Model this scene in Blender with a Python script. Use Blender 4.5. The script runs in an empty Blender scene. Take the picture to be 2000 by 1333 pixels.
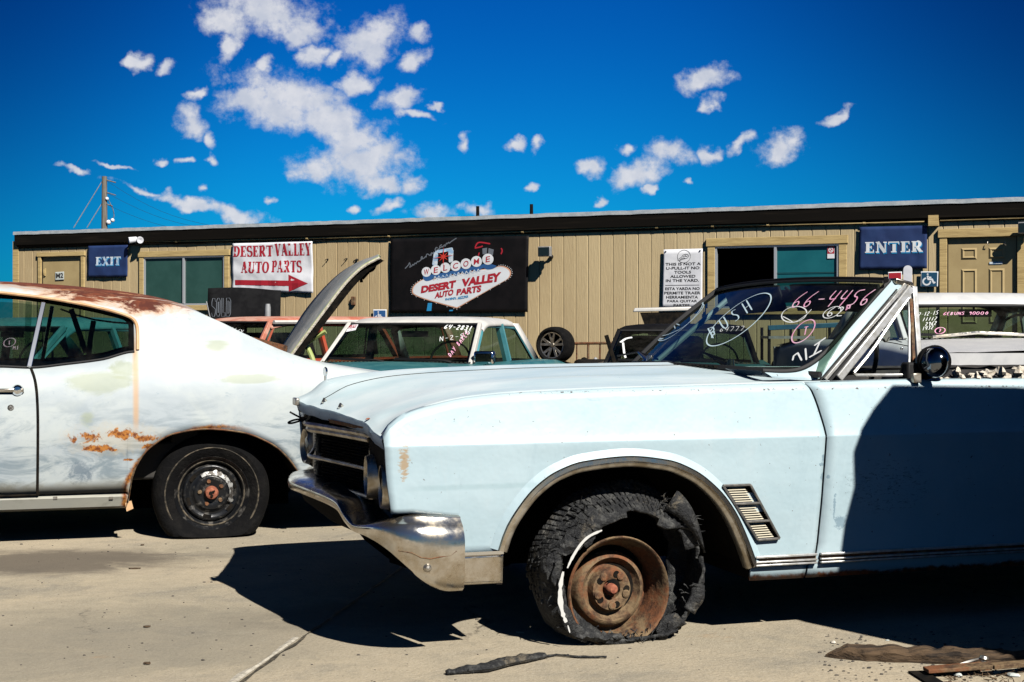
import bpy, math, random
from mathutils import Vector, Matrix, noise
from mathutils.bvhtree import BVHTree
R = math.radians
random.seed(7)
sc = bpy.context.scene
C = sc.collection

# ------------------------------------------------------------------ camera, sky, sun
FP, CH, HY = 2800.0, 1.1, 640.0            # focal length in photo pixels, eye height, horizon row
cd = bpy.data.cameras.new('camera'); cam = bpy.data.objects.new('camera', cd); C.objects.link(cam)
cd.sensor_width = 36; cd.lens = FP/2000*36; cd.shift_y = -26.5/2000
cd.clip_start = .05; cd.clip_end = 6000
cam.location = (0, 0, CH); cam.rotation_euler = (R(90), 0, 0); sc.camera = cam

SUN = Vector((.58, -.9, 1)).normalized()
sd = bpy.data.lights.new('sun', 'SUN'); so = bpy.data.objects.new('sun', sd); C.objects.link(so)
sd.energy = 5.0; sd.angle = R(.5); sd.color = (1, .955, .88)
so.rotation_euler = (-SUN).to_track_quat('-Z', 'Y').to_euler(); so.location = (4, -6, 12)
sc.view_settings.view_transform = 'Standard'; sc.view_settings.look = 'None'
sc.view_settings.exposure = 0.32; sc.view_settings.gamma = 1
sc.cycles.max_bounces = 8; sc.cycles.diffuse_bounces = 0; sc.cycles.transparent_max_bounces = 24


class NT:
    """tiny node-graph helper"""
    def __init__(s, tree): s.t = tree; tree.nodes.clear()
    def n(s, typ, **kw):
        nd = s.t.nodes.new(typ)
        for k, v in kw.items(): setattr(nd, k, v)
        return nd
    def put(s, sock, v):
        if hasattr(v, 'is_linked') or isinstance(v, bpy.types.NodeSocket): s.t.links.new(v, sock)
        elif v is not None:
            if hasattr(sock.default_value, '__len__') and not hasattr(v, '__len__'): v = (v,)*len(sock.default_value)
            if hasattr(sock.default_value, '__len__') and len(v) == 3 and len(sock.default_value) == 4: v = (*v, 1)
            sock.default_value = v
    def m(s, op, a, b=None, c=None, clamp=False):
        nd = s.n('ShaderNodeMath', operation=op); nd.use_clamp = clamp
        s.put(nd.inputs[0], a); s.put(nd.inputs[1], b)
        if c is not None: s.put(nd.inputs[2], c)
        return nd.outputs[0]
    def vm(s, op, a, b=None):
        nd = s.n('ShaderNodeVectorMath', operation=op); s.put(nd.inputs[0], a)
        if b is not None: s.put(nd.inputs[1], b)
        return nd.outputs['Value'] if op in ('LENGTH', 'DOT_PRODUCT', 'DISTANCE') else nd.outputs[0]
    def mix(s, f, a, b, mode='MIX'):
        nd = s.n('ShaderNodeMix', data_type='RGBA', blend_type=mode)
        s.put(nd.inputs[0], f); s.put(nd.inputs[6], a); s.put(nd.inputs[7], b); return nd.outputs[2]
    def noise(s, v, scale, detail=4, rough=.55, dist=0, stretch=None):
        if stretch: v = s.vm('MULTIPLY', v, stretch)
        nd = s.n('ShaderNodeTexNoise'); s.put(nd.inputs['Vector'], v)
        nd.inputs['Scale'].default_value = scale; nd.inputs['Detail'].default_value = detail
        nd.inputs['Roughness'].default_value = rough; nd.inputs['Distortion'].default_value = dist
        return nd.outputs['Fac']
    def ss(s, x, lo, hi, a=0., b=1.):
        nd = s.n('ShaderNodeMapRange', interpolation_type='SMOOTHSTEP'); s.put(nd.inputs[0], x)
        for i, v in enumerate((lo, hi, a, b)): s.put(nd.inputs[i+1], v)
        return nd.outputs[0]
    def xyz(s, v):
        nd = s.n('ShaderNodeSeparateXYZ'); s.put(nd.inputs[0], v); return nd.outputs
    def comb(s, x, y, z):
        nd = s.n('ShaderNodeCombineXYZ')
        for i, v in enumerate((x, y, z)): s.put(nd.inputs[i], v)
        return nd.outputs[0]
    def blob(s, p, c, r, rot=0.):
        """distance measured in an ellipse round c with radii r"""
        nd = s.n('ShaderNodeMapping', vector_type='TEXTURE'); s.put(nd.inputs[0], p)
        nd.inputs[1].default_value = c; nd.inputs[2].default_value = (0, 0, rot); nd.inputs[3].default_value = r
        return s.vm('LENGTH', nd.outputs[0])

# sky: one cloud = (photo x, photo y, half width, half height, tilt in degrees)
CL = [(515,22,118,46,-12),(572,60,58,34,-10),(440,40,55,35,0),(722,78,74,44,25),(612,108,26,18,30),(650,112,26,14,10),(800,120,38,20,35),(585,195,145,45,-18),
      (490,195,48,32,0),(545,215,95,42,-12),(640,230,100,52,-28),(690,275,60,45,-25),(700,320,105,40,5),(620,335,45,22,0),(745,300,50,36,15),(800,355,26,22,20),(735,355,60,18,-8),
      (785,195,50,22,15),(690,165,45,18,10),(520,133,20,17,0),(372,238,30,27,10),(388,185,25,11,30),(268,118,20,14,0),(320,130,26,13,15),
      (418,308,18,12,0),(310,308,15,8,0),(360,312,14,8,10),(397,370,20,9,10),(765,400,22,13,20),(845,412,50,14,8),(935,405,26,15,0),(700,398,18,9,0),(525,388,18,8,0),
      (860,212,16,7,0),(905,276,20,11,15),(1058,288,17,11,15),(1002,282,24,12,0),(1035,370,20,8,30),(1158,322,32,19,-5),(1220,292,22,14,10),(1250,338,50,26,25),
      (1315,298,48,24,-5),(1392,300,18,17,20),(1438,285,27,13,35),(1527,283,50,24,22),(1375,158,55,25,14),(1385,205,24,12,30),(1635,225,40,10,22),
      (1343,360,9,6,0),(1160,385,18,9,20),(1272,368,14,8,40),(150,338,36,6,-10),(225,323,38,5,-8),(280,368,60,7,-12),(375,398,75,10,-15),(460,417,75,16,-14),
      (820,230,40,9,-10),(820,60,22,20,10),(410,265,12,20,30),(445,90,20,30,0)]
w = bpy.data.worlds.new('World'); sc.world = w; w.use_nodes = True
g = NT(w.node_tree)
sky = g.n('ShaderNodeTexSky', sky_type='NISHITA'); sky.sun_disc = False
sky.sun_elevation = math.asin(SUN.z); sky.sun_rotation = math.atan2(SUN.x, SUN.y)
sky.air_density = 1.0; sky.dust_density = .25; sky.ozone_density = 3.0; sky.altitude = 300
d = g.n('ShaderNodeTexCoord').outputs['Generated']
dx, dy, dz = g.xyz(d)
yy = g.m('MAXIMUM', dy, .02)
uv = g.comb(g.m('DIVIDE', dx, yy), g.m('DIVIDE', dz, yy), 0.)
warp = g.n('ShaderNodeTexNoise'); g.put(warp.inputs['Vector'], uv); warp.inputs['Scale'].default_value = 42; warp.inputs['Detail'].default_value = 5
wv = g.vm('MULTIPLY', g.vm('SUBTRACT', warp.outputs['Color'], (.5, .5, .5)), (.036, .026, 0))
p = g.vm('ADD', uv, wv)
dm = None
for (x, y, rx, ry, tl) in CL:
    b = g.blob(p, ((x-1000)/FP, (HY-y)/FP, 0), (rx*1.04/FP, ry*1.06/FP, 1), R(tl))
    dm = b if dm is None else g.m('SMOOTH_MIN', dm, b, .10)
fb = g.noise(uv, 55, 7, .62)
fine = g.noise(uv, 190, 6, .65)
dens = g.m('ADD', g.m('SUBTRACT', 1.24, dm), g.m('ADD', g.m('MULTIPLY', g.m('SUBTRACT', fb, .5), 1.9), g.m('MULTIPLY', g.m('SUBTRACT', fine, .5), .75)))
dens = g.m('MULTIPLY', dens, g.ss(dm, 1.9, 1.0))
mask = g.m('MULTIPLY', g.ss(dens, .02, .98), g.ss(dy, .02, .1))
mask = g.m('MULTIPLY', mask, .93)
core = g.ss(dens, .25, 1.1)
l1 = g.noise(uv, 34, 5, .55); l2 = g.noise(g.vm('ADD', uv, (-.004, -.005, 0)), 34, 5, .55)      # lit from the right and above
lump = g.ss(g.m('SUBTRACT', l1, l2), -.16, .14)
cc = g.mix(g.m('MULTIPLY', core, lump), (9.2, 9.8, 11.2), (12.0, 12.1, 12.7))
blue = g.mix(1.0, sky.outputs[0], (.016, .84, 1.50), 'MULTIPLY')
# sky deepened upward, with a lens vignette painted into the upper corners
vg = g.ss(dz, .0, .26)
blue = g.mix(vg, blue, g.mix(1.0, blue, (.25, .50, .80), 'MULTIPLY'))
blue = g.mix(g.ss(dz, .26, .80), blue, g.mix(1.0, sky.outputs[0], (.10, .13, .17), 'MULTIPLY'))      # dimmed further overhead to cut fill light
blue = g.mix(g.ss(dx, .02, .42), blue, g.mix(1.0, blue, (.5, .56, .66), 'MULTIPLY'))
blue = g.mix(g.ss(dx, -.10, -.38), blue, g.mix(1.0, blue, (.5, .62, .70), 'MULTIPLY'))
up_ = g.m('ADD', g.m('ABSOLUTE', dx), g.m('MULTIPLY', dz, .8))
blue = g.mix(g.ss(up_, .26, .56), blue, g.mix(1.0, blue, (.5, .50, .56), 'MULTIPLY'))
blue = g.mix(g.ss(dy, .10, -.35), blue, g.mix(1.0, sky.outputs[0], (.10, .26, .44), 'MULTIPLY'))      # dimmed behind the viewer to cut fill in the shadows
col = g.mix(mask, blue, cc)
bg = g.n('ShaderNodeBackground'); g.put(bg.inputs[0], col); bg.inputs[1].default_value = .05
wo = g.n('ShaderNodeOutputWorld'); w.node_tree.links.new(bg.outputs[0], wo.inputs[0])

# ------------------------------------------------------------------ materials
def mat(name, col, rough=.6, metal=0., spec=.5, fn=None, bump=None, coat=0.):
    """fn(g, object coords) -> colour (and roughness); bump(g, coords) -> (height, strength, distance)"""
    m = bpy.data.materials.new(name); m.use_nodes = True; g = NT(m.node_tree)
    bs = g.n('ShaderNodeBsdfPrincipled'); o = g.n('ShaderNodeOutputMaterial'); m.node_tree.links.new(bs.outputs[0], o.inputs[0])
    bs.inputs['Roughness'].default_value = rough; bs.inputs['Metallic'].default_value = metal
    bs.inputs['Specular IOR Level'].default_value = spec; bs.inputs['Coat Weight'].default_value = coat
    co = g.n('ShaderNodeTexCoord').outputs['Object']
    if fn:
        r = fn(g, co)
        if isinstance(r, tuple):
            g.put(bs.inputs['Base Color'], r[0]); g.put(bs.inputs['Roughness'], r[1])
            if len(r) > 2: g.put(bs.inputs['Metallic'], r[2])
        else: g.put(bs.inputs['Base Color'], r)
    else: g.put(bs.inputs['Base Color'], col)
    if bump:
        h, st, di = bump(g, co); b = g.n('ShaderNodeBump'); g.put(b.inputs['Height'], h)
        b.inputs['Strength'].default_value = st; b.inputs['Distance'].default_value = di
        m.node_tree.links.new(b.outputs[0], bs.inputs['Normal'])
    return m
def var(c1, c2, scale=6, lo=.35, hi=.65, detail=5, stretch=None, r1=None, r2=None):
    def f(g, co):
        k = g.ss(g.noise(co, scale, detail, .6, 0, stretch), lo, hi)
        c = g.mix(k, c1, c2)
        return (c, g.ss(k, 0, 1, r1, r2)) if r1 is not None else c
    return f
def nb(scale=60, st=.3, di=.004, detail=4, stretch=None):
    return lambda g, co: (g.noise(co, scale, detail, .6, 0, stretch), st, di)
def glass(name, tint, refl=.10, dirt=.04):
    m = bpy.data.materials.new(name); m.use_nodes = True; g = NT(m.node_tree)
    co = g.n('ShaderNodeTexCoord').outputs['Object']
    t = g.n('ShaderNodeBsdfTransparent'); g.put(t.inputs[0], tint)
    gl = g.n('ShaderNodeBsdfGlossy'); gl.inputs['Roughness'].default_value = .03; g.put(gl.inputs[0], (.9, .95, 1))
    df = g.n('ShaderNodeBsdfDiffuse'); g.put(df.inputs[0], (.45, .42, .36))
    fr = g.n('ShaderNodeFresnel'); fr.inputs[0].default_value = 1.5
    k = g.m('ADD', g.m('MULTIPLY', fr.outputs[0], .13), refl*.12)
    mx = g.n('ShaderNodeMixShader'); g.put(mx.inputs[0], k); m.node_tree.links.new(t.outputs[0], mx.inputs[1]); m.node_tree.links.new(gl.outputs[0], mx.inputs[2])
    m2 = g.n('ShaderNodeMixShader'); g.put(m2.inputs[0], g.m('MULTIPLY', g.ss(g.noise(co, 3, 6, .7), .4, .75), dirt))
    m.node_tree.links.new(mx.outputs[0], m2.inputs[1]); m.node_tree.links.new(df.outputs[0], m2.inputs[2])
    o = g.n('ShaderNodeOutputMaterial'); m.node_tree.links.new(m2.outputs[0], o.inputs[0]); return m

RUST1, RUST2, RUST3 = (.045, .013, .008), (.30, .09, .025), (.16, .05, .02)
def rustmix(g, co, base, k, sc_=14):
    rc = g.mix(g.ss(g.noise(co, sc_, 6, .7), .35, .65), RUST2, RUST1)
    return g.mix(k, base, rc)

def f_concrete(g, co):
    x, y, z = g.xyz(co)
    a = g.noise(co, .55, 7, .62, .4); b = g.noise(co, 2.6, 8, .75, .5, (1, 1.4, 1)); c = g.noise(co, 130, 3, .7)
    vr = g.n('ShaderNodeVectorRotate', rotation_type='Z_AXIS'); g.put(vr.inputs['Vector'], co); vr.inputs['Angle'].default_value = -.5
    swirl = g.noise(g.vm('ADD', vr.outputs[0], (3, 1, 0)), 1.5, 8, .78, .5, (.8, 1.35, 1))
    col = g.mix(g.ss(a, .35, .65), (.50, .42, .30), (.38, .332, .245))
    col = g.mix(g.m('MULTIPLY', g.ss(swirl, .46, .70), .6), col, (.20, .19, .165))
    col = g.mix(g.m('MULTIPLY', g.ss(b, .52, .72), .5), col, (.60, .50, .34))
    col = g.mix(g.m('MULTIPLY', g.ss(c, .50, .68), .45), col, (.62, .56, .46))
    cd2 = g.noise(g.vm('ADD', co, (7, 7, 0)), 95, 3, .8); col = g.mix(g.m('MULTIPLY', g.ss(cd2, .54, .68), .5), col, (.17, .15, .115))
    c2 = g.noise(co, 60, 4, .8)
    col = g.mix(g.m('MULTIPLY', g.ss(c2, .58, .70), .6), col, (.16, .13, .10))
    c3 = g.noise(co, 14, 7, .8, .3)
    col = g.mix(g.m('MULTIPLY', g.ss(c3, .50, .70), .35), col, (.22, .20, .165))
    col = g.mix(g.m('MULTIPLY', g.ss(c3, .48, .34), .30), col, (.54, .48, .37))
    # oil stain and faint rust stains
    st = g.m('ADD', g.blob(co, (-2.25, 6.72, 0), (.75, .36, 9), R(6)), g.m('MULTIPLY', g.m('SUBTRACT', b, .5), 1.6))
    col = g.mix(g.m('MULTIPLY', g.ss(st, 1.3, .55), .82), col, (.12, .10, .08))
    st2 = g.m('ADD', g.blob(co, (-.6, 5.5, 0), (.5, .28, 9), .4), g.m('MULTIPLY', g.m('SUBTRACT', b, .5), 2))
    col = g.mix(g.m('MULTIPLY', g.ss(st2, 1.2, .4), .6), col, (.2, .17, .13))
    cw = g.vm('ADD', co, g.vm('MULTIPLY', g.vm('SUBTRACT', g.comb(b, a, 0.), (.5, .5, 0)), (.5, .5, 0)))
    vo = g.n('ShaderNodeTexVoronoi', feature='DISTANCE_TO_EDGE'); g.put(vo.inputs['Vector'], cw); vo.inputs['Scale'].default_value = .42
    ck = g.m('MULTIPLY', g.ss(vo.outputs['Distance'], .0035, .0008), g.ss(g.noise(co, .7, 3, .5), .50, .56))
    col = g.mix(g.m('MULTIPLY', ck, .8), col, (.06, .05, .04))
    st3 = g.m('ADD', g.blob(co, (-1.35, 5.05, 0), (1.05, .62, 9), .25), g.m('MULTIPLY', g.m('SUBTRACT', swirl, .5), 3.2))
    col = g.mix(g.m('MULTIPLY', g.ss(st3, 1.25, .3), .5), col, (.19, .18, .15))
    rs = g.noise(g.vm('ADD', co, (9, 4, 0)), 1.9, 6, .7)
    col = g.mix(g.m('MULTIPLY', g.ss(rs, .64, .78), .55), col, (.42, .22, .08))
    ol = g.noise(g.vm('ADD', co, (2, 14, 0)), 3.1, 6, .7)
    return g.mix(g.m('MULTIPLY', g.ss(ol, .66, .76), .6), col, (.13, .11, .09))
M = {}
M['concrete'] = mat('concrete', 0, .93, fn=f_concrete, bump=nb(60, .6, .008, 9), spec=.2)
M['joint'] = mat('joint_dirt', (.05, .04, .03), .95, fn=var((.035, .03, .022), (.12, .10, .07), 30))
M['spall'] = mat('broken_concrete', 0, .95, fn=var((.34, .31, .25), (.60, .55, .46), 40, .3, .7), bump=nb(120, .6, .004, 6))

def f_buick(g, co):
    x, y, z = g.xyz(co)
    n1 = g.noise(co, 2.2, 5, .6); n2 = g.noise(co, 46, 5, .75); n3 = g.noise(co, 9, 6, .75, .5)
    col = g.mix(g.ss(n1, .35, .65), (.475, .62, .675), (.52, .655, .705))
    col = g.mix(g.m('MULTIPLY', g.ss(n3, .55, .75), .30), col, (.50, .62, .66))          # chalky oxidised patches
    sc1 = g.noise(co, 12, 5, .8, 1.5, (.6, 1, 3.5))
    col = g.mix(g.m('MULTIPLY', g.ss(sc1, .66, .72), .45), col, (.30, .44, .52))         # scuffs
    chips = g.ss(g.noise(co, 75, 3, .6), .70, .73)
    col = g.mix(g.m('MULTIPLY', chips, .8), col, (.10, .045, .02))
    chk = g.noise(co, 5, 8, .8, .6, (1, 1, .45)); col = g.mix(g.m('MULTIPLY', g.ss(chk, .50, .68), .28), col, (.36, .49, .55)); col = g.mix(g.m('MULTIPLY', g.ss(chk, .46, .34), .25), col, (.58, .66, .69))
    bd = g.m('MULTIPLY', g.ss(g.m('ABSOLUTE', g.m('SUBTRACT', z, .568)), .014, .003), g.ss(g.blob(co, (-.5, 0, .57), (.30, 9, .1)), 1.0, .5)); col = g.mix(g.m('MULTIPLY', bd, .35), col, (.30, .44, .47))
    # rust blisters in the seam just under the fender top
    band = g.m('MULTIPLY', g.ss(g.m('ABSOLUTE', g.m('SUBTRACT', z, .878)), .006, .001), g.ss(y, .3, .2))
    band = g.m('MULTIPLY', band, g.ss(x, -.62, -.2))
    k = g.m('MULTIPLY', band, g.ss(g.noise(co, 60, 4, .7), .56, .64))
    col = rustmix(g, co, col, k, 60)
    # rust runs low down on the sill and at the front edge
    low = g.m('ADD', g.m('MULTIPLY', g.ss(z, .235, .19), 1.0), g.m('MULTIPLY', g.m('SUBTRACT', n3, .5), 1.8))
    low = g.m('MULTIPLY', low, g.ss(z, .30, .24))
    col = rustmix(g, co, col, g.ss(low, .35, .8), 30)
    run = g.m('ADD', g.blob(co, (-.765, .0, .66), (.022, .3, .075)), g.m('MULTIPLY', g.m('SUBTRACT', g.noise(co, 40, 4, .7, 0, (1, 1, 2.5)), .5), 2.6))
    col = g.mix(g.m('MULTIPLY', g.ss(run, .9, .4), .75), col, (.45, .27, .10))
    # knocks beside the door gap and scattered dark specks
    for c, r in (((.779, 0, .632), (.009, 1, .014)), ((.772, 0, .607), (.012, 1, .006)), ((.776, 0, .562), (.009, 1, .020)), ((.80, 0, .562), (.009, 1, .007)), ((.83, 0, .45), (.006, 1, .05)), ((.86, 0, .39), (.03, 1, .03))):
        b = g.m('ADD', g.blob(co, c, r), g.m('MULTIPLY', g.m('SUBTRACT', g.noise(co, 55, 4, .7), .5), 3)); col = g.mix(g.m('MULTIPLY', g.ss(b, 1.0, .5), .6), col, (.14, .24, .32))
    # scratches on the door
    ds = g.m('MULTIPLY', g.ss(g.blob(co, (1.05, .0, .52), (.22, .4, .13)), 1.0, .5), g.ss(g.noise(co, 26, 4, .8, 2, (1, 1, 3)), .55, .62))
    col = g.mix(g.m('MULTIPLY', ds, .7), col, (.06, .10, .12))
    return col, g.ss(n3, .3, .7, .34, .52)
M['buick'] = mat('faded_ice_blue_paint', 0, fn=f_buick, coat=.22, spec=.45, bump=nb(2.2, .5, .02, 5))
def f_lit_hood(g, co):  # body blue made paler to carry the light on the hood; chips are wear
    n = g.noise(co, 2.4, 6, .65, .6, (.5, 1, 1)); n2 = g.noise(co, 30, 5, .75)
    c = g.mix(g.ss(n, .35, .65), (.56, .70, .74), (.69, .77, .79))
    c = g.mix(g.m('MULTIPLY', g.ss(n2, .58, .72), .35), c, (.44, .57, .64))
    return g.mix(g.m('MULTIPLY', g.ss(g.noise(co, 80, 3, .6), .73, .76), .8), c, (.12, .06, .03)), g.ss(n, .3, .7, .38, .55)
M['lit_hood'] = mat('lit_pale_ice_blue_hood_paint', 0, fn=f_lit_hood, coat=.1, spec=.45, bump=nb(3, .3, .01, 2))
def f_silver(g, co):
    n = g.noise(co, 14, 6, .7); n2 = g.noise(co, 60, 4, .7)
    c = g.mix(g.ss(n, .35, .65), (.66, .64, .60), (.48, .42, .33))
    return g.mix(g.m('MULTIPLY', g.ss(n2, .6, .75), .5), c, (.20, .13, .07)), g.ss(n, .3, .7, .10, .30), .95
M['chrome'] = mat('pitted_chrome', 0, fn=f_silver)
M['chrome_clean'] = mat('chrome', (.75, .77, .80), .12, 1)
M['satin'] = mat('satin_steel', (.48, .47, .44), .38, .9, fn=var((.52, .50, .46), (.30, .26, .2), 20))
M['black'] = mat('black_plastic', (.008, .008, .009), .6, spec=.3)
M['rubberseal'] = mat('black_rubber_seal', (.014, .014, .015), .7)
M['dark'] = mat('dark_underbody', (.010, .009, .008), .95, fn=var((.006, .006, .006), (.02, .016, .012), 20), spec=.1)
M['tub'] = mat('dusty_dark_vinyl', (.03, .028, .026), .7, fn=var((.016, .016, .017), (.05, .045, .04), 8))
M['tyre'] = mat('weathered_rubber', 0, .9, fn=var((.003, .003, .0035), (.012, .011, .010), 16, .4, .8, 7), bump=nb(55, .8, .008, 6), spec=.18)
def f_shred(g, co):
    n = g.noise(co, 22, 8, .75, .6); n2 = g.noise(co, 5, 5, .7)
    c = g.mix(g.ss(n, .44, .68), (.009, .010, .012), (.095, .095, .09))
    return g.mix(g.m('MULTIPLY', g.ss(n2, .52, .72), g.ss(n, .45, .6)), c, (.21, .165, .10))
M['louvre'] = mat('dull_dark_louvre_metal', 0, .5, .5, fn=var((.10, .10, .10), (.22, .21, .19), 40))
M['bead'] = mat('dusty_tyre_bead', 0, .9, fn=var((.03, .026, .02), (.16, .13, .09), 26, .42, .66))
M['slat'] = mat('cream_louvre_paint', (.62, .57, .44), .8, spec=.1)
M['darkchrome'] = mat('tarnished_dark_chrome', (.16, .18, .21), .10, 1)
M['shred'] = mat('shredded_rubber', 0, .72, fn=f_shred, bump=nb(70, 1, .012, 8), spec=.5)
M['whitewall'] = mat('whitewall_strip', (.7, .69, .65), .7)
M['rust'] = mat('rusted_steel', 0, .8, .15, fn=lambda g, co: g.mix(g.ss(g.noise(co, 24, 7, .75), .42, .66), g.mix(g.ss(g.noise(co, 9, 5, .7), .42, .58), (.22, .085, .035), (.235, .16, .085)), (.06, .03, .017)), bump=nb(90, .6, .004, 6))
M['rimblack'] = mat('old_black_rim_paint', 0, .38, .3, fn=var((.012, .013, .015), (.13, .12, .105), 22, .5, .72, r1=.3, r2=.7), bump=nb(60, .25, .003))
M['orange_rust'] = mat('orange_rust_cap', 0, .85, fn=var((.42, .15, .08), (.24, .07, .04), 60))
M['bare'] = mat('scuffed_bare_steel', 0, .45, .7, fn=var((.5, .5, .48), (.1, .09, .08), 40, .45, .55))

def f_chev(g, co):
    x, y, z = g.xyz(co)
    n1 = g.noise(co, 2.6, 6, .65, .4); n2 = g.noise(co, 6, 6, .7, .8, (.5, 1, 1.6)); n3 = g.noise(co, 17, 6, .75, .4)
    col = g.mix(g.ss(n1, .35, .62), (.54, .585, .575), (.45, .505, .535))
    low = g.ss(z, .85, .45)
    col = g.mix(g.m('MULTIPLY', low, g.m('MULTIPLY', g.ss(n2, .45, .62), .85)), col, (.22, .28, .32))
    col = g.mix(g.m('MULTIPLY', g.ss(n3, .6, .7), .55), col, (.30, .38, .43))
    # greenish primer patches
    for c, r in (((-.56, .1, .82), (.17, 1, .075)), ((-.44, .1, .88), (.08, 1, .045)), ((.02, .2, 1.0), (.09, 1, .04)), ((.2, .2, .83), (.2, 1, .03)), ((-.62, .1, .64), (.05, 1, .05))):
        b = g.m('ADD', g.blob(co, c, r), g.m('MULTIPLY', g.m('SUBTRACT', n2, .5), 2.4))
        col = g.mix(g.m('MULTIPLY', g.ss(b, 1.0, .45), .60), col, (.33, .37, .24))
    b = g.m('ADD', g.blob(co, (-.66, .0, .37), (.09, 1, .06)), g.m('MULTIPLY', g.m('SUBTRACT', n3, .5), 3))
    col = g.mix(g.m('MULTIPLY', g.ss(b, 1.0, .3), .8), col, (.15, .20, .25))
    # yellow grime around openings and low down
    gr = g.m('ADD', g.ss(z, .40, .24), g.m('MULTIPLY', g.m('SUBTRACT', n2, .5), 1.2))
    col = g.mix(g.m('MULTIPLY', g.ss(gr, .3, .9), .6), col, (.36, .31, .20))
    # rust streak below the rear window corner
    s1 = g.m('MULTIPLY', g.ss(g.m('ABSOLUTE', g.m('ADD', x, .383)), .022, .004), g.ss(z, .52, .66))
    s1 = g.m('MULTIPLY', s1, g.ss(z, 1.12, .98))
    col = g.mix(g.m('MULTIPLY', s1, .7), col, (.62, .36, .16))
    # rust bubbles ahead of the wheel arch and round its lip
    arch = g.m('ABSOLUTE', g.m('SUBTRACT', g.blob(co, (.03, 0, .22), (.47, 50, .365)), 1.0))
    k = g.m('MULTIPLY', g.ss(g.m('ADD', arch, g.m('MULTIPLY', g.m('SUBTRACT', n3, .5), .12)), .05, .0), g.ss(x, .25, .0))
    for c, r in (((-.62, 0, .553), (.075, 1, .028)), ((-.46, 0, .555), (.12, 1, .030)), ((-.345, 0, .535), (.09, 1, .022)), ((-.585, 0, .485), (.06, 1, .018)), ((-.51, 0, .488), (.045, 1, .02)), ((-.68, 0, .53), (.03, 1, .02)),
                 ((-.42, 0, .425), (.035, 1, .008)), ((-.36, 0, .425), (.025, 1, .009)), ((-.3, .0, .48), (.05, 1, .03))):
        b = g.m('ADD', g.blob(co, c, r), g.m('MULTIPLY', g.m('SUBTRACT', n3, .5), 4.2))
        k = g.m('MAXIMUM', k, g.ss(b, .95, .55))
    halo = g.ss(g.m('ADD', g.blob(co, (-.48, 0, .53), (.30, 1, .10)), g.m('MULTIPLY', g.m('SUBTRACT', n3, .5), 2)), 1.1, .3)
    col = g.mix(g.m('MULTIPLY', halo, .35), col, (.62, .50, .30))
    rc = g.mix(g.ss(g.noise(co, 40, 6, .7), .42, .6), (.50, .20, .04), (.17, .045, .012))
    col = g.mix(k, col, rc)
    # the rusted roof: bare rust on the crown, orange halo below it
    e = g.m('ADD', z, g.m('MULTIPLY', g.m('SUBTRACT', g.noise(co, 3.2, 6, .7, .6, (1, 1, 3)), .5), .34))
    e = g.m('ADD', e, g.m('MULTIPLY', g.ss(x, -1.08, -.55), .095))
    e = g.m('ADD', e, g.m('MULTIPLY', g.m('SUBTRACT', n3, .5), .05))
    up = g.ss(x, .0, -.22)
    halo = g.m('MULTIPLY', g.ss(e, 1.270, 1.325), up)
    col = g.mix(g.m('MULTIPLY', halo, .7), col, (.62, .36, .19))
    rr = g.mix(g.ss(g.noise(co, 12, 6, .7), .35, .65), (.085, .02, .012), (.21, .055, .022))
    br = g.ss(g.noise(co, 6.5, 6, .75, .5, (.6, 1, 2.4)), .56, .64)
    rr = g.mix(g.m('MULTIPLY', br, .8), rr, (.50, .24, .11))
    rk = g.m('MULTIPLY', g.ss(e, 1.312, 1.345), up)
    col = g.mix(rk, col, rr)
    return col, g.ss(rk, 0, 1, .5, .9)
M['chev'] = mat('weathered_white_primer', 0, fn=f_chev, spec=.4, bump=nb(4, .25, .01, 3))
M['droprail'] = mat('rust_stained_rail', 0, .6, fn=var((.72, .45, .24), (.55, .30, .13), 9))

def paint(name, c, c2=None, rough=.35, rust=0., k2=(.4, .6), sc2=5):
    def f(g, co):
        n = g.noise(co, sc2, 6, .7, .5)
        col = g.mix(g.ss(n, k2[0], k2[1]), c, c2 or tuple(v*.8 for v in c))
        if rust:
            k = g.ss(g.noise(g.vm('ADD', co, (5, 3, 1)), 7, 7, .75), .70-rust*.2, .78-rust*.2)
            col = rustmix(g, co, col, k, 20)
        return col
    return mat(name, 0, rough, fn=f, spec=.5 if rough < .75 else .12, bump=nb(5, .15, .006, 2))
M['teal'] = paint('dusty_teal_paint', (.035, .16, .18), (.07, .22, .23), .30)
M['teal_pale'] = paint('pale_teal_paint', (.07, .28, .33), (.11, .34, .38), .30)
M['white'] = paint('off_white_paint', (.68, .66, .62), (.58, .57, .54), .4)
M['white2'] = paint('grey_white_paint', (.56, .565, .57), (.64, .64, .635), .35)
M['redfade'] = paint('sun_bleached_red_roof', (.50, .15, .09), (.62, .36, .27), .65, k2=(.38, .60), sc2=3)
M['redbody'] = paint('orange_red_paint', (.45, .07, .03), (.35, .09, .05), .45)
M['greypaint'] = mat('weathered_grey_hood_skin', 0, .7, fn=lambda g, co: g.mix(g.ss(g.noise(co, 7, 6, .7, .5, (1, 1, 1)), .38, .62), (.20, .215, .22), g.mix(g.ss(g.noise(co, 30, 4, .7), .4, .6), (.34, .33, .31), (.27, .27, .27))), bump=nb(30, .3, .004))
M['lime'] = paint('faded_yellow_green_paint', (.42, .50, .16), (.50, .55, .25), .5, .3)
M['blackpaint'] = paint('faded_black_paint', (.005, .005, .006), (.010, .010, .011), .8)
M['gw'] = glass('windshield_glass', (.40, .49, .43), .06, .03)
M['gdark'] = glass('tinted_car_glass', (.44, .56, .51), .14, .04)
M['brightwork'] = mat('sunlit_bright_trim', (.74, .76, .78), .32, .55, fn=var((.78, .79, .80), (.55, .54, .50), 30))
M['gclear'] = glass('clear_glass', (.85, .93, .92), .08, .03)
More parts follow.
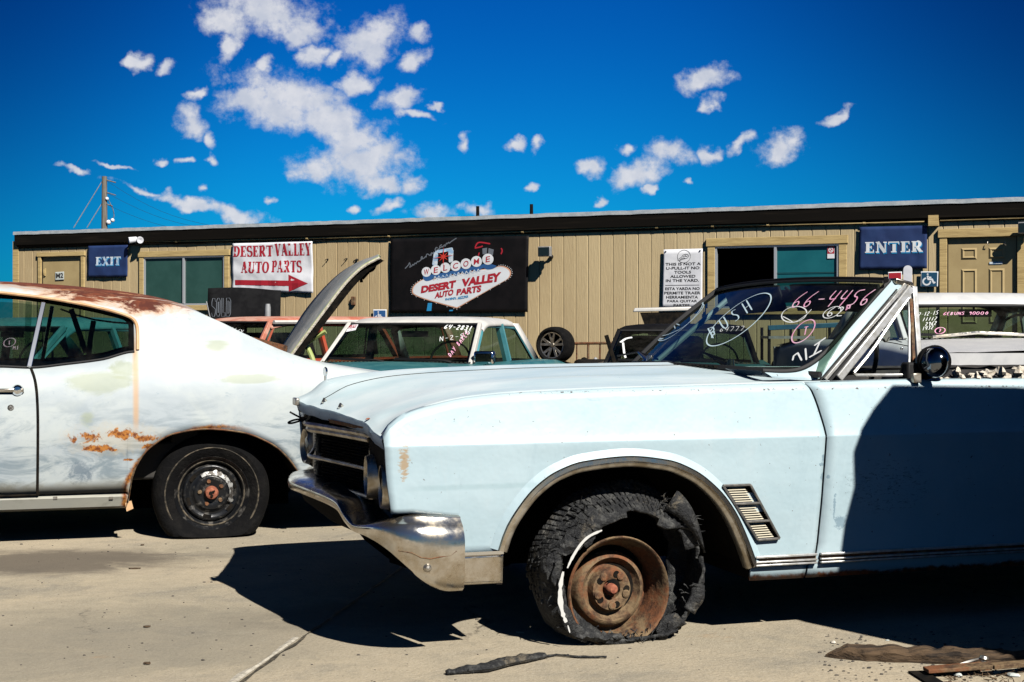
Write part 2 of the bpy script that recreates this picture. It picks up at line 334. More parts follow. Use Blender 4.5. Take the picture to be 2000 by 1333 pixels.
M['marker_white'] = mat('white_paint_marker', (.80, .82, .82), .8)
M['marker_pink'] = mat('pink_paint_marker', 0, .8, fn=var((.80, .30, .50), (.85, .55, .68), 30))
M['marker_cyan'] = mat('pale_blue_paint_marker', (.60, .78, .86), .8)
M['marker_red'] = mat('red_paint_marker', (.75, .10, .12), .8)

def f_siding(g, co):
    x, y, z = g.xyz(co)
    bi = g.m('FLOOR', g.m('DIVIDE', g.m('ADD', x, 10.117), .203)); wn = g.n('ShaderNodeTexWhiteNoise', noise_dimensions='1D'); g.put(wn.inputs['W'], bi)
    n = g.noise(co, .9, 5, .6, 0, (1, 1, .35)); n2 = g.noise(co, 26, 5, .7, .3, (1.6, 1, .22)); n3 = g.noise(co, 3, 6, .7)
    c = g.mix(g.ss(n, .35, .65), (.63, .485, .27), (.52, .39, .215))
    c = g.mix(g.ss(x, .1, 2.2, 0, .55), c, (.67, .54, .32))
    c = g.mix(g.m('MULTIPLY', g.ss(n2, .45, .75), .35), c, (.72, .60, .36))
    c = g.mix(g.m('MULTIPLY', g.ss(n3, .6, .8), .35), c, (.40, .30, .16))
    c = g.mix(g.m('MULTIPLY', wn.outputs['Value'], .16), c, (.30, .22, .12))
    dr = g.noise(co, 7, 5, .75, 0, (2.2, 1, .12)); c = g.mix(g.m('MULTIPLY', g.ss(dr, .58, .75), .4), c, (.33, .25, .15))
    sp = g.ss(g.noise(co, 55, 2, .5), .71, .74)
    return g.mix(g.m('MULTIPLY', sp, .7), c, (.12, .08, .05))
M['siding'] = mat('tan_painted_wood_siding', 0, .8, fn=f_siding, bump=nb(28, .6, .008, 6, (1.4, 1, .18)), spec=.25)
M['trim'] = mat('tan_painted_trim', 0, .7, fn=var((.62, .46, .205), (.45, .32, .14), 9, .4, .7, 6, (.3, 1, 3)), bump=nb(22, .6, .006, 6, (.3, 1, 4)), spec=.3)
M['door'] = mat('tan_painted_door', 0, .6, fn=var((.50, .385, .19), (.44, .33, .16), 3), spec=.35)
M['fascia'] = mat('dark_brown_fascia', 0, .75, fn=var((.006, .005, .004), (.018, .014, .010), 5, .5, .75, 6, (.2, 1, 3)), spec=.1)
M['roofedge'] = mat('galvanised_roof_edge', 0, .45, .3, fn=var((.50, .56, .60), (.66, .70, .72), 14, .4, .6, 5, (.4, 1, 1)), bump=nb(14, .4, .01, 4))
M['alu'] = mat('aluminium_window_frame', (.62, .66, .70), .4, .5)
M['pane_green'] = mat('green_tinted_pane', 0, .12, fn=var((.030, .085, .070), (.040, .105, .088), 2.5), spec=.6)
M['pane_teal'] = mat('teal_reflecting_pane', 0, .12, fn=var((.010, .115, .14), (.016, .15, .175), 1.6), spec=.6)
M['void'] = mat('dark_room', (.006, .006, .006), 1.0, spec=0)
M['sign_white'] = mat('white_vinyl_banner', 0, .55, fn=var((.86, .87, .90), (.76, .77, .82), 2), bump=nb(3, .5, .03, 2))
M['sign_black'] = mat('black_vinyl_banner', 0, .6, fn=var((.004, .004, .005), (.008, .007, .008), 4), spec=.15)
M['navy'] = mat('navy_banner_fabric', 0, .8, fn=var((.008, .028, .115), (.011, .038, .14), 3), bump=nb(4, .4, .02, 2))
M['ink_red'] = mat('dark_red_lettering', (.46, .018, .035), .6)
M['ink_black'] = mat('black_lettering', (.02, .02, .022), .6)
M['ink_blue'] = mat('sky_blue_lettering', (.02, .28, .58), .6)
M['ink_deepblue'] = mat('deep_blue_print', (.03, .12, .33), .6)
M['ink_white'] = mat('white_lettering', (.84, .87, .90), .6)
M['ink_ice'] = mat('ice_blue_lettering', 0, .6, fn=var((.75, .82, .88), (.35, .55, .78), 12, .45, .55))
M['ink_grey'] = mat('faint_grey_lettering', (.15, .17, .20), .6)
M['ink_peach'] = mat('peach_bulb_border', (.80, .42, .27), .6)
M['ink_star'] = mat('scarlet_star', (.70, .05, .035), .6)
M['blue_sign'] = mat('blue_access_sign', (.012, .075, .15), .5)
M['lcd'] = mat('dark_lamp_glass', (.012, .022, .024), .15, spec=.6)
M['grey_metal'] = mat('grey_painted_metal', 0, .55, .3, fn=var((.40, .41, .42), (.28, .28, .28), 12))
M['woodpole'] = mat('weathered_pole_wood', 0, .85, fn=var((.22, .20, .17), (.13, .11, .09), 5, .4, .6, 5, (6, 6, .3)))
M['wood'] = mat('rotten_brown_timber', 0, .9, fn=lambda g, co: g.mix(g.ss(g.noise(co, 9, 7, .75, .6, (.35, 3, 3)), .42, .66), (.12, .075, .04), (.014, .009, .006)), bump=nb(20, 1, .012, 7, (.3, 3, 3)))
M['foam'] = mat('crumbling_white_foam', 0, .9, fn=var((.72, .66, .56), (.45, .38, .28), 60, .4, .7), bump=nb(80, .8, .006))
M['bluemetal'] = mat('blue_painted_steel', 0, .4, fn=var((.05, .17, .28), (.03, .11, .2), 9))
M['pebble'] = mat('dark_pebble', 0, .9, fn=var((.05, .045, .04), (.14, .12, .10), 30))
M['chip'] = mat('pale_glass_chip', (.62, .66, .62), .3)
M['blocker'] = mat('dark_blocker_paint', 0, .7, fn=var((.06, .05, .04), (.04, .035, .03), 3))  # dark colour of the unseen blocker beside the frame

# ------------------------------------------------------------------ mesh helpers
class MB:
    def __init__(s): s.V = []; s.F = []
    def quad(s, *p):
        b = len(s.V); s.V += [tuple(q) for q in p]; s.F.append(tuple(range(b, b+len(p)))); return s
    def grid(s, rows, cu=False, cv=False, skip=None):
        b = len(s.V); nu = len(rows); nv = len(rows[0])
        for r in rows: s.V += [tuple(q) for q in r]
        for i in range(nu - (0 if cu else 1)):
            for j in range(nv - (0 if cv else 1)):
                if skip and skip(i, j): continue
                i2 = (i+1) % nu; j2 = (j+1) % nv
                s.F.append((b+i*nv+j, b+i2*nv+j, b+i2*nv+j2, b+i*nv+j2))
        return s
    def box(s, x0, x1, y0, y1, z0, z1):
        b = len(s.V); s.V += [(x, y, z) for z in (z0, z1) for y in (y0, y1) for x in (x0, x1)]
        s.F += [tuple(b+i for i in f) for f in ((0, 2, 3, 1), (4, 5, 7, 6), (0, 1, 5, 4), (2, 6, 7, 3), (0, 4, 6, 2), (1, 3, 7, 5))]; return s
    def hexa(s, p):   # 8 points: bottom 4 (ccw) then top 4
        b = len(s.V); s.V += [tuple(q) for q in p]
        s.F += [tuple(b+i for i in f) for f in ((0, 3, 2, 1), (4, 5, 6, 7), (0, 1, 5, 4), (1, 2, 6, 5), (2, 3, 7, 6), (3, 0, 4, 7))]; return s
    def beam(s, a, b, w, h, up=(0, 0, 1)):
        a = Vector(a); b = Vector(b); d = (b-a).normalized(); u = Vector(up); sx = d.cross(u)
        if sx.length < 1e-4: sx = d.cross(Vector((1, 0, 0)))
        sx.normalize(); u = sx.cross(d).normalized(); sx *= w/2; u *= h/2
        return s.hexa([a-sx-u, b-sx-u, b+sx-u, a+sx-u, a-sx+u, b-sx+u, b+sx+u, a+sx+u])
    def tube(s, path, r, n=8, cap=True, flat=1.):
        P = [Vector(q) for q in path]; N = len(P); rr = r if hasattr(r, '__len__') else [r]*N
        b = len(s.V); t0 = (P[1]-P[0]).normalized(); ref = Vector((0, 0, 1)) if abs(t0.z) < .9 else Vector((1, 0, 0))
        u = t0.cross(ref).normalized()
        for i in range(N):
            t = (P[min(i+1, N-1)]-P[max(i-1, 0)])
            t = t.normalized() if t.length > 1e-9 else t0
            u = (u - t*u.dot(t)); u = u.normalized() if u.length > 1e-6 else t.cross(ref).normalized(); v = t.cross(u)
            for k in range(n):
                a = 2*math.pi*k/n; s.V.append(tuple(P[i] + u*math.cos(a)*rr[i] + v*math.sin(a)*rr[i]*flat))
        for i in range(N-1):
            for k in range(n):
                k2 = (k+1) % n; s.F.append((b+i*n+k, b+i*n+k2, b+(i+1)*n+k2, b+(i+1)*n+k))
        if cap: s.F.append(tuple(b+k for k in range(n))[::-1]); s.F.append(tuple(b+(N-1)*n+k for k in range(n)))
        return s
    def lathe(s, prof, o, axis, n=48, a0=0., a1=2*math.pi, skip=None, disp=None):
        ax = Vector(axis).normalized(); ref = Vector((0, 0, 1)) if abs(ax.z) < .9 else Vector((1, 0, 0))
        u = ax.cross(ref).normalized(); v = ax.cross(u); o = Vector(o); full = abs(a1-a0-2*math.pi) < 1e-6
        rows = []
        for i in range(n if full else n+1):
            a = a0+(a1-a0)*i/n; row = []
            for j, (r, h) in enumerate(prof):
                if disp: r, h = disp(a, j, r, h)
                row.append(o + ax*h + (u*math.cos(a)+v*math.sin(a))*r)
            rows.append(row)
        return s.grid(rows, cu=full, skip=skip)
    def prism(s, poly, fn, d):
        """poly: 2-D outline, fn(x, y, depth) -> point"""
        b = len(s.V); n = len(poly)
        s.V += [tuple(fn(x, y, 0)) for x, y in poly] + [tuple(fn(x, y, d)) for x, y in poly]
        s.F.append(tuple(range(b, b+n))); s.F.append(tuple(range(b+2*n-1, b+n-1, -1)))
        for i in range(n): j = (i+1) % n; s.F.append((b+i, b+n+i, b+n+j, b+j))
        return s
    def ball(s, c, r, n=10, sq=(1, 1, 1)):
        c = Vector(c); rows = []
        for i in range(n+1):
            t = math.pi*i/n
            rows.append([c+Vector((math.sin(t)*math.cos(2*math.pi*k/(2*n))*r*sq[0], math.sin(t)*math.sin(2*math.pi*k/(2*n))*r*sq[1], math.cos(t)*r*sq[2])) for k in range(2*n)])
        return s.grid(rows, cv=True)
    def parts(s, name, m, parent=None, **kw):
        """one object for every connected piece"""
        par = list(range(len(s.V)))
        def fd(i):
            while par[i] != i: par[i] = par[par[i]]; i = par[i]
            return i
        for f in s.F:
            for v in f[1:]: par[fd(v)] = fd(f[0])
        gr = {}
        for f in s.F: gr.setdefault(fd(f[0]), []).append(f)
        out = []
        for fs in gr.values():
            ids = sorted({v for f in fs for v in f}); mp = {v: k for k, v in enumerate(ids)}; q = MB(); q.V = [s.V[v] for v in ids]; q.F = [tuple(mp[v] for v in f) for f in fs]; out.append(q.build(name, m, parent, **kw))
        return out
    def flip(s): s.F = [f[::-1] for f in s.F]; return s
    def build(s, name, m, parent=None, smooth=True, bevel=0, solid=0, ang=35, off=-1, m2=None):
        me = bpy.data.meshes.new(name); me.from_pydata(s.V, [], s.F); me.validate(); me.update()
        o = bpy.data.objects.new(name, me); C.objects.link(o); me.materials.append(M[m] if isinstance(m, str) else m)
        if smooth: me.shade_smooth(); me.set_sharp_from_angle(angle=R(ang))
        if parent: o.parent = parent
        if solid:
            md = o.modifiers.new('thick', 'SOLIDIFY'); md.thickness = solid; md.offset = off
            if m2: me.materials.append(M[m2]); md.material_offset = 1; md.material_offset_rim = 1
        if bevel:
            md = o.modifiers.new('edge', 'BEVEL'); md.width = bevel; md.segments = 2; md.limit_method = 'ANGLE'; md.angle_limit = R(40)
        return o
def tag(o, label=None, cat=None, group=None, kind=None):
    if label: o['label'] = label
    if cat: o['category'] = cat
    if group: o['group'] = group
    if kind: o['kind'] = kind
    return o
def thing(name, label, cat, loc=(0, 0, 0), rz=0., group=None):
    o = bpy.data.objects.new(name, None); C.objects.link(o); o.location = loc; o.rotation_euler = (0, 0, rz)
    o.empty_display_size = .2; return tag(o, label, cat, group)
def crv(pts):
    """smooth interpolation through (x, y) points"""
    pts = sorted(pts); X = [p[0] for p in pts]; Y = [p[1] for p in pts]; n = len(X)
    dl = [(Y[i+1]-Y[i])/(X[i+1]-X[i]) for i in range(n-1)]
    mm = [dl[0]]+[0 if dl[i-1]*dl[i] <= 0 else 2*dl[i-1]*dl[i]/(dl[i-1]+dl[i]) for i in range(1, n-1)]+[dl[-1]]
    def f(x):
        if x <= X[0]: return Y[0]+mm[0]*(x-X[0])*0
        if x >= X[-1]: return Y[-1]
        i = max(k for k in range(n-1) if X[k] <= x); h = X[i+1]-X[i]; t = (x-X[i])/h
        return (2*t**3-3*t*t+1)*Y[i]+(t**3-2*t*t+t)*h*mm[i]+(-2*t**3+3*t*t)*Y[i+1]+(t**3-t*t)*h*mm[i+1]
    return f
def lerp(a, b, t): return a+(b-a)*t
def frange(a, b, n): return [a+(b-a)*i/(n-1) for i in range(n)]
def at(px, py, Y): return Vector(((px-1000)/FP*Y, Y, CH-(py-HY)/FP*Y))
def ground(px, py, z=0.): 
    Y = FP*(CH-z)/(py-HY); return Vector(((px-1000)/FP*Y, Y, z))
class Frame:
    """car frame: x along the car, y away from the viewer, z up"""
    def __init__(s, px, py, deg):
        s.o = ground(px, py); s.t = R(deg); s.e1 = (math.cos(s.t), math.sin(s.t)); s.e2 = (-math.sin(s.t), math.cos(s.t))
    def b(s, px, py, b):
        u = (px-1000)/FP; ox = s.o.x+b*s.e2[0]; oy = s.o.y+b*s.e2[1]
        a = (u*oy-ox)/(s.e1[0]-u*s.e1[1]); Y = oy+a*s.e1[1]
        return Vector((a, b, CH-(py-HY)/FP*Y))
    def ac(s, px, py, b): v = s.b(px, py, b); return (v.x, v.z)
    def loc(s, P): dx = P.x-s.o.x; dy = P.y-s.o.y; return Vector((dx*s.e1[0]+dy*s.e1[1], dx*s.e2[0]+dy*s.e2[1], P.z))
    def world(s, v): return Vector((s.o.x+v[0]*s.e1[0]+v[1]*s.e2[0], s.o.y+v[0]*s.e1[1]+v[1]*s.e2[1], v[2]))
def ribbon(mb, pts, w, nrm):
    """flat stroke along pts (each with a surface normal)"""
    n = len(pts); L = []; Q = []
    for i in range(n):
        t = (pts[min(i+1, n-1)]-pts[max(i-1, 0)]); sd_ = t.cross(nrm[i])
        sd_ = sd_.normalized()*w/2 if sd_.length > 1e-9 else Vector((0, 0, 0))
        k = .55 if i in (0, n-1) else 1
        L.append(pts[i]-sd_*k); Q.append(pts[i]+sd_*k)
    if n > 1: mb.grid([L, Q])
def dens(poly, step):
    out = [poly[0]]
    for a, b in zip(poly, poly[1:]):
        k = max(1, int(math.hypot(b[0]-a[0], b[1]-a[1])/step))
        for i in range(1, k+1): out.append((lerp(a[0], b[0], i/k), lerp(a[1], b[1], i/k)))
    return out
def smooth2(poly, n=2):
    for _ in range(n):
        if len(poly) < 3: return poly
        q = [poly[0]]
        for a, b in zip(poly, poly[1:]): q += [(a[0]*.75+b[0]*.25, a[1]*.75+b[1]*.25), (a[0]*.25+b[0]*.75, a[1]*.25+b[1]*.75)]
        q.append(poly[-1]); poly = q
    return poly
class Surf:
    """paint strokes that lie on a pane"""
    def __init__(s, o, mw):
        me = o.data; s.b = BVHTree.FromPolygons([mw @ v.co for v in me.vertices], [tuple(p.vertices) for p in me.polygons]); s.inv = mw.inverted()
    def stroke(s, mb, poly, w, off=.004, sm=2):
        P = []; Nn = []
        for (px, py) in dens(smooth2(poly, sm), 2.0):
            dr = Vector(((px-1000)/FP, 1, -(py-HY)/FP)).normalized(); h = s.b.ray_cast(Vector((0, 0, CH)), dr)
            if h[0] is None: continue
            nn = h[1] if h[1].dot(dr) < 0 else -h[1]
            P.append(s.inv @ (h[0]+nn*off)); Nn.append((s.inv.to_3x3() @ nn).normalized())
        if len(P) > 1: ribbon(mb, P, w, Nn)
# single-stroke hand lettering
HL = {'0': [[(.1, .2), (.1, .8), (.3, 1), (.5, .8), (.5, .2), (.3, 0), (.1, .2)]], '1': [[(.3, 1), (.3, 0)]], '2': [[(.05, .8), (.3, 1), (.5, .75), (.05, 0), (.55, .02)]],
      '3': [[(.05, .9), (.4, 1), (.45, .7), (.2, .55), (.5, .4), (.4, .05), (.05, .08)]], '4': [[(.15, 1), (.02, .45), (.5, .5)], [(.5, 1), (.35, 0)]],
      '5': [[(.55, 1), (.15, .95), (.1, .6), (.45, .55), (.45, .1), (.05, .05)]], '6': [[(.5, 1), (.15, .6), (.1, .2), (.3, 0), (.5, .2), (.35, .45), (.12, .3)]],
      '7': [[(.05, .95), (.55, .98), (.2, 0)]], '8': [[(.3, .5), (.1, .75), (.3, 1), (.5, .75), (.3, .5), (.08, .25), (.3, 0), (.52, .25), (.3, .5)]],
      '9': [[(.5, .7), (.2, .55), (.15, .9), (.45, .95), (.45, .5), (.4, 0)]], '-': [[(.1, .5), (.5, .5)]], ' ': [], '/': [[(.5, 1), (.1, 0)]],
      'P': [[(.1, 0), (.12, 1)], [(.12, .95), (.5, .85), (.45, .5), (.12, .45)]], 'U': [[(.08, 1), (.08, .2), (.3, 0), (.5, .2), (.5, 1)]],
      'S': [[(.5, .9), (.2, 1), (.1, .7), (.45, .4), (.4, .05), (.05, .08)]], 'H': [[(.1, 1), (.1, 0)], [(.5, 1), (.5, 0)], [(.1, .5), (.5, .5)]],
      'R': [[(.1, 0), (.1, 1)], [(.1, .95), (.5, .85), (.4, .5), (.1, .5)], [(.2, .5), (.55, 0)]], 'N': [[(.08, 0), (.1, 1)], [(.1, 1), (.5, 0)], [(.5, 0), (.5, 1)]],
      'I': [[(.3, 1), (.3, 0)], [(.1, 1), (.5, 1)], [(.1, 0), (.5, 0)]], 'T': [[(.05, 1), (.55, 1)], [(.3, 1), (.3, 0)]], 'M': [[(.05, 0), (.1, 1)], [(.1, 1), (.3, .4), (.5, 1)], [(.5, 1), (.55, 0)]],
      'A': [[(.05, 0), (.3, 1), (.55, 0)], [(.15, .4), (.45, .4)]], 'B': [[(.1, 0), (.1, 1), (.45, .8), (.15, .55), (.5, .3), (.1, 0)]], 'L': [[(.1, 1), (.1, 0), (.5, 0)]],
      'E': [[(.5, 1), (.1, 1), (.1, 0), (.5, 0)], [(.1, .5), (.4, .5)]], 'D': [[(.1, 0), (.1, 1), (.5, .6), (.45, .2), (.1, 0)]], 'G': [[(.5, .85), (.25, 1), (.08, .5), (.25, 0), (.5, .2), (.5, .45), (.3, .45)]],
      'O': [[(.3, 1), (.08, .5), (.3, 0), (.52, .5), (.3, 1)]], 'J': [[(.4, 1), (.4, .1), (.1, .1)]], 'Y': [[(.05, 1), (.3, .5)], [(.55, 1), (.25, 0)]], 'K': [[(.1, 0), (.1, 1)], [(.5, 1), (.1, .45), (.5, 0)]],
      'W': [[(.02, 1), (.15, 0), (.3, .7), (.45, 0), (.58, 1)]], 'F': [[(.5, 1), (.1, 1), (.1, 0)], [(.1, .5), (.4, .5)]], 'X': [[(.05, 1), (.55, 0)], [(.55, 1), (.05, 0)]], '*': [[(.1, .1), (.3, 1), (.5, .1), (.02, .65), (.6, .65), (.1, .1)]]}
def hand(surf, mb, text, x0, y0, h, w, ang=0., slant=0., stroke=.006, adv=.72):
    """write text from photo point (x0, y0 baseline), letter height h, letter width scale w"""
    ca, sa = math.cos(R(ang)), math.sin(R(ang)); x = 0
    for ch in text:
        for pl in HL.get(ch, []):
            q = []
            for (u, v) in pl:
                X = (x+u)*w+v*h*slant; Y = v*h; q.append((x0+X*ca-Y*-sa*-1, y0-(X*sa+Y*ca)))
            surf.stroke(mb, q, stroke)
        x += adv
def ell(cx, cy, rx, ry, ang=0, n=26, a0=0, a1=360):
    ca, sa = math.cos(R(ang)), math.sin(R(ang)); o = []
    for i in range(n+1):
        t = R(a0+(a1-a0)*i/n); x = rx*math.cos(t); y = ry*math.sin(t); o.append((cx+x*ca+y*sa, cy-(x*sa-y*ca)))
    return o
def text_into(mb, s, mp, x0, x1, y0, y1, off=.02, shear=0., space=1., word=1., depth=0.):
    """built-in font, outline fitted into the box, mapped through mp(x, y)"""
    cu = bpy.data.curves.new('t', 'FONT'); cu.body = s; cu.offset = off; cu.shear = shear; cu.space_character = space; cu.space_word = word; cu.resolution_u = 4
    ob = bpy.data.objects.new('t', cu); me = bpy.data.meshes.new_from_object(ob)
    vs = [v.co.copy() for v in me.vertices]; ax, bx = min(v.x for v in vs), max(v.x for v in vs); ay, by = min(v.y for v in vs), max(v.y for v in vs)
    b = len(mb.V); mb.V += [tuple(mp(lerp(x0, x1, (v.x-ax)/(bx-ax)), lerp(y0, y1, (v.y-ay)/(by-ay)))) for v in vs]
    mb.F += [tuple(b+i for i in p.vertices) for p in me.polygons]
    bpy.data.objects.remove(ob); bpy.data.curves.remove(cu); bpy.data.meshes.remove(me)
# slab-serif capitals
def band(mb, mp, pts, ws):
    L = []; Q = []; n = len(pts)
    for i in range(n):
        a = pts[max(i-1, 0)]; b = pts[min(i+1, n-1)]; dx_, dy_ = b[0]-a[0], b[1]-a[1]; l = math.hypot(dx_, dy_) or 1
        w_ = (ws[i] if hasattr(ws, '__len__') else ws)/2
        L.append(mp(pts[i][0]-dy_/l*w_, pts[i][1]+dx_/l*w_)); Q.append(mp(pts[i][0]+dy_/l*w_, pts[i][1]-dx_/l*w_))
    mb.grid([L, Q])
def serif(mb, ch, mp, K=.21, k=.065):
    """letter in a box 0..w x 0..1; returns width"""
    def rect(x0, x1, y0, y1): mb.quad(mp(x0, y0), mp(x1, y0), mp(x1, y1), mp(x0, y1))
    def bowl(cx, cy, rx, ry, a0, a1, n=14):
        P = []; W = []
        for i in range(n+1):
            a = R(a0+(a1-a0)*i/n); P.append((cx+math.cos(a)*rx, cy+math.sin(a)*ry)); W.append(k+(K-k)*abs(math.cos(a))**1.3)
        band(mb, mp, P, W)
    if ch == 'D': rect(0, .40, 0, k); rect(0, .40, 1-k, 1); rect(.08, .08+K, 0, 1); bowl(.38, .5, .34, .5-k/2, -90, 90); return .84
    if ch in 'ELT':
        if ch == 'T': rect(.04, .78, 1-k, 1); rect(.31, .31+K, 0, 1); rect(.2, .62, 0, k); rect(.0, .06, .74, 1); rect(.76, .82, .74, 1); return .84
        rect(.08, .08+K, 0, 1); rect(0, .36, 1-k, 1); rect(0, .66, 0, k); rect(.61, .68, 0, .28)
        if ch == 'E': rect(0, .64, 1-k, 1); rect(.59, .66, .74, 1); rect(.2, .48, .47, .47+k); rect(.45, .51, .36, .64)
        return .72
    if ch in 'PR':
        rect(0, .4, 0, k); rect(.08, .08+K, 0, 1); rect(0, .42, 1-k, 1); rect(.2, .42, .45, .45+k); bowl(.40, .72+k/4, .22, .26, -90, 90, 10)
        if ch == 'R': band(mb, mp, [(.42, .47), (.56, .25), (.68, .03)], [K*.9]*3); rect(.58, .84, 0, k); return .84
        return .74
    if ch == 'S':
        P = []; W = []
        for a in range(30, 271, 20): P.append((.34+math.cos(R(a))*.25, .735+math.sin(R(a))*.235)); W.append(k+(K-k)*abs(math.cos(R(a)))*.9)
        for a in range(90, -151, -20): P.append((.34+math.cos(R(a))*.27, .265+math.sin(R(a))*.235)); W.append(k+(K-k)*abs(math.cos(R(a)))*.9)
        band(mb, mp, P, W); rect(.55, .61, .70, 1); rect(.04, .10, 0, .32); return .68
    if ch == 'O': bowl(.42, .5, .32, .5-k/2, 0, 360, 28); return .84
    if ch == 'V': band(mb, mp, [(.17, 1), (.45, 0)], K); band(mb, mp, [(.72, 1), (.46, 0)], k); rect(0, .36, 1-k, 1); rect(.58, .86, 1-k, 1); return .86
    if ch == 'A': band(mb, mp, [(.4, 1), (.70, 0)], K); band(mb, mp, [(.38, 1), (.14, 0)], k); rect(.2, .58, .30, .30+k); rect(0, .28, 0, k); rect(.52, .88, 0, k); return .88
    if ch == 'Y': band(mb, mp, [(.17, 1), (.42, .45)], K*.95); band(mb, mp, [(.70, 1), (.44, .45)], k); rect(.31, .31+K, 0, .5); rect(.2, .62, 0, k); rect(0, .36, 1-k, 1); rect(.56, .84, 1-k, 1); return .84
    if ch == 'U': rect(.08, .08+K, .3, 1); rect(.64, .64+k, .3, 1); bowl(.43, .3, .25, .28, 180, 360, 14); rect(0, .38, 1-k, 1); rect(.54, .80, 1-k, 1); return .82
    if ch == 'N': rect(.1, .1+k, 0, 1); rect(.68, .68+k, 0, 1); band(mb, mp, [(.14, 1), (.70, 0)], K); rect(0, .26, 0, k); rect(0, .2, 1-k, 1); rect(.58, .84, 1-k, 1); return .86
    if ch == 'X': band(mb, mp, [(.14, 1), (.66, 0)], K); band(mb, mp, [(.66, 1), (.14, 0)], k); rect(0, .32, 1-k, 1); rect(.5, .8, 1-k, 1); rect(0, .28, 0, k); rect(.46, .84, 0, k); return .84
    if ch == 'I': rect(.1, .1+K, 0, 1); rect(0, .4, 0, k); rect(0, .4, 1-k, 1); return .42
    return .4
def serif_word(mb, word, mp, x0, x1, y0, y1, gap=.06, K=.21, k=.065):
    ws = [serif(MB(), c, lambda x, y: (0, 0, 0), K, k) for c in word]; tot = sum(ws)+gap*(len(ws)-1); sx = (x1-x0)/tot; x = 0
    for c, w_ in zip(word, ws):
        serif(mb, c, lambda u, v, x=x: mp(x0+(x+u)*sx, lerp(y0, y1, v)), K, k); x += w_+gap

# ------------------------------------------------------------------ ground: one sheet, falling a little towards the building
GZ = -.18
def gz(y): t = min(1, max(0, (y-9.4)/2.4)); return GZ*t*t*(3-2*t)
mb = MB()
ys = [-60, -10, 0, 2, 4, 6, 8]+frange(9.0, 12.2, 12)+[16, 30, 80, 300, 3000]
xs = [-3000, -300, -40, -15, -5, 0, 5, 15, 40, 300, 3000]
mb.grid([[(x, y, gz(y)) for y in ys] for x in xs])
gnd = tag(mb.build('ground', 'concrete', smooth=False), 'sunlit concrete yard with stains and grit', 'ground', kind='structure')
# joint between two slabs, with a crumbled lip
P0, P1 = ground(462, 1340), ground(566, 1266); dj = (P1-P0).normalized(); nj = Vector((-dj.y, dj.x, 0))
jp = [P0-dj*2.5+dj*i*.03 for i in range(int(((P1-P0).length+2.5)/.03)+60)]
mb = MB(); L = []; Q = []
for i, q in enumerate(jp):
    wv_ = .006+.008*noise.noise(Vector((i*.31, 0, 0))); o_ = nj*.008*noise.noise(Vector((i*.17, 5, 0)))
    L.append(q+o_-nj*wv_+Vector((0, 0, .004))); Q.append(q+o_+nj*wv_+Vector((0, 0, .004)))
mb.grid([L, Q]); tag(mb.build('slab_joint', 'joint', smooth=False), 'dirt filled joint between concrete slabs', 'joint', kind='structure')
mb = MB(); L = []; Q = []; K_ = []
for i, q in enumerate(jp):
    a_ = .016+.02*abs(noise.noise(Vector((i*.13, 9, 0))))+.008*noise.noise(Vector((i*.7, 2, 0)))
    if i > ((P1-P0).length+2.5)/.03+6: break
    a_ *= .35+.9*max(0, noise.noise(Vector((i*.09, 33, 0)))+.35)
    L.append(q+nj*.014+Vector((0, 0, .002))); Q.append(q+nj*(.018+a_*.4)+Vector((0, 0, .006+.004*noise.noise(Vector((i*.27, 3, 3)))))); K_.append(q+nj*(.02+a_*1.3)+Vector((0, 0, .003)))
mb.grid([L, Q, K_]); tag(mb.build('slab_edge', 'spall', smooth=False), 'pale crumbled lip of the concrete slab', 'slab edge', kind='structure')

# grit scattered over the yard: nobody could count it
mb = MB(); rnd = random.Random(3)
def pebble(mb, c, r, rnd):
    rows = []; n = 4; f = [rnd.uniform(.7, 1.3) for _ in range(12)]
    for i in range(n+1):
        t = math.pi*i/n; rows.append([Vector(c)+Vector((math.sin(t)*math.cos(k*math.pi/3)*r*f[k]*1.3, math.sin(t)*math.sin(k*math.pi/3)*r*f[k], math.cos(t)*r*.6*f[i+6]+r*.3)) for k in range(6)])
    mb.grid(rows, cv=True)
for i in range(620):
    y = rnd.uniform(3.9, 8.6); x = rnd.uniform(-.37, .37)*y; r = rnd.choice((.0015, .002, .0025, .003, .004))*rnd.uniform(.6, 1.5)
    pebble(mb, (x, y, gz(y)), r, rnd)
for i in range(200):
    p_ = ground(rnd.uniform(1600, 2000), rnd.uniform(1240, 1333)); pebble(mb, p_, rnd.choice((.002, .003, .004))*rnd.uniform(.7, 1.4), rnd)
tag(mb.build('grit', 'pebble'), 'dark grit and crumbs scattered on the concrete', 'grit', kind='stuff')
for k, (px, py, sx, sy, rot, lab) in enumerate(((263, 1112, .026, .006, .1, 'small flat dark stick on the concrete left of the shadow'), (278, 1066, .009, .007, .8, 'dark crumpled leaf near the flat rear tyre'), (287, 1226, .012, .008, .3, 'small curled leaf in the middle of the bare concrete'),
        (287, 1298, .010, .012, 1.0, 'dark leaf nearest the bottom edge of the open concrete'), (1016, 1238, .014, .004, -.4, 'pale yellow leaf in the shadow beside the shredded tyre'))):
    c = ground(px, py); m_ = MB(); rows = []
    for i in range(7):
        u = i/6*2-1; wd = sy*math.sqrt(max(0, 1-u*u))+.0008
        rows.append([(u*sx, -wd, .004+.004*u*u), (u*sx, 0, .003+.006*abs(u)*(1-abs(u))), (u*sx, wd, .006)])
    m_.grid(rows); o = m_.build('dry_leaf' if k else 'stick', 'foam' if k == 4 else 'wood', solid=.002); o.location = c; o.rotation_euler = (0, 0, rot)
    tag(o, lab, 'leaf' if k else 'stick', 'leaves and twigs on the concrete' if k else None)

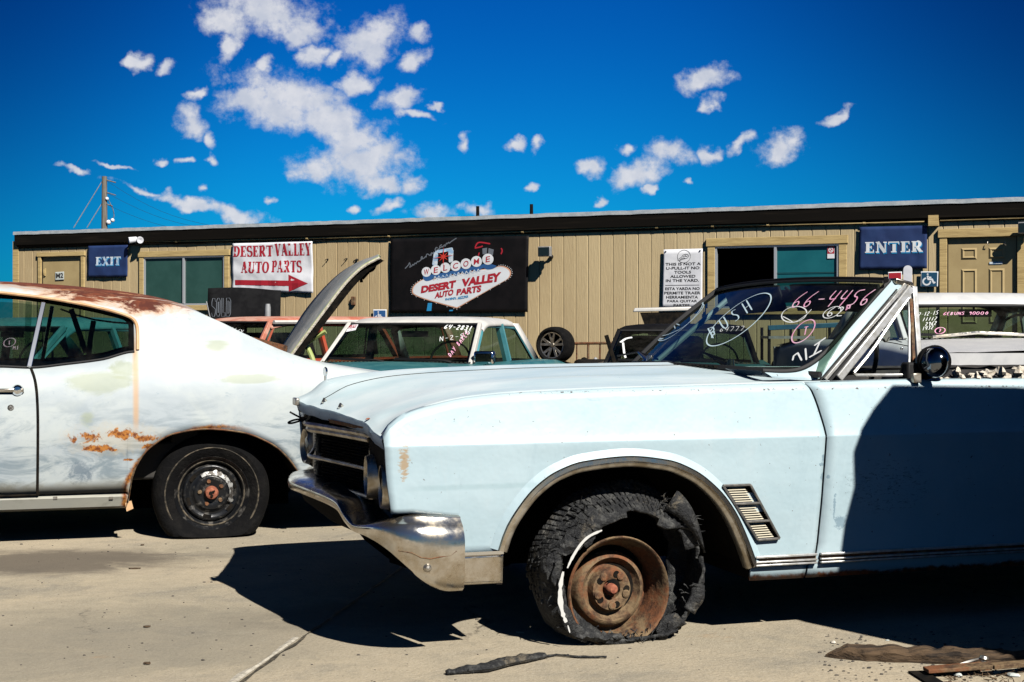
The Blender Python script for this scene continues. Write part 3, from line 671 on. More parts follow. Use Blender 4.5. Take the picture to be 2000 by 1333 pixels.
# ------------------------------------------------------------------ the modular office building
WR = -23.8
BW = Frame.__new__(Frame); BW.o = Vector((0, 22.6, 0)); BW.t = R(WR); BW.e1 = (math.cos(BW.t), math.sin(BW.t)); BW.e2 = (-math.sin(BW.t), math.cos(BW.t))
def wp(px, py, off=0.): return BW.b(px, py, -off)
bld = thing('office_building', 'long low tan modular building with vertical wooden siding and a dark brown eave', 'building', tuple(BW.o), R(WR))
sL = wp(30, 480).x; sR = 15.5; zE = wp(1000, 441, .05).z; zT = wp(1000, 419, .12).z; z0 = GZ+.12
def rect_of(a, b, off=0.): p, q = wp(a[0], a[1], off), wp(b[0], b[1], off); return (p.x, q.x, min(p.z, q.z), max(p.z, q.z))
W1 = rect_of((282, 503), (440, 596)); W2 = list(rect_of((1397, 482), (1639, 600))); D1 = list(rect_of((82, 502), (160, 640))); D2 = list(rect_of((1850, 465), (1987, 640)))
D1[2] = D2[2] = .28+GZ+.1; W2[2] = 1.38
openings = [W1, W2, D1, D2]
mb = MB(); pitch = .203; gw_ = .020
xsplit = sorted(set([sL, sR]+[v for o in openings for v in (o[0], o[1])]+[sL+i*pitch for i in range(1, int((sR-sL)/pitch)+1)]))
for x0, x1 in zip(xsplit, xsplit[1:]):
    if x1-x0 < 1e-4: continue
    zs = [(z0, zE+.05)]
    for o in openings:
        if x0 >= o[0]-1e-5 and x1 <= o[1]+1e-5:
            zs = [q for a, b in zs for q in ((a, min(b, o[2])), (max(a, o[3]), b)) if q[1]-q[0] > .01]
    k = round((x1-sL)/pitch); isg = abs(sL+k*pitch-x1) < 1e-4
    k0 = round((x0-sL)/pitch); isg0 = abs(sL+k0*pitch-x0) < 1e-4
    for a, b in zs:
        xa = x0+(gw_ if isg0 else 0); 
        if xa >= x1: continue
        if isg0:
            xm = x0+.009; mb.quad((x0, 0, a), (xm, .014, a), (xm, .014, b), (x0, 0, b)); mb.quad((xm, .014, a), (xa, .014, a), (xa, .014, b), (xm, .014, b)); mb.quad((xa, .014, a), (xa, 0, a), (xa, 0, b), (xa, .014, b))
        nz = max(1, int((b-a)/.4)); zz = frange(a, b, nz+1)
        mb.grid([[(xa, 0, z) for z in zz], [(x1, 0, z) for z in zz]])
mb.build('siding', 'siding', bld, smooth=False)
D_ = 7.0
mb = MB(); mb.quad((sL, .02, z0), (sL, D_, z0), (sL, D_, zE), (sL, .02, zE)); mb.quad((sR, .02, z0), (sR, D_, z0), (sR, D_, zE), (sR, .02, zE)); mb.quad((sL, D_, z0), (sR, D_, z0), (sR, D_, zE), (sL, D_, zE))
mb.build('end_wall', 'siding', bld, smooth=False)
MB().box(sL+.05, sR-.05, .10, .14, GZ-.05, z0).build('skirting', 'dark', bld, smooth=False)
MB().box(sL-.045, sL-.002, -.02, .09, z0, zE).box(sL-.002, sL+.085, -.02, -.002, z0, zE).build('corner_board', 'trim', bld, smooth=False)
# roof, fascia, soffit
fl = wp(24, 455, .12).x
fz = zT-.055
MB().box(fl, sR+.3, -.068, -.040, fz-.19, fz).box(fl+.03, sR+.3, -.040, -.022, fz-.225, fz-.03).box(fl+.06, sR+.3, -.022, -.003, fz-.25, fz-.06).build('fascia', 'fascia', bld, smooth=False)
mb = MB(); rnd = random.Random(5); n_ = 150; T = []; B_ = []; K_ = []
for i in range(n_+1):
    x = lerp(fl-.02, sR+.3, i/n_); j = rnd.uniform(-.006, .006); T.append((x, -.03, zT+.004+j*.5)); B_.append((x, -.080, zT-.002+j)); K_.append((x, -.082, fz-.004+j*.5+rnd.uniform(-.003, .002)))
mb.grid([T, B_, K_]); mb.build('drip_edge', 'roofedge', bld, smooth=False)
mb = MB(); mb.grid([[(fl-.02, -.058, zT), (fl-.02, 3.4, zT+.10), (fl-.02, D_+.1, zT)], [(sR+.3, -.058, zT), (sR+.3, 3.4, zT+.10), (sR+.3, D_+.1, zT)]])
mb.box(fl, sR+.28, .01, D_+.08, zE+.01, zT-.03); mb.build('roof', 'roofedge', bld, smooth=False)
for px, y0_, y1_ in ((933, 403, 420), (1038, 400, 418)):
    q = wp(px, y1_, -1.2); MB().lathe([(0, .22), (.028, .22), (.03, .0), (.05, -.10), (0, -.1)], (q.x, 1.2, zT+.05), (0, 0, 1), 14).build('vent_pipe', 'fascia', bld)
# windows
def window(rc, mull, mats, nm='window', void=False):
    x0, x1, za, zb = rc; fw = .03
    f = MB()
    for b in ((x0, x1, -.022, .03, za, za+fw), (x0, x1, -.022, .03, zb-fw, zb), (x0, x0+fw, -.022, .03, za+fw, zb-fw), (x1-fw, x1, -.022, .03, za+fw, zb-fw), (mull-.018, mull+.018, -.030, .028, za+fw, zb-fw)): f.box(*b)
    wdw = f.build(nm, 'alu', bld, smooth=False)
    for k, (a, b) in enumerate(((x0+fw, mull-.018), (mull+.018, x1-fw))):
        if mats[k]: MB().box(a, b, .0+.008*k, .006+.008*k, za+fw, zb-fw).build('pane', mats[k], wdw, smooth=False)
    MB().grid([[(x0, .03, za), (x0, .5, za), (x0, .5, zb), (x0, .03, zb)], [(x1, .03, za), (x1, .5, za), (x1, .5, zb), (x1, .03, zb)]]).quad((x0, .5, za), (x1, .5, za), (x1, .5, zb), (x0, .5, zb)).build('dark_interior', 'void', wdw, smooth=False)
    return wdw
w1 = window(W1, wp(360, 550).x, ('pane_green', 'pane_green')); w2 = window(W2, wp(1515, 520).x, (None, 'pane_teal'))
def casing(rc, w_=.09, top=.10, sill=True):
    x0, x1, za, zb = rc; m_ = MB()
    m_.box(x0-w_-.02, x1+w_+.02, -.045, -.002, zb, zb+top); m_.box(x0-w_, x0, -.035, -.002, za, zb); m_.box(x1, x1+w_, -.035, -.002, za, zb)
    if sill: m_.box(x0-w_-.02, x1+w_+.02, -.05, -.002, za-.09, za)
    m_.build('casing', 'trim', bld, smooth=False, bevel=.004)
casing(W1); casing(W2, .11, .12); casing(D1, .07, .075, False); casing(D2, .10, .12, False)
# sticker in the right pane
q0, q1 = wp(1616, 481), wp(1630, 505)
st = MB().box(q0.x, q1.x, -.004, -.001, q1.z, q0.z).build('sticker', 'ink_white', w2, smooth=False)
mb = MB(); cz = lerp(q0.z, q1.z, .33); cx = (q0.x+q1.x)/2; r_ = (q1.x-q0.x)*.5
mb.box(q0.x+.003, q1.x-.003, -.0055, -.0045, lerp(q0.z, q1.z, .62), q0.z-.004); mb.build('red_field', 'ink_red', st, smooth=False)
mb = MB().lathe([(r_*.45, .0), (r_*.70, .0)], (cx, -.0065, cz), (0, -1, 0), 20); mb.quad((cx-r_*.5, -.0065, cz+r_*.35), (cx-r_*.35, -.0065, cz+r_*.5), (cx+r_*.5, -.0065, cz-r_*.35), (cx+r_*.35, -.0065, cz-r_*.5)); mb.build('symbol', 'ink_white', st, smooth=False)
q = wp(1542, 541); MB().box(wp(1516, 530).x, wp(1637, 530).x, -.004, -.001, wp(1516, 534).z-.004, wp(1516, 534).z+.004).build('blind_rail', 'black', w2, smooth=False)
# doors
def door(rc, panels):
    x0, x1, za, zb = rc
    m_ = MB().box(x0, x1, .012, .05, za, zb); d_ = m_.build('door', 'door', bld, smooth=False)
    pm = MB()
    for (a, b, c, e) in panels:
        for (i0, i1, dp) in ((0., .0, .004), (.022, .022, -.003)):
            pass
        o1 = [(a, c), (b, c), (b, e), (a, e)]; i1_ = [(a+.025, c+.025), (b-.025, c+.025), (b-.025, e-.025), (a+.025, e-.025)]; i2 = [(a+.045, c+.045), (b-.045, c+.045), (b-.045, e-.045), (a+.045, e-.045)]
        for A_, B2, ya, yb_ in ((o1, i1_, .010, -.004), (i1_, i2, -.004, .008)):
            for k in range(4): l = (k+1) % 4; pm.quad((A_[k][0], ya, A_[k][1]), (A_[l][0], ya, A_[l][1]), (B2[l][0], yb_, B2[l][1]), (B2[k][0], yb_, B2[k][1]))
        pm.quad(*[(p[0], .008, p[1]) for p in i2])
    if panels: pm.build('raised_panel', 'door', d_, smooth=False)
    MB().box(x0, x0+.014, .004, .05, za, zb).box(x1-.014, x1, .004, .05, za, zb).build('door_gap', 'black', d_, smooth=False)
    return d_
d1 = door(D1, [])
MB().box(D1[0]+.06, D1[0]+.085, -.01, .012, wp(80, 532).z-.07, wp(80, 532).z+.07).tube([(D1[0]+.072, -.03, wp(80, 532).z-.05), (D1[0]+.072, -.03, wp(80, 532).z+.05)], .008).build('handle', 'trim', d1)
pr = lambda a, b, c, d: rect_of((a, b), (c, d))
dd = [list(pr(1877, 485, 1908, 507)), list(pr(1931, 484, 1963, 505)), list(pr(1877, 526, 1908, 590)), list(pr(1931, 525, 1962, 590))]
dd[2][2] = dd[3][2] = D2[2]+.95; d2 = door(D2, dd+[[dd[2][0], dd[2][1], D2[2]+.15, D2[2]+.85], [dd[3][0], dd[3][1], D2[2]+.15, D2[2]+.85]])
q = wp(1945, 514); MB().box(q.x-.085, q.x+.085, .002, .010, q.z-.015, q.z+.015).build('door_label', 'ink_ice', d2, smooth=False)
for px in (1929, 1963):
    q = wp(px, 477); MB().tube([(q.x, -.02, q.z+.03), (q.x, -.03, q.z), (q.x+.015, -.02, q.z-.02)], .006).build('hook', 'satin', d2)
# conduit under the eave, electric box, wires
def W(px, py, off): v = wp(px, py, off); return (v.x, v.y, v.z)
t = thing('conduit', 'thin tan conduit running along under the dark eave', 'conduit', tuple(BW.world(wp(1000, 455))), R(WR)); t0 = wp(1000, 455)
def rel(P, o): return [(p[0]-o.x, p[1], p[2]-o.z) for p in P]
cpt = [W(x, y, .035) for x, y in ((170, 472.5), (280, 472.5), (400, 471), (520, 468), (700, 463.5), (900, 457), (1020, 453.5), (1160, 448), (1390, 442), (1660, 437), (1806, 433.5))]
MB().tube(rel(cpt, t0), .0125, 8).build('pipe', 'trim', t)
mb = MB()
for x in (345, 600, 760, 1021, 1283, 1392, 1500, 1688): yv = {345: 472, 600: 466.2, 760: 461.7, 1021: 453.5, 1283: 444.8, 1392: 442, 1500: 440, 1688: 436.5}[x]; q = wp(x, yv, .035); mb.lathe([(0, -.02), (.02, -.02), (.02, .02), (0, .02)], (q.x-t0.x, q.y, q.z-t0.z), (1, 0, 0), 10)
mb.parts('coupling', 'trim', t)
t = thing('conduit', 'short conduit above the right door, right of the tan electrical box', 'conduit', tuple(BW.world(wp(1836, 431))), R(WR)); t0 = wp(1836, 431)
MB().tube(rel([W(1836, 431, .035), W(1930, 428, .035), (sR-1, -.035, wp(1930, 428).z)], t0), .0125, 8).build('pipe', 'trim', t)
q = wp(1825, 432, .0); o = MB().box(-.065, .065, -.10, -.002, -.07, .07).box(-.069, .069, -.106, -.10, -.074, .074).build('junction_box', 'trim', smooth=False); o.location = BW.world(q); o.rotation_euler = (0, 0, R(WR)); tag(o, 'tan electrical box under the eave between the navy ENTER banner and the right door', 'electrical box')
t0 = wp(540, 474); t = thing('cable', 'loose black cable sagging just under the eave', 'cable', tuple(BW.world(t0)), R(WR))
cp = []
for i in range(120):
    x = lerp(200, 760, i/119); y = lerp(481, 467, i/119)+1.6*math.sin(i*.23)-1.2*abs(math.sin(i*.08)); cp.append(W(x, y, .02))
MB().tube(rel(cp, t0), .007, 6).parts('wire', 'black', t)
# small plates and hooks fixed to the wall between the two banners
q = wp(692, 588); o = MB().box(-.035, .03, -.05, -.002, -.07, .07).box(-.075, -.03, -.03, -.01, -.03, 0).build('wall_latch', 'rust', smooth=False, bevel=.005); o.location = BW.world(q); o.rotation_euler = (0, 0, R(WR)); tag(o, 'small rusty latch screwed to the siding right of the raised grey hood', 'latch')
for px, py, s_, lab in ((641, 507, 1, 'leftmost of three small hooks in the siding between the banners'), (678, 506, 1, 'middle of three small hooks in the siding between the banners'), (698, 508, 1.6, 'rightmost and largest of three small hooks in the siding between the banners')):
    q = wp(px, py); o = MB().tube([(0, -.002, 0), (0, -.05, 0), (-.02*s_, -.06, -.012*s_), (-.03*s_, -.05, -.03*s_)], .006*s_, 6).ball((0, -.015, 0), .014*s_, 5).build('wall_hook', 'black'); o.location = BW.world(q); o.rotation_euler = (0, 0, R(WR)); tag(o, lab, 'hook', 'hooks in the siding')

# ------------------------------------------------------------------ signs on the wall
def sign(name, label, cat, cs, off=.02, m_='sign_white', thick=.006, wav=.0, nx=24, nz=12, group=None):
    """cs: photo corners TL, TR, BR, BL.  returns thing and map (u, v, lift)"""
    c = [wp(x, y, off) for x, y in cs]; o = (c[2]+c[3])/2
    t = thing(name, label, cat, tuple(BW.world(o)), R(WR), group)
    def mp(u, v, l=.004):
        p = c[3].lerp(c[2], u).lerp(c[0].lerp(c[1], u), v)
        y = -off-l-wav*(noise.noise(Vector((u*3+o.x, v*2, 1)))+.5*noise.noise(Vector((u*9, v*4+o.x, 3))))
        return (p.x-o.x, y, p.z-o.z)
    MB().grid([[mp(i/nx, j/nz, 0) for j in range(nz+1)] for i in range(nx+1)]).build('panel', m_, t, solid=thick, off=1 if False else 0)
    return t, mp
# EXIT banner (left) and ENTER banner (right)
t, mp = sign('banner', 'small navy blue banner with white EXIT lettering between the left door and the green window', 'banner', ((174, 481), (251, 479), (250, 541), (173, 542)), m_='navy', wav=.012)
mb = MB(); serif_word(mb, 'EXIT', lambda x, y: mp(x, y, .008), .2, .84, .37, .64, K=.26, k=.12); mb.build('lettering', 'ink_ice', t, smooth=False)
mb = MB(); serif_word(mb, 'EXIT', lambda x, y: mp(x+.012, y-.025, .0065), .2, .84, .37, .64, K=.28, k=.14); mb.build('lettering_shade', 'ink_blue', t, smooth=False)
t, mp = sign('banner', 'large navy blue banner with white ENTER lettering beside the right door', 'banner', ((1679, 444), (1811, 441), (1811, 525), (1678, 527)), m_='navy', wav=.014)
mb = MB(); serif_word(mb, 'ENTER', lambda x, y: mp(x, y, .008), .09, .94, .39, .64, K=.26, k=.10, gap=.1); mb.build('lettering', 'ink_white', t, smooth=False)
mb = MB(); serif_word(mb, 'ENTER', lambda x, y: mp(x+.008, y-.02, .0065), .09, .94, .38, .64, K=.30, k=.13, gap=.1); mb.build('lettering_shade', 'ink_blue', t, smooth=False)
# M2 plate
t, mp = sign('door_plate', 'small pale green plate reading M2 on the left door', 'sign', ((108, 532), (125, 531), (125, 547), (108, 548)), off=.0, m_='chip', thick=.004)
mb = MB(); text_into(mb, 'M2', lambda x, y: mp(x, y, .004), .1, .92, .25, .85, off=.03); mb.build('lettering', 'ink_black', t, smooth=False)
# white DESERT VALLEY AUTO PARTS banner
t, mp = sign('banner', 'white banner with red serif lettering DESERT VALLEY AUTO PARTS and a red arrow', 'banner', ((455, 476), (612, 472), (613, 573), (454, 569)), wav=.03, nx=40, nz=20)
mb = MB(); lm = lambda x, y: mp(x, y, .006)
serif_word(mb, 'DESERT', lm, .02, .51, .72, .94, K=.27, k=.085); mb.build('lettering', 'ink_red', t, smooth=False); mb = MB(); serif_word(mb, 'VALLEY', lm, .535, .985, .73, .97, K=.27, k=.085); mb.build('lettering', 'ink_red', t, smooth=False); mb = MB()
serif_word(mb, 'AUTO', lm, .115, .465, .385, .615, K=.27, k=.085); mb.build('lettering', 'ink_red', t, smooth=False); mb = MB(); serif_word(mb, 'PARTS', lm, .50, .865, .40, .63, K=.27, k=.085); mb.build('lettering', 'ink_red', t, smooth=False)
mb = MB(); n_ = 16
mb.grid([[mp(lerp(.035, .71, i/n_), y, .006) for y in (.13, .235)] for i in range(n_+1)]); mb.grid([[mp(lerp(.71, .945, i/6), lerp(.02, .185, i/6), .006), mp(lerp(.71, .945, i/6), .185, .006), mp(lerp(.71, .945, i/6), lerp(.355, .185, i/6), .006)] for i in range(7)]); mb.build('arrow', 'ink_red', t, smooth=False)
# black banner
BX0, BY0, BXS, BYS = 760., 460., 280/2000, 160/1143     # zoom crop used for measuring
def bp(x, y): return (x*BXS+BX0, y*BYS+BY0)
t, mp0 = sign('banner', 'large black banner with a white diamond plaque and WELCOME spelled in circles', 'banner', ((764, 467), (1034, 461), (1031, 610), (763, 611)), m_='sign_black', wav=.012, nx=40, nz=20)
def bm(X, Y, l=.004):           # from crop pixels to the banner
    x, y = bp(X, Y); u = (x-763.5)/(1032.5-763.5); ya = lerp(467, 461, u); yb = lerp(611, 610, u); return mp0(u, (yb-y)/(yb-ya), l)
def flat(mb, poly, l, step=60):
    cx_ = sum(p[0] for p in poly)/len(poly); cy_ = sum(p[1] for p in poly)/len(poly)
    rows = [[bm(lerp(cx_, x, k/4), lerp(cy_, y, k/4), l) for k in range(5)] for x, y in poly]; mb.grid(rows, cu=True)
dia = smooth2([(980, 1020), (360, 850), (330, 760), (380, 680), (510, 600), (640, 640), (700, 560), (860, 560), (1010, 540), (1180, 500), (1340, 470), (1480, 460), (1560, 420), (1660, 440), (1725, 500), (1710, 590), (1600, 660), (980, 1020)], 3)
mb = MB(); flat(mb, dia, .004); mb.build('plaque_border', 'ink_peach', t, smooth=False)
cx_, cy_ = 1020, 700
mb = MB(); flat(mb, [(cx_+(x-cx_)*.975, cy_+(y-cy_)*.955) for x, y in dia], .0055); mb.build('plaque', 'ink_white', t, smooth=False)
mb = MB()
for i in range(60):
    k = i/60*(len(dia)-1); a = dia[int(k)]; b = dia[min(int(k)+1, len(dia)-1)]; x, y = lerp(a[0], b[0], k % 1), lerp(a[1], b[1], k % 1)
    if x > 620 and y < 530+(1500-x)*.12 and x < 1540: continue
    x = cx_+(x-cx_)*1.022; y = cy_+(y-cy_)*1.04; s_ = 6; mb.quad(bm(x-s_, y, .005), bm(x, y-s_, .005), bm(x+s_, y, .005), bm(x, y+s_, .005))
mb.build('bulb', 'ink_white', t, smooth=False)
mb = MB()
wpoly_t = [(500, 560), (640, 545), (800, 520), (960, 480), (1100, 450), (1260, 425), (1400, 395), (1520, 425)]
wpoly_b = [(540, 640), (620, 625), (660, 585), (740, 600), (850, 590), (915, 535), (960, 570), (1050, 505), (1100, 545), (1205, 480), (1260, 510), (1340, 455), (1400, 480), (1480, 465), (1520, 425)]
mb.grid([[bm(lerp(500, 1520, i/40), crv(wpoly_t)(lerp(500, 1520, i/40)), .007), bm(lerp(500, 1520, i/40), crv([(500, 600)]+wpoly_b[:-1]+[(1520, 435)])(lerp(500, 1520, i/40)), .007)] for i in range(41)]); mb.build('blue_wave', 'ink_deepblue', t, smooth=False)
def bstroke(mb, pts, w_, l):
    P = [Vector(bm(x, y, l)) for x, y in dens(smooth2(pts, 2), 12)]; ribbon(mb, P, w_, [Vector((0, -1, 0))]*len(P))
mb = MB()
for x in range(650, 1260, 55): bstroke(mb, [(x, 625-(x-650)*.17), (x+18, 565-(x-650)*.17), (x+30, 600-(x-650)*.17), (x+45, 600-(x-650)*.17)], .012, .0085)
mb.build('script_lettering', 'ink_ice', t, smooth=False)
mb = MB()
for k, (x, y) in enumerate(((548, 512), (680, 485), (813, 453), (957, 427), (1102, 398), (1248, 366), (1404, 335))):
    r = 68+k*1.6; rows = [[bm(x+math.cos(a*math.pi/14)*r*q, y+math.sin(a*math.pi/14)*r*q, .009) for q in (0, .5, 1)] for a in range(28)]; mb.grid(rows, cu=True)
mb.parts('letter_disc', 'ink_white', t, smooth=False)
mb = MB()
for k, (x, y, ch) in enumerate(((548, 512, 'W'), (680, 485, 'E'), (813, 453, 'L'), (957, 427, 'C'), (1102, 398, 'O'), (1248, 366, 'M'), (1404, 335, 'E'))):
    text_into(mb, ch, lambda u, v, x=x, y=y: bm(x+u*1+v*.05, y-v-u*.22, .0105), -36 if ch not in 'LEI' else -28, 36 if ch not in 'LEI' else 30, -40, 40, off=.012); mb.build('lettering', 'ink_red', t, smooth=False); mb = MB()
def ln(mb, s, p0, p1, h0, h1, l, off=.045, sh=.12, space=1.):
    text_into(mb, s, lambda u, v: bm(lerp(p0[0], p1[0], u)+v*sh*lerp(h0, h1, u), lerp(p0[1], p1[1], u)-v*lerp(h0, h1, u), l), 0, 1, 0, 1, off=off, space=space)
ln(mb, 'DESERT', (472, 808), (955, 735), 100, 112, .0085, .06); mb.build('lettering', 'ink_red', t, smooth=False); mb = MB(); ln(mb, 'VALLEY', (1035, 722), (1575, 640), 112, 130, .0085, .06); mb.build('lettering', 'ink_red', t, smooth=False); mb = MB()
ln(mb, 'AUTO', (665, 885), (925, 835), 84, 88, .0085, .05); mb.build('lettering', 'ink_red', t, smooth=False); mb = MB(); ln(mb, 'PARTS', (970, 840), (1310, 790), 88, 98, .0085, .05); mb.build('lettering', 'ink_red', t, smooth=False)
mb = MB(); ln(mb, 'PHOENIX,', (815, 918), (972, 897), 38, 40, .0085, .04); mb.build('blue_lettering', 'ink_blue', t, smooth=False); mb = MB(); ln(mb, 'ARIZONA', (985, 897), (1138, 872), 38, 42, .0085, .04); mb.build('blue_lettering', 'ink_blue', t, smooth=False)
mb = MB()
for a, b in (((645, 420), (668, 240)), ((668, 235), (915, 190)), ((905, 200), (900, 370)), ((870, 215), (880, 380)), ((690, 250), (680, 420))): bstroke(mb, [a, b], .05, .006)
mb.build('square_frame', 'ink_ice', t, smooth=False)
mb = MB(); sp = []
for k in range(16):
    a = k*math.pi/8; r = (160 if k % 4 == 0 else 95 if k % 2 == 0 else 26); sp.append((785+math.cos(a)*r*.95, 300+math.sin(a)*r*.85-math.cos(a)*r*.15))
flat(mb, sp, .0115); mb.build('star', 'ink_star', t, smooth=False)
mb = MB(); cur = [[(240, 465), (290, 415), (305, 370), (320, 450), (300, 440)], [(330, 440), (352, 400), (360, 425), (385, 380), (395, 405), (420, 360), (430, 375), (460, 350)], [(455, 355), (490, 320), (480, 290), (460, 330), (500, 330), (540, 290)], [(540, 310), (545, 260), (575, 265), (590, 290), (620, 240)], [(605, 290), (630, 235), (625, 262), (655, 230)], [(700, 180), (680, 165), (660, 210), (690, 215), (730, 180)],
      [(760, 130), (730, 150), (725, 185), (770, 150), (760, 175), (800, 130)], [(800, 160), (830, 100), (825, 130), (860, 90), (855, 120), (900, 80), (965, 40)]]
for c_ in cur: bstroke(mb, c_, .016, .006)
mb.build('script_word', 'ink_grey', t, smooth=False)
mb = MB()
for c_ in ([(1225, 170), (1250, 110), (1290, 95), (1430, 120)], [(1220, 180), (1300, 165), (1330, 150)], [(1580, 180), (1600, 215), (1580, 265)], [(1285, 240), (1270, 290)]): bstroke(mb, c_, .022, .006)
mb.build('red_car_outline', 'ink_red', t, smooth=False)
mb = MB(); mb.quad(bm(1325, 185, .0055), bm(1390, 175, .0055), bm(1385, 270, .0055), bm(1330, 265, .0055)).quad(bm(1410, 180, .0055), bm(1480, 200, .0055), bm(1470, 280, .0055), bm(1405, 270, .0055)); mb.parts('grille_print', 'ink_grey', t, smooth=False)
mb = MB(); mb.quad(bm(572, 945, .005), bm(630, 945, .005), bm(622, 1055, .005), bm(555, 1055, .005)).quad(bm(880, 1040, .005), bm(930, 1040, .005), bm(920, 1058, .005), bm(870, 1058, .005)); mb.parts('blue_post_print', 'ink_blue', t, smooth=False)
# white rules sign
t, mp = sign('notice_board', 'tall white notice reading THIS IS NOT A U-PULL-IT, left of the open window', 'sign', ((1297, 488), (1373, 486), (1372, 603), (1294, 603)), m_='sign_white', thick=.01)
mb = MB()
rows_ = [('THIS IS NOT A', .06, .96, .725), ('U-PULL-IT NO', .08, .93, .657), ('TOOLS', .29, .72, .587), ('ALLOWED', .19, .83, .517), ('IN THE YARD.', .08, .92, .447), ('ESTA YARDA NO', .07, .94, .31), ('PERMITE TRAER', .05, .96, .238), ('HERRAMIENTA', .10, .90, .168), ('PARA QUITAR', .13, .88, .098), ('PARTES.', .29, .72, .028)]
for s_, a, b, y in rows_: mb = MB(); text_into(mb, s_, lambda x, y: mp(x, y, .007), a, b, y, y+.047, off=.022); mb.build('lettering', 'ink_black', t, smooth=False)
mb = MB(); mb.quad(mp(.07, .388, .007), mp(.93, .388, .007), mp(.93, .396, .007), mp(.07, .396, .007))
cxx, cyy, rr_ = .53, .875, .165; asp = 76/117
for rad, w_ in ((rr_, .012), (.0, 0)):
    if rad:
        P = [Vector(mp(cxx+math.cos(a*math.pi/20)*rad, cyy+math.sin(a*math.pi/20)*rad*asp, .007)) for a in range(41)]; ribbon(mb, P, .006, [Vector((0, -1, 0))]*41)
for pl in ([(.40, .84), (.47, .86), (.50, .90), (.58, .915), (.64, .90), (.65, .865), (.60, .84), (.52, .835), (.40, .80)], [(.5, .87), (.55, .885), (.6, .87)], [(.42, .82), (.5, .85), (.56, .85)], [(.56, .9), (.58, .87), (.62, .88)], [(.38, .83), (.36, .80)]):
    P = [Vector(mp(x, y, .007)) for x, y in dens(smooth2(pl, 2), .02)]; ribbon(mb, P, .007, [Vector((0, -1, 0))]*len(P))
mb.build('emblem', 'ink_black', t, smooth=False)
mb = MB()
for u, v in ((.06, .965), (.94, .965), (.06, .03), (.94, .03)): q = Vector(mp(u, v, .01)); mb.ball(q, .012, 4)
mb.parts('screw', 'black', t)
# wheelchair signs
def wchair(mp, col, t, x0=0., x1=1., y0=0., y1=1.):
    mb = MB(); f = lambda x, y: Vector(mp(lerp(x0, x1, x), lerp(y0, y1, y), .006))
    N = Vector((0, -1, 0)); w_ = .022*(1 if x1-x0 > .9 else 1)
    def s(pl, k=1.): P = [f(x, y) for x, y in dens(pl, .04)]; ribbon(mb, P, w_*k, [N]*len(P))
    s([(.40, .74), (.44, .50), (.66, .50), (.76, .27), (.86, .31)], 1.15); s([(.43, .62), (.62, .62)])
    s([(.36+.20*math.cos(R(a))*1.05, .36+.22*math.sin(R(a))) for a in range(100, 375, 15)])
    mb.grid([[f(.40+.055*math.cos(a*.5)*q, .83+.055*math.sin(a*.5)*q) for q in (0, 1)] for a in range(13)]); mb.build('symbol', col, t, smooth=False)
t, mp = sign('access_sign', 'white bordered blue wheelchair sign on the siding just left of the right door', 'sign', ((1799, 531), (1833, 531), (1832, 561), (1798, 561)), m_='ink_white', thick=.006)
MB().quad(mp(.05, .05, .0045), mp(.95, .05, .0045), mp(.95, .95, .0045), mp(.05, .95, .0045)).build('blue_field', 'blue_sign', t, smooth=False); wchair(mp, 'ink_white', t)
t, mp = sign('access_sign', 'blue wheelchair sign half hidden behind the roof of the teal sedan', 'sign', ((730, 605), (756, 605), (756, 634), (730, 634)), m_='ink_white', thick=.006)
MB().quad(mp(.07, .06, .0045), mp(.93, .06, .0045), mp(.93, .94, .0045), mp(.07, .94, .0045)).build('blue_field', 'ink_deepblue', t, smooth=False); wchair(mp, 'ink_white', t)
t, mp = sign('plaque', 'small dark red sign with white edge low on the wall under the ENTER banner', 'sign', ((1735, 532), (1762, 531), (1762, 562), (1735, 562)), m_='ink_white', thick=.006)
MB().quad(mp(.06, .3, .0045), mp(.94, .3, .0045), mp(.94, .94, .0045), mp(.06, .94, .0045)).build('red_field', 'ink_red', t, smooth=False)
mb = MB(); text_into(mb, 'NO', lambda x, y: mp(x, y, .006), .2, .8, .36, .54); mb.build('lettering', 'ink_white', t, smooth=False)
q = wp(1773, 600, .35); o = MB().box(-.058, .058, -.012, .012, 0, wp(1773, 527, .35).z-GZ).lathe([(0, -.013), (.058, -.012), (.058, .012), (0, .013)], (0, 0, wp(1773, 527, .35).z-GZ), (0, 1, 0), 16).build('marker_post', 'sign_white', smooth=False); pw = BW.world(q); o.location = (pw.x, pw.y, GZ); o.rotation_euler = (0, 0, R(WR)); tag(o, 'white flat marker post standing in front of the wall left of the wheelchair sign', 'post')

# ------------------------------------------------------------------ lamps on the wall
def flood(px, py, lab, sc_=1.):
    q = wp(px, py, .0); t = thing('floodlight', lab, 'floodlight', tuple(BW.world(q)), R(WR))
    s_ = sc_
    MB().box(-.10*s_, .105*s_, -.23, -.15, -.085*s_, .07*s_).box(-.085*s_, .085*s_, -.15, -.11, -.065*s_, .055*s_).build('housing', 'grey_metal', t, bevel=.008)
    MB().box(-.085*s_, .09*s_, -.236, -.2305, -.07*s_, .055*s_).build('lamp_glass', 'lcd', t, smooth=False)
    MB().tube([(.02, -.11, -.02), (.03, -.05, -.07), (.04, -.004, -.08)], .016).ball((.04, -.02, -.08), .035, 6).build('bracket', 'black', t)
flood(1073, 492, 'square floodlight with a dark face on the wall right of the black banner')
flood(2006, 446, 'floodlight above the right door at the very edge of the picture')
q = wp(275, 476); t = thing('twin_floodlight', 'pair of white cylindrical lamps under the eave above the small navy banner', 'floodlight', tuple(BW.world(q)), R(WR))
MB().lathe([(0, .0), (.05, .0), (.05, -.02), (0, -.02)], (0, -.003, -.01), (0, 1, 0), 14).build('base', 'black', t)
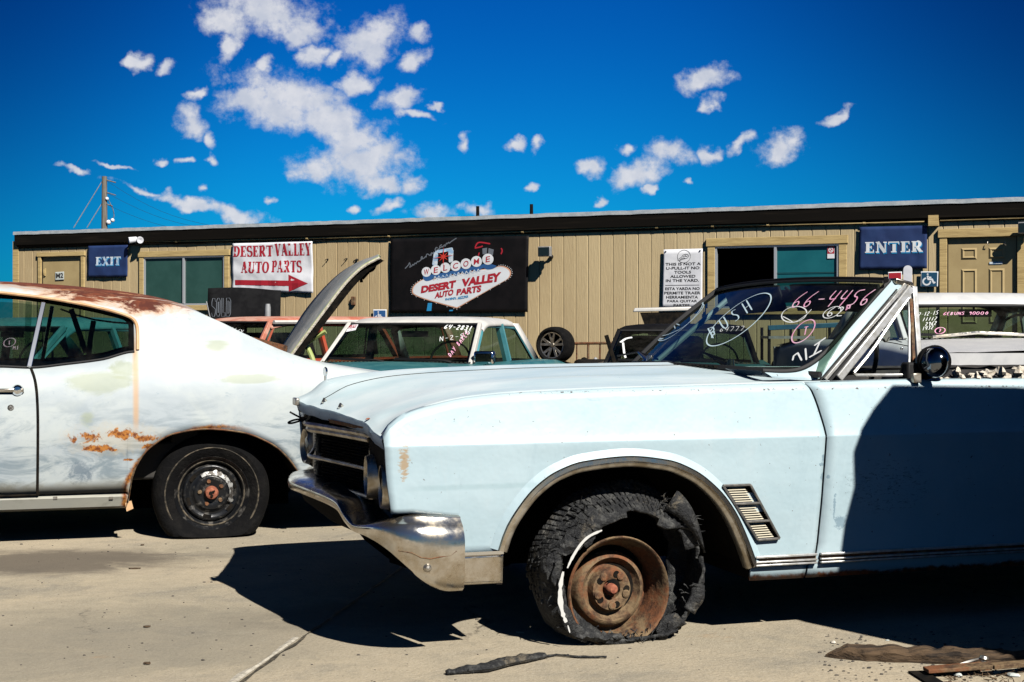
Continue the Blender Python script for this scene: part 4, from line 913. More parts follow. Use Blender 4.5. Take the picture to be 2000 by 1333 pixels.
for s_ in (-1, 1):
    MB().tube([(.02*s_, -.02, 0), (.04*s_, -.05, 0), (.055*s_, -.08, .03)], .012).build('arm', 'black', t)
    MB().lathe([(0, -.09), (.03, -.09), (.055, -.06), (.06, .07), (.055, .075), (0, .06)], (.075*s_, -.12, .055), (.55*s_, -.6, -.12), 16).build('lamp', 'sign_white', t)

# ------------------------------------------------------------------ utility pole
pp = at(204, 345, 70); t = thing('utility_pole', 'grey wooden utility pole rising behind the left end of the roof', 'utility pole', (pp.x, pp.y, GZ))
hp = pp.z-GZ; MB().tube([(0, 0, 0), (0, 0, hp*.6), (0, 0, hp)], [.2, .16, .125], 12).build('pole', 'woodpole', t)
K7 = 70/FP
mb = MB()
for (x0, y0, x1, y1) in ((0, 2, -60, 100), (-2, 48, -34, 100)): mb.tube([(x0*K7, 0, hp-y0*K7), (x1*K7, 0, hp-y1*K7)], .022, 5)
mb.parts('guy_wire', 'grey_metal', t)
mb = MB()
for y0, y1, x1 in ((6, 78, 180), (30, 90, 190), (53, 100, 190)): mb.tube([(lerp(0, x1*K7*1.5, i/10), -lerp(0, 5, i/10), hp-y0*K7-(y1-y0)*1.5*K7*(i/10)-.4*math.sin(math.pi*i/10)) for i in range(11)], .006, 4)
mb.parts('wire', 'black', t)
MB().tube([(0, 0, hp-6*K7), (22*K7, 0, hp-12*K7)], .035, 6).tube([(0, 0, hp-30*K7), (22*K7, 0, hp-37*K7)], .03, 6).tube([(0, 0, hp-53*K7), (16*K7, 0, hp-58*K7)], .03, 6).tube([(8*K7, 0, hp-46*K7), (17*K7, 0, hp-65*K7), (19*K7, 0, hp-76*K7), (16*K7, 0, hp-86*K7)], .02, 5).parts('crossarm', 'woodpole', t)
MB().ball((6*K7, -.1, hp-44*K7), .09, 6).ball((9*K7, -.1, hp-90*K7), .12, 6).ball((17*K7, -.1, hp-86*K7), .10, 6).box(4*K7, 12*K7, -.1, .1, hp-93*K7, hp-91.5*K7).parts('insulator', 'sign_white', t)

# ================================================================== ice-blue convertible in front
B = Frame(1215, 1265, 17); WD = 1.87
bk = thing('convertible_car', 'pale ice blue open convertible with a shredded front tyre, closest to the viewer', 'car', tuple(B.o), B.t)
bprof = crv([(.19, .046), (.25, .038), (.38, .026), (.5, .012), (.66, .002), (.709, -.002), (.716, .001), (.80, .022), (.87, .036), (.93, .05)])
ctop = crv([B.ac(x, y, .05) for x, y in ((752, 858), (760, 845), (775, 827), (800, 809), (830, 797), (870, 786), (920, 777), (1000, 769), (1200, 760), (1590, 748))]+[(1.2, .905), (2.2, .90), (3.2, .90), (4.4, .86)])
archpts = [B.ac(x, y, 0) for x, y in ((988, 1080), (1000, 1040), (1022, 1000), (1052, 962), (1092, 932), (1140, 914), (1225, 904), (1300, 911), (1350, 930), (1396, 966), (1430, 1010), (1455, 1060), (1476, 1112))]
aL, aR = archpts[0][0], archpts[-1][0]; arch = crv(archpts)
frontE = crv([(.47, -.803), (.5, -.807), (.6, -.822), (.71, -.831), (.8, -.84)])
gapE = crv([(.19, .724), (.252, .738), (.278, .764), (.40, .773), (.527, .778), (.708, .786), (.804, .769), (.87, .748), (.906, .728), (.93, .725)])
def side_panel(name, cols, e0, e1, parent, m_, far=False, top=ctop, base=.708, w=.16, th=.012):
    """cols: (a, bottom).  e0/e1: curves giving the true end as a function of height"""
    A0, A1 = cols[0][0], cols[-1][0]; rows = []
    for a, bt in cols:
        tp = top(a); cr = min(base, tp-.012); row = []
        if bt > cr-.02: cr = bt+.02
        cs = [lerp(bt, cr-.004, i/12) for i in range(13)]+[cr, cr+.003]+[lerp(cr+.006, tp-.03, i/6) for i in range(7) if tp-.03 > cr+.008]
        while len(cs) < 22: cs.append(cs[-1]+1e-4)
        cs += [tp-.018, tp-.008, tp-.001, tp+.004]
        for k, c in enumerate(cs):
            bb = bprof(min(c, .93)); q = len(cs)-k
            if q <= 4: bb += (.0, .004, .014, .03)[4-q]
            aa = a+(e0(c)-A0 if e0 else 0)*max(0, 1-(a-A0)/w)+(e1(c)-A1 if e1 else 0)*max(0, 1-(A1-a)/w)
            row.append((aa, WD-bb if far else bb, c))
        rows.append(row)
    mb = MB(); mb.grid(rows); o = mb.build(name, m_, parent, solid=th, off=1 if far else -1, ang=28); return o
def cols_of(segs, step=.02):
    o = []
    for a0, a1, f in segs:
        n = max(2, int((a1-a0)/step)+1)
        for a in frange(a0, a1, n): o.append((a, f(a) if callable(f) else f))
    return o
SB = .195
fcols = cols_of([(-.81, -.74, .487), (-.7399, -.575, lambda a: lerp(.487, .463, (a+.74)/.165)), (-.5749, aL, .340), (aL+1e-4, aR, arch), (aR+1e-4, .762, SB)])
arch_r = lambda a: .30+.30*math.sqrt(max(0, 1-((a-2.95)/.48)**2))
for far in (False, True):
    side_panel('fender', fcols, lambda c: frontE(max(c, .47)), lambda c: gapE(c)-.004, bk, 'buick', far)
    side_panel('door', cols_of([(.775, 1.95, SB)], .05), lambda c: gapE(c)+.005, None, bk, 'buick', far)
    side_panel('rear_quarter', cols_of([(1.96, 2.47, SB), (2.4701, 3.43, arch_r), (3.4301, 4.4, .25)], .04), None, None, bk, 'buick', far)
# hood and front fender tops
HB = [(.066, [(-.829, .730), (-.80, .775)]), (.16, [(-.836, .748), (-.80, .775), (-.75, .806), (-.65, .843), (-.5, .872), (-.35, .886), (0, .898), (.7, .906)]),
      (.25, [(-.843, .772), (-.81, .795), (-.75, .818), (-.65, .849), (-.5, .880), (-.3, .898), (0, .908), (.7, .914)]), (.33, [(-.856, .778), (-.80, .805), (-.7, .842), (-.55, .880), (-.35, .905), (0, .919), (.7, .923)]),
      (.45, [(-.875, .786), (-.80, .812), (-.7, .845), (-.5, .892), (-.258, .913), (.145, .924), (.7, .928)]),
      (.70, [(-.925, .798), (-.85, .828), (-.75, .866), (-.6, .903), (-.4, .922), (0, .936), (.7, .942)]), (.84, [(-.955, .806), (-.90, .838), (-.8, .892), (-.65, .917), (-.4, .931), (0, .943), (.7, .949)]),
      (.90, [(-.972, .816), (-.93, .838), (-.86, .893), (-.7, .921), (-.5, .933), (0, .948), (.7, .953)]), (.935, [(-.980, .828), (-.93, .85), (-.865, .898), (-.7, .924), (-.5, .938), (0, .951), (.7, .956)])]
cur = []
for b_, pts in HB:
    f = crv(pts) if b_ > .1 else (lambda a: ctop(max(a, -.829))+.0035)
    cur.append((b_, pts[0][0], f))
full = cur+[(WD-b_, a0, f) for b_, a0, f in cur[:-1]][::-1]
def wsb(b_): q = (b_-.935)/.76; return .585+.16*q*q-.02*q
nt = 60; tt = [(i/nt)**1.35 for i in range(nt+1)]
fineb = []
for (b0, _, _), (b1, _, _) in zip(full, full[1:]):
    k = max(1, round((b1-b0)/.035)); fineb += [b0+(b1-b0)*i/k for i in range(k)]
fineb.append(full[-1][0])
a0c = crv([(b_, a0) for b_, a0, f in full])
rows = []
for b_ in fineb:
    a0 = a0c(b_); a1 = (wsb(b_) if .17 < b_ < WD-.17 else .80)+.04; row = []
    for t_ in tt:
        a = a0+(a1-a0)*t_; z = crv([(bb, f(max(a, aa))) for bb, aa, f in full])(b_); dn = min(b_, WD-b_); b2 = b_
        if dn < .2: nb_ = lerp(bprof(min(ctop(max(a, -.829)), .93))+.026, .2, (dn-.066)/.134); b2 = nb_ if b_ < 1 else WD-nb_
        row.append((a, b2, z))
    rows.append(row)
def tuck(row, far):
    out = []
    for a, b_, z in row:
        cc = ctop(max(a, -.829)); bb = bprof(min(cc, .93))+.016; out.append((a, WD-bb if far else bb, cc-.003))
    return out
def lift(row): return [(a, b_+(.004 if b_ < 1 else -.004), z+.002) for a, b_, z in row]
rows = [tuck(rows[0], 0), lift(rows[0])]+rows[1:-1]+[lift(rows[-1]), tuck(rows[-1], 1)]
mb = MB().grid(rows); hood = mb.build('hood', 'lit_hood', bk, ang=50)
mb = MB(); ed = [r[0] for r in rows[1:-1]]
mb.grid([[(p[0], p[1], p[2]) for p in ed], [(p[0]-.004, p[1], p[2]-.012) for p in ed], [(p[0]+.004, p[1], p[2]-.040) for p in ed], [(p[0]+.05, p[1], p[2]-.045) for p in ed]])
mb.build('hood_lip', 'buick', hood)
mb = MB()
for far in (0, 1):
    mb.tube([(a, WD-.80 if far else .80, crv([(bb, f(max(a, aa))) for bb, aa, f in full])(.80)+.0005) for a in frange(-.90, .56, 50)], .0018, 5)
mb.build('hood_seam', 'dark', hood)
# cowl grille slots and gaps
mb = MB()
for i in range(26): a = .60+.0*i; b_ = .55+i*.028; mb.box(wsb(b_)-.035, wsb(b_)-.010, b_, b_+.012, .9475-.6*(b_-.935)**2*.06, .9500)
mb.parts('cowl_slot', 'dark', hood, smooth=False)
# hood ornament and emblem remains
MB().lathe([(0, -.004), (.017, -.004), (.019, 0), (.017, .004), (0, .004)], (-.868, .935, .928), (1, .18, 0), 20).tube([(-.868, .935, .893), (-.868, .935, .912)], .006).build('hood_ornament', 'chrome_clean', hood)
mb = MB().box(-.990, -.974, .895, .975, .800, .828); mb.build('nose_emblem', 'satin', hood, bevel=.004)
mb = MB()
for b_ in (.76, .60): a = a0c(b_)+.035; z = crv([(bb, f(max(a, aa))) for bb, aa, f in full])(b_); mb.tube([(a-.008, b_-.012, z+.001), (a, b_, z+.014), (a+.012, b_+.01, z+.002)], .0055, 6)
mb.parts('letter_stub', 'chrome', hood)
MB().lathe([(0, .004), (.007, .002), (.009, 0)], (-.835, .262, .785), (-.3, 0, 1), 10).build('rust_spot', 'orange_rust', hood)
mb = MB(); mb.grid([[(a0c(b_)-.003, b_, .752+.02*min(1, b_)), (a0c(b_)+.003, b_, .738+.02*min(1, b_))] for b_ in frange(.27, .62, 14)]); mb.build('torn_lip', 'rust', hood)
# grille
ag = lambda b_: a0c(min(max(b_, .07), WD-.07))+.035
gr = MB().grid([[(ag(b_)+.06, b_, .48), (ag(b_)+.06, b_, .76)] for b_ in frange(.05, WD-.05, 30)]).grid([[(ag(b_)+.0, b_, .735), (ag(b_)+.06, b_, .735)] for b_ in frange(.3, WD-.3, 30)]).build('grille_backing', 'dark', bk)
mb = MB()
for c, r in ((.708, .013), (.602, .008), (.505, .009)): mb.tube([(ag(b_)+.012, b_, c) for b_ in frange(.34, WD-.34, 24)], r, 8)
mb.tube([(ag(.3)+.01, .33, .50), (ag(.3)+.01, .33, .71)], .011); mb.tube([(ag(.3)+.01, WD-.33, .50), (ag(.3)+.01, WD-.33, .71)], .014).box(ag(.4)+.01, ag(.4)+.022, WD-.42, WD-.355, .51, .70)
mb.build('grille_bar', 'satin', bk)
mb = MB()
for i in range(17):
    c = .515+i*.0115
    if abs(c-.602) > .008: mb.grid([[(ag(b_)+.03, b_, c), (ag(b_)+.05, b_, c+.002)] for b_ in frange(.34, WD-.34, 16)])
mb.build('grille_fin', 'rimblack', bk)
MB().tube([(ag(b_)-.004, b_, lerp(.716, .724, (b_-.02)/.3) if b_ < .32 else .728) for b_ in frange(.03, WD-.03, 30)], .010, 6).build('grille_hood', 'satin', bk)
for far in (0, 1):
    for b_, a in ((.10, -.812), (.25, -.832)):
        bb = WD-b_ if far else b_
        h = MB().lathe([(0.0, .02), (.060, .02), (.066, .036), (.071, .040), (.076, .025), (.080, -.02)], (a+.028, bb, .588-.02*(b_ < .2)), (-1, .10 if not far else -.10, 0), 28).build('headlight_bezel', 'satin', bk)
        MB().lathe([(0, .028), (.03, .026), (.045, .018), (.060, .005)], (a+.020, bb, .588-.02*(b_ < .2)), (-1, .10 if not far else -.10, 0), 24).build('lens', 'lcd', h)
    MB().grid([[(frontE(c)+.006, WD-b_ if far else b_, c) for c in (.488, .6, .72)] for b_ in (.012, .3)]).parts('headlight_housing', 'dark', bk)
# bumper
bpth = [(-.572, -.030, .468, .230), (-.62, -.036, .471, .231), (-.68, -.038, .474, .250), (-.73, -.034, .476, .282), (-.775, -.017, .474, .325), (-.812, .020, .468, .362), (-.846, .08, .455, .388), (-.872, .16, .438, .400),
        (-.888, .235, .430, .402), (-.902, .33, .452, .422), (-.915, .42, .492, .455), (-.935, .52, .503, .465), (-.98, .75, .512, .474), (-1.005, .935, .516, .478)]
full_b = bpth+[(a, WD-b_, ct, cb) for a, b_, ct, cb in bpth[:-1]][::-1]
# resample smoothly
ss_ = [0]
for p, q in zip(full_b, full_b[1:]): ss_.append(ss_[-1]+math.hypot(p[0]-q[0], p[1]-q[1]))
fa, fb_, ft, fc = [crv([(s_, p[i]) for s_, p in zip(ss_, full_b)]) for i in range(4)]
rows = []; val = []
for s_ in frange(0, ss_[-1], 150):
    a, b_, ct, cb = fa(s_), fb_(s_), ft(s_), fc(s_); e = 1e-3
    tx, ty = fa(min(s_+e, ss_[-1]))-fa(max(s_-e, 0)), fb_(min(s_+e, ss_[-1]))-fb_(max(s_-e, 0)); l = math.hypot(tx, ty); nx_, ny_ = -ty/l, tx/l    # outward
    h_ = ct-cb; cor = min(1, h_/.15); shelf = lerp(.13, .055, cor)
    P = lambda o_, c: (a+nx_*o_, b_+ny_*o_, c)
    rows.append([P(-shelf-.02, ct+.012), P(-.028, ct+.004), P(-.020*cor-.006, ct-.004*cor), P(-.006*cor, ct-.10*h_), P(.006*cor+.001, ct-.20*h_), P(.012*cor+.001, ct-.30*h_), P(.013*cor, ct-.5*h_), P(.011*cor, cb+.25*h_), P(.004*cor, cb+.05*h_), P(-.010, cb), P(-.05, cb+.004)])
    val.append([P(-.03, cb+.004), P(-.06, cb-.05), P(-.16, cb-.13), P(-.34, .27)])
bump_ = MB().grid(rows).build('bumper', 'chrome', bk, ang=50)
MB().grid(val[34:-34]).build('valance', 'dark', bk)
MB().grid([[(-.60, .045, .245), (-.60, .05, .5)], [(-.80, .07, .32), (-.79, .06, .5)]]).build('bumper_backing', 'dark', bk)
MB().lathe([(0, .012), (.008, .010), (.013, .004), (.015, -.004)], (-.699, -.049, .315), (0, -1, 0), 16).build('bumper_bolt', 'satin', bump_)
MB().tube([(-.62+.01*i-.0, -.052, .0) for i in range(0)]+[(-.79, -.020, .372), (-.75, -.043, .366), (-.72, -.048, .350), (-.69, -.051, .345), (-.66, -.050, .349), (-.62, -.047, .352), (-.60, -.046, .366)], .0022, 5).build('bumper_crack', 'rust', bump_)
# sill trim, arch molding, louvre
def skin(a, c, lift=0.): return (a, bprof(c)-lift, c)
mb = MB().grid([[skin(a, c, .006) for c in (.238, .25, .29, .325, .338)] for a in frange(-.572, aL-.002, 8)]); mb.build('lower_trim', 'chrome', bk, solid=.008)
MB().box(-.572, aL-.002, .018, .034, .338, .349).build('trim_strip', 'chrome_clean', bk)
ap = [(a, arch(a)) for a in frange(aL, aR, 70)]
rows = []
for i, (a, c) in enumerate(ap):
    p, q = ap[max(i-1, 0)], ap[min(i+1, len(ap)-1)]; tx, tz = q[0]-p[0], q[1]-p[1]; l = math.hypot(tx, tz); nx_, nz_ = -tz/l, tx/l
    P = lambda d_, lf: (a+nx_*d_, bprof(min(max(c+nz_*d_, .2), .9))-lf, c+nz_*d_)
    rows.append([P(.050, -.0005), P(.042, .004), P(.032, .008), P(.024, .012), P(.022, .006), P(.019, .017), P(.006, .019), P(.003, .010), P(.0, .011), P(-.012, .006), P(-.016, -.006), P(-.012, -.04)])
MB().grid([r[:5] for r in rows]).build('arch_flare', 'buick', bk, ang=60)
MB().grid([r[4:8] for r in rows]).build('arch_molding', 'chrome', bk, ang=60)
MB().grid([r[7:] for r in rows]).build('arch_lip', 'satin', bk, ang=60)
rows = [[(a, .02, c), (a, .30, c+.01), (a, .62, c)] for a, c in ap]
MB().grid(rows).quad((aL, .62, .2), (aR, .62, .2), (aR, .62, .7), (aL, .62, .7)).quad((aR+.0, .06, .2), (aR, .62, .2), (aR, .62, .35), (aR, .06, .35)).build('wheel_well', 'dark', bk, smooth=False)
for a0, a1 in ((aR+.012, .762), (.778, 1.95), (1.96, 2.45)):
    m_ = MB()
    for c, h_ in ((.2815, .008), (.2635, .0065), (.2520, .0065)): m_.box(a0, a1, .018, .036, c-h_/2, c+h_/2)
    s_ = m_.build('sill_molding', 'brightwork', bk, bevel=.0015)
    MB().box(a0, a1, .030, .045, .246, .284).build('molding_channel', 'rust', s_)
lv = [(.379, .544), (.485, .544), (.610, .346), (.525, .344)]
def lq(u, v, lift): a = lerp(lerp(lv[3][0], lv[2][0], u), lerp(lv[0][0], lv[1][0], u), v); c = lerp(lerp(lv[3][1], lv[2][1], u), lerp(lv[0][1], lv[1][1], u), v); return Vector((a, bprof(c)-lift, c))
m_ = MB()
for a, b_ in (((0, 0), (1, 0)), ((1, 0), (1, 1)), ((1, 1), (0, 1)), ((0, 1), (0, 0)), ((0, .335), (1, .335)), ((0, .665), (1, .665))): m_.beam(lq(*a, .010), lq(*b_, .010), .0085, .010, (0, -1, 0))
lo = m_.build('side_louvre', 'louvre', bk, bevel=.002)
MB().quad(lq(0, 0, .001), lq(1, 0, .001), lq(1, 1, .001), lq(0, 1, .001)).build('louvre_backing', 'dark', lo, smooth=False)
m_ = MB()
for s_ in range(3):
    for k in range(7): v = (s_+.10+k*.125)/3; m_.quad(lq(.09, v, .008), lq(.80-.06*k/6, v, .008), lq(.80-.06*k/6, v+.019, .002), lq(.09, v+.019, .002))
m_.parts('louvre_slat', 'slat', lo, smooth=False)
# floor and cabin
MB().box(-.42, -.40, .1, WD-.1, .22, .70).box(.52, 4.3, .10, WD-.10, .20, .24).box(-.55, .56, .64, WD-.64, .24, .27).box(.66, .70, .10, WD-.10, .22, .88).build('floor_pan', 'dark', bk, smooth=False)
m_ = MB()
for far in (0, 1):
    f = (lambda b_: WD-b_) if far else (lambda b_: b_)
    m_.quad((.70, f(.13), .25), (3.2, f(.13), .25), (3.2, f(.13), .885), (.70, f(.13), .885))
    rowz = [[(a, f(.062), .903), (a, f(.09), .906+.004*noise.noise(Vector((a*9, 1, far)))), (a, f(.13), .896+.012*noise.noise(Vector((a*12, 4, far))))] for a in frange(.80, 3.2, 60)]; m_.grid(rowz)
m_.build('door_card', 'tub', bk)
MB().grid([[(lerp(.80, 1.02, v), b_, .90-.06*v-.12*(v > .9)+.01*math.sin(b_*9)) for v in (0, .3, .6, .85, 1.)] for b_ in frange(.13, WD-.13, 24)]).build('dashboard', 'tub', bk)
for b0 in (.25, 1.02):
    m_ = MB().box(1.55, 2.05, b0, b0+.6, .35, .55).box(1.98, 2.12, b0, b0+.6, .5, .88); m_.build('front_seat', 'tub', bk, bevel=.04)
MB().box(2.7, 3.1, .2, WD-.2, .35, .6).box(3.0, 3.2, .2, WD-.2, .5, .87).build('rear_seat', 'tub', bk, bevel=.04)
MB().grid([[(a, b_, .90-.03*((a-3.2)/1.2)**2+.02*(1-((b_-.935)/.87)**2)) for b_ in frange(.08, WD-.08, 14)] for a in frange(3.2, 4.4, 10)]).quad((4.4, .08, .3), (4.4, WD-.08, .3), (4.4, WD-.08, .86), (4.4, .08, .86)).build('trunk_lid', 'buick', bk)
ring = [(1.18+.055*math.cos(t)*1.0, .52+.19*math.sin(t), .93+.18*math.cos(t)) for t in frange(0, 2*math.pi, 40)]
MB().tube(ring, .010, 8, cap=False).tube([(1.18, .52, .93), (1.0, .52, .84)], .02).tube([(1.18, .34, .93), (1.16, .52, .915), (1.18, .70, .93)], .009).build('steering_wheel', 'black', bk)
# windshield
def wtop(b_): q = (b_-.935)/.70; return Vector((1.085+.05*q*q, b_, 1.292-.018*q*q-.012*(1-abs(q) if q > 0 else 1)*0))
gl = []
for i in range(25):
    q = -1+2*i/24; k1, k2 = (.76, .715) if q > 0 else (.86, .755); pb = Vector((wsb(.935+q*k1), .935+q*k1, .945-.018*q*q)); pt = wtop(.935+q*k2); gl.append([pb.lerp(pt, j/10)+Vector((-.02, 0, 0))*math.sin(math.pi*j/10) for j in range(11)])
ws = MB().grid(gl).build('windshield', 'gw', bk)
MB().tube([g_[-1]+Vector((.0, 0, .008)) for g_ in gl], .013, 8, flat=.8).build('header_bar', 'blackpaint', bk)
MB().tube([g_[-1]+Vector((-.012, 0, .002)) for g_ in gl], .007, 6).tube([g_[0]+Vector((-.008, 0, .0)) for g_ in gl], .013, 6).tube([p+Vector((-.004, 0, 0)) for p in gl[-1]], .016, 6).build('glass_seal', 'rubberseal', bk)
m_ = MB()
for b0, b1 in ((.26, .88), (.99, 1.61)): m_.grid([[wtop(b_)+Vector((.02+.04*v, 0, -.012-.11*v)) for v in (0, .5, 1)] for b_ in frange(b0, b1, 8)])
m_.parts('sun_visor', 'black', bk, solid=.012)
MB().tube([wtop(.935)+Vector((.03, 0, -.02)), wtop(.935)+Vector((.07, 0, -.055))], .006).grid([[(1.15+.0*u, .935+u*.11, 1.235+v*.028) for v in (-1, 1)] for u in (-1, -.5, 0, .5, 1)]).build('rear_view_mirror', 'black', bk, solid=.012)
bA = lambda c: .10+(c-.91)*.28
def pa(px, py, db=0.):
    v = B.b(px, py, .18+db)
    for _ in range(5): v = B.b(px, py, bA(v.z)+db)
    return v
inn = [pa(*p, .02) for p in smooth2([(1478, 724), (1530, 727), (1566, 722), (1604, 697), (1650, 645), (1692, 597), (1736, 548)], 2)]
out = [pa(*p) for p in smooth2([(1500, 737), (1545, 742), (1588, 744), (1606, 738), (1652, 685), (1705, 622), (1766, 553)], 2)]
out[0].y = .36; out[1].y = .30; inn[0].y = .40; inn[1].y = .32
MB().grid([[p, p.lerp(q, .3)+Vector((0, -.006, 0)), p.lerp(q, .7)+Vector((0, -.008, 0)), q, q+Vector((.0, .05, 0))] for p, q in zip(inn, out)]).build('windshield_pillar', 'buick', bk)
MB().tube([p+Vector((0, -.004, 0)) for p in inn[2:]], .009, 6).build('pillar_seal', 'rubberseal', bk)
p0, p1 = pa(1610, 742), pa(1767, 556)
m_ = MB().beam(p0, p1, .014, .022, (0, -1, 0)); m_.build('pillar_gutter', 'brightwork', bk, bevel=.003)
MB().beam(pa(1619, 744), pa(1776, 560), .010, .012, (0, -1, 0)).beam(pa(1600, 744), pa(1750, 566), .004, .016, (0, -1, 0)).build('pillar_rubber', 'rubberseal', bk)
MB().hexa([pa(1747, 549)+Vector(d_) for d_ in ((0, -.01, -.012), (.08, -.01, -.022), (.08, .05, -.022), (0, .05, -.012), (0, -.01, .012), (.075, -.01, -.004), (.075, .05, -.004), (0, .05, .012))]).build('pillar_cap', 'chrome', bk, bevel=.005)
# mirror of the near pillar on the far side
MB().tube([Vector((v.x, WD-v.y, v.z)) for v in (p0.lerp(p1, k/6) for k in range(7))], .022, 8, flat=.6).build('windshield_pillar', 'buick', bk)
# vent window
m_ = MB().beam(pa(1637, 740), pa(1779, 563), .030, .020, (0, -1, 0)).build('vent_frame', 'brightwork', bk, bevel=.004)
MB().beam(pa(1785, 560), pa(1797, 738), .022, .016, (0, -1, 0)).build('window_post', 'brightwork', bk, bevel=.003)
MB().beam(pa(1777, 585), pa(1784, 735), .012, .02, (0, -1, 0)).build('post_felt', 'rust', bk)
vt = [pa(x, y) for x, y in smooth2([(1668, 728), (1700, 690), (1740, 630), (1772, 585), (1776, 583)], 1)]
MB().tube(vt+[pa(1776, 700), pa(1774, 733), pa(1700, 733), pa(1672, 733), pa(1668, 728)], .006, 6).build('vent_trim', 'brightwork', bk)
MB().quad(pa(1670, 730), pa(1774, 732), pa(1775, 586)).build('vent_glass', 'gclear', bk, smooth=False)
q = pa(1727, 655, .02); MB().lathe([(0, -.012), (.02, -.008), (.028, .004), (.026, .012), (0, .012)], q, (.5, -.8, 0), 18).tube([q, pa(1724, 638)], .004).tube([q, pa(1745, 663, .02), pa(1761, 669, .02)], .0018, 5).ball(pa(1761, 681), .006, 5).build('small_round_mirror', 'chrome_clean', bk)
MB().tube([pa(1622, 747)+Vector((0, -.01, 0)), pa(1700, 746)+Vector((0, -.01, 0)), pa(1790, 745)+Vector((0, -.01, 0))], .011, 8, flat=.6).build('door_top_molding', 'chrome', bk)
MB().hexa([pa(1772, 745, -.03)+Vector((x, y, z)) for x, y, z in ((0, 0, 0), (.07, 0, 0), (.07, .07, 0), (0, .07, 0), (.01, .01, .07), (.05, .01, .07), (.05, .06, .07), (.01, .06, .07))]).build('mirror_foot', 'black', bk, bevel=.008)
q = B.b(1826, 708, .02)
mr = MB().lathe([(0, .044), (.026, .042), (.045, .032), (.055, .014), (.058, -.004), (.056, -.014), (.052, -.016), (0, -.008)], q, (-.62, -.1, .10), 32).build('door_mirror', 'darkchrome', bk, ang=60)
q2 = B.b(1824, 706, -.02); MB().lathe([(0, 0), (.061, 0), (.063, .012), (.056, .045), (.034, .075), (0, .085)], q+Vector((.01, .012, 0)), (.25, 1, .1), 32).tube([q+Vector((0, .02, -.05)), pa(1790, 740)], .012).build('mirror_shell', 'blackpaint', mr)
q = B.b(1790, 739, .03); MB().hexa([(q.x-.012, .024, q.z-.018), (q.x+.018, .024, q.z-.018), (q.x+.018, .05, q.z-.018), (q.x-.012, .05, q.z-.018), (q.x-.014, .03, q.z+.018), (q.x+.022, .03, q.z+.018), (q.x+.022, .05, q.z+.018), (q.x-.014, .05, q.z+.018)]).build('mirror_bracket', 'satin', mr, bevel=.003)
# cowl corner bolt patch, wipers, cable
m_ = MB().grid([[pa(x, y)+Vector((0, .02, .004)) for x, y in r] for r in (((1562, 731), (1580, 727), (1592, 733)), ((1568, 737), (1582, 740), (1590, 743)))]); m_.build('cowl_corner_plate', 'foam', bk)
for (x0, y0, x1, y1, b_) in ((1427, 717, 1370, 688, .66), (1269, 708, 1246, 688, 1.30)):
    p_, q_ = B.b(x0, y0, b_), B.b(x1, y1, b_+.16); w_ = MB().tube([p_, p_.lerp(q_, .35), q_], [.016, .011, .004], 8).lathe([(0, .03), (.014, .03), (.018, 0), (.02, -.03)], p_, (0, 0, 1), 12).build('wiper_arm', 'chrome', bk)
    MB().tube([q_+Vector((.03, -.16, -.03)), q_, q_+Vector((-.02, .20, -.02))], .005, 6).build('blade', 'black', w_)
m_ = MB(); c0 = B.b(590, 818, 1.05)
for pts in ([(590, 818), (575, 810), (566, 805)], [(590, 819), (575, 820), (561, 826), (567, 828), (585, 823), (598, 818)]): m_.tube([B.b(x, y, 1.05) for x, y in smooth2(pts, 2)], .0042, 6)
m_.build('loose_cable', 'black', bk)
# window-paint writing
S = Surf(ws, Matrix.Translation(B.o) @ Matrix.Rotation(B.t, 4, 'Z'))
mb = MB(); hand(S, mb, '66-4456', 1541, 604, 31, 30, ang=2, slant=.75, stroke=.0062, adv=.74); mb.build('pink_writing', 'marker_pink', ws, smooth=False); mb = MB(); S.stroke(mb, ell(1570, 649, 29, 14, 45), .0055); hand(S, mb, 'T', 1568, 657, 15, 16, 10, .4, .005); mb.build('pink_writing', 'marker_pink', ws, smooth=False); mb = MB(); hand(S, mb, '*', 1650, 610, 14, 24, 10, .3, .004); mb.build('pink_writing', 'marker_pink', ws, smooth=False)
mb = MB(); S.stroke(mb, ell(1552, 616, 25, 15, 12, a0=20, a1=370), .005); S.stroke(mb, [(1530, 620), (1545, 628), (1552, 633), (1575, 618), (1586, 606)], .004); mb.build('white_writing', 'marker_white', ws, smooth=False); mb = MB()
hand(S, mb, '62', 1612, 621, 18, 26, 4, .5, .005); S.stroke(mb, ell(1626, 612, 19, 9, 25), .004); mb.build('white_writing', 'marker_white', ws, smooth=False); mb = MB()
for pts in ([(1549, 706), (1551, 697), (1559, 691), (1567, 706)], [(1574, 682), (1576, 705)], [(1591, 677), (1614, 661)], [(1602, 670), (1590, 696)], [(1581, 700), (1606, 686)]): S.stroke(mb, pts, .0075, sm=0)
mb.build('white_writing', 'marker_white', ws, smooth=False); mb = MB()
hand(S, mb, '64777', 1405, 650, 9, 14, 3, .4, .003); mb.build('white_writing', 'marker_white', ws, smooth=False)
mb = MB(); S.stroke(mb, ell(1444, 626, 78, 25, 38), .0062)
hand(S, mb, 'PUSH', 1392, 664, 22, 27, 36, .1, .006, adv=1.02); hand(S, mb, '*', 1389, 665, 16, 26, 30, .2, .004); mb.build('pale_blue_writing', 'marker_cyan', ws, smooth=False); mb = MB()
S.stroke(mb, ell(1330, 627, 58, 15, 42, a0=-30, a1=300), .006); S.stroke(mb, [(1372, 593), (1378, 601), (1340, 640), (1300, 658), (1285, 656)], .006); hand(S, mb, 'R', 1318, 645, 20, 24, 38, .3, .006); S.stroke(mb, [(1283, 656), (1290, 664), (1296, 663)], .011)
mb.build('pale_blue_writing', 'marker_cyan', ws, smooth=False)
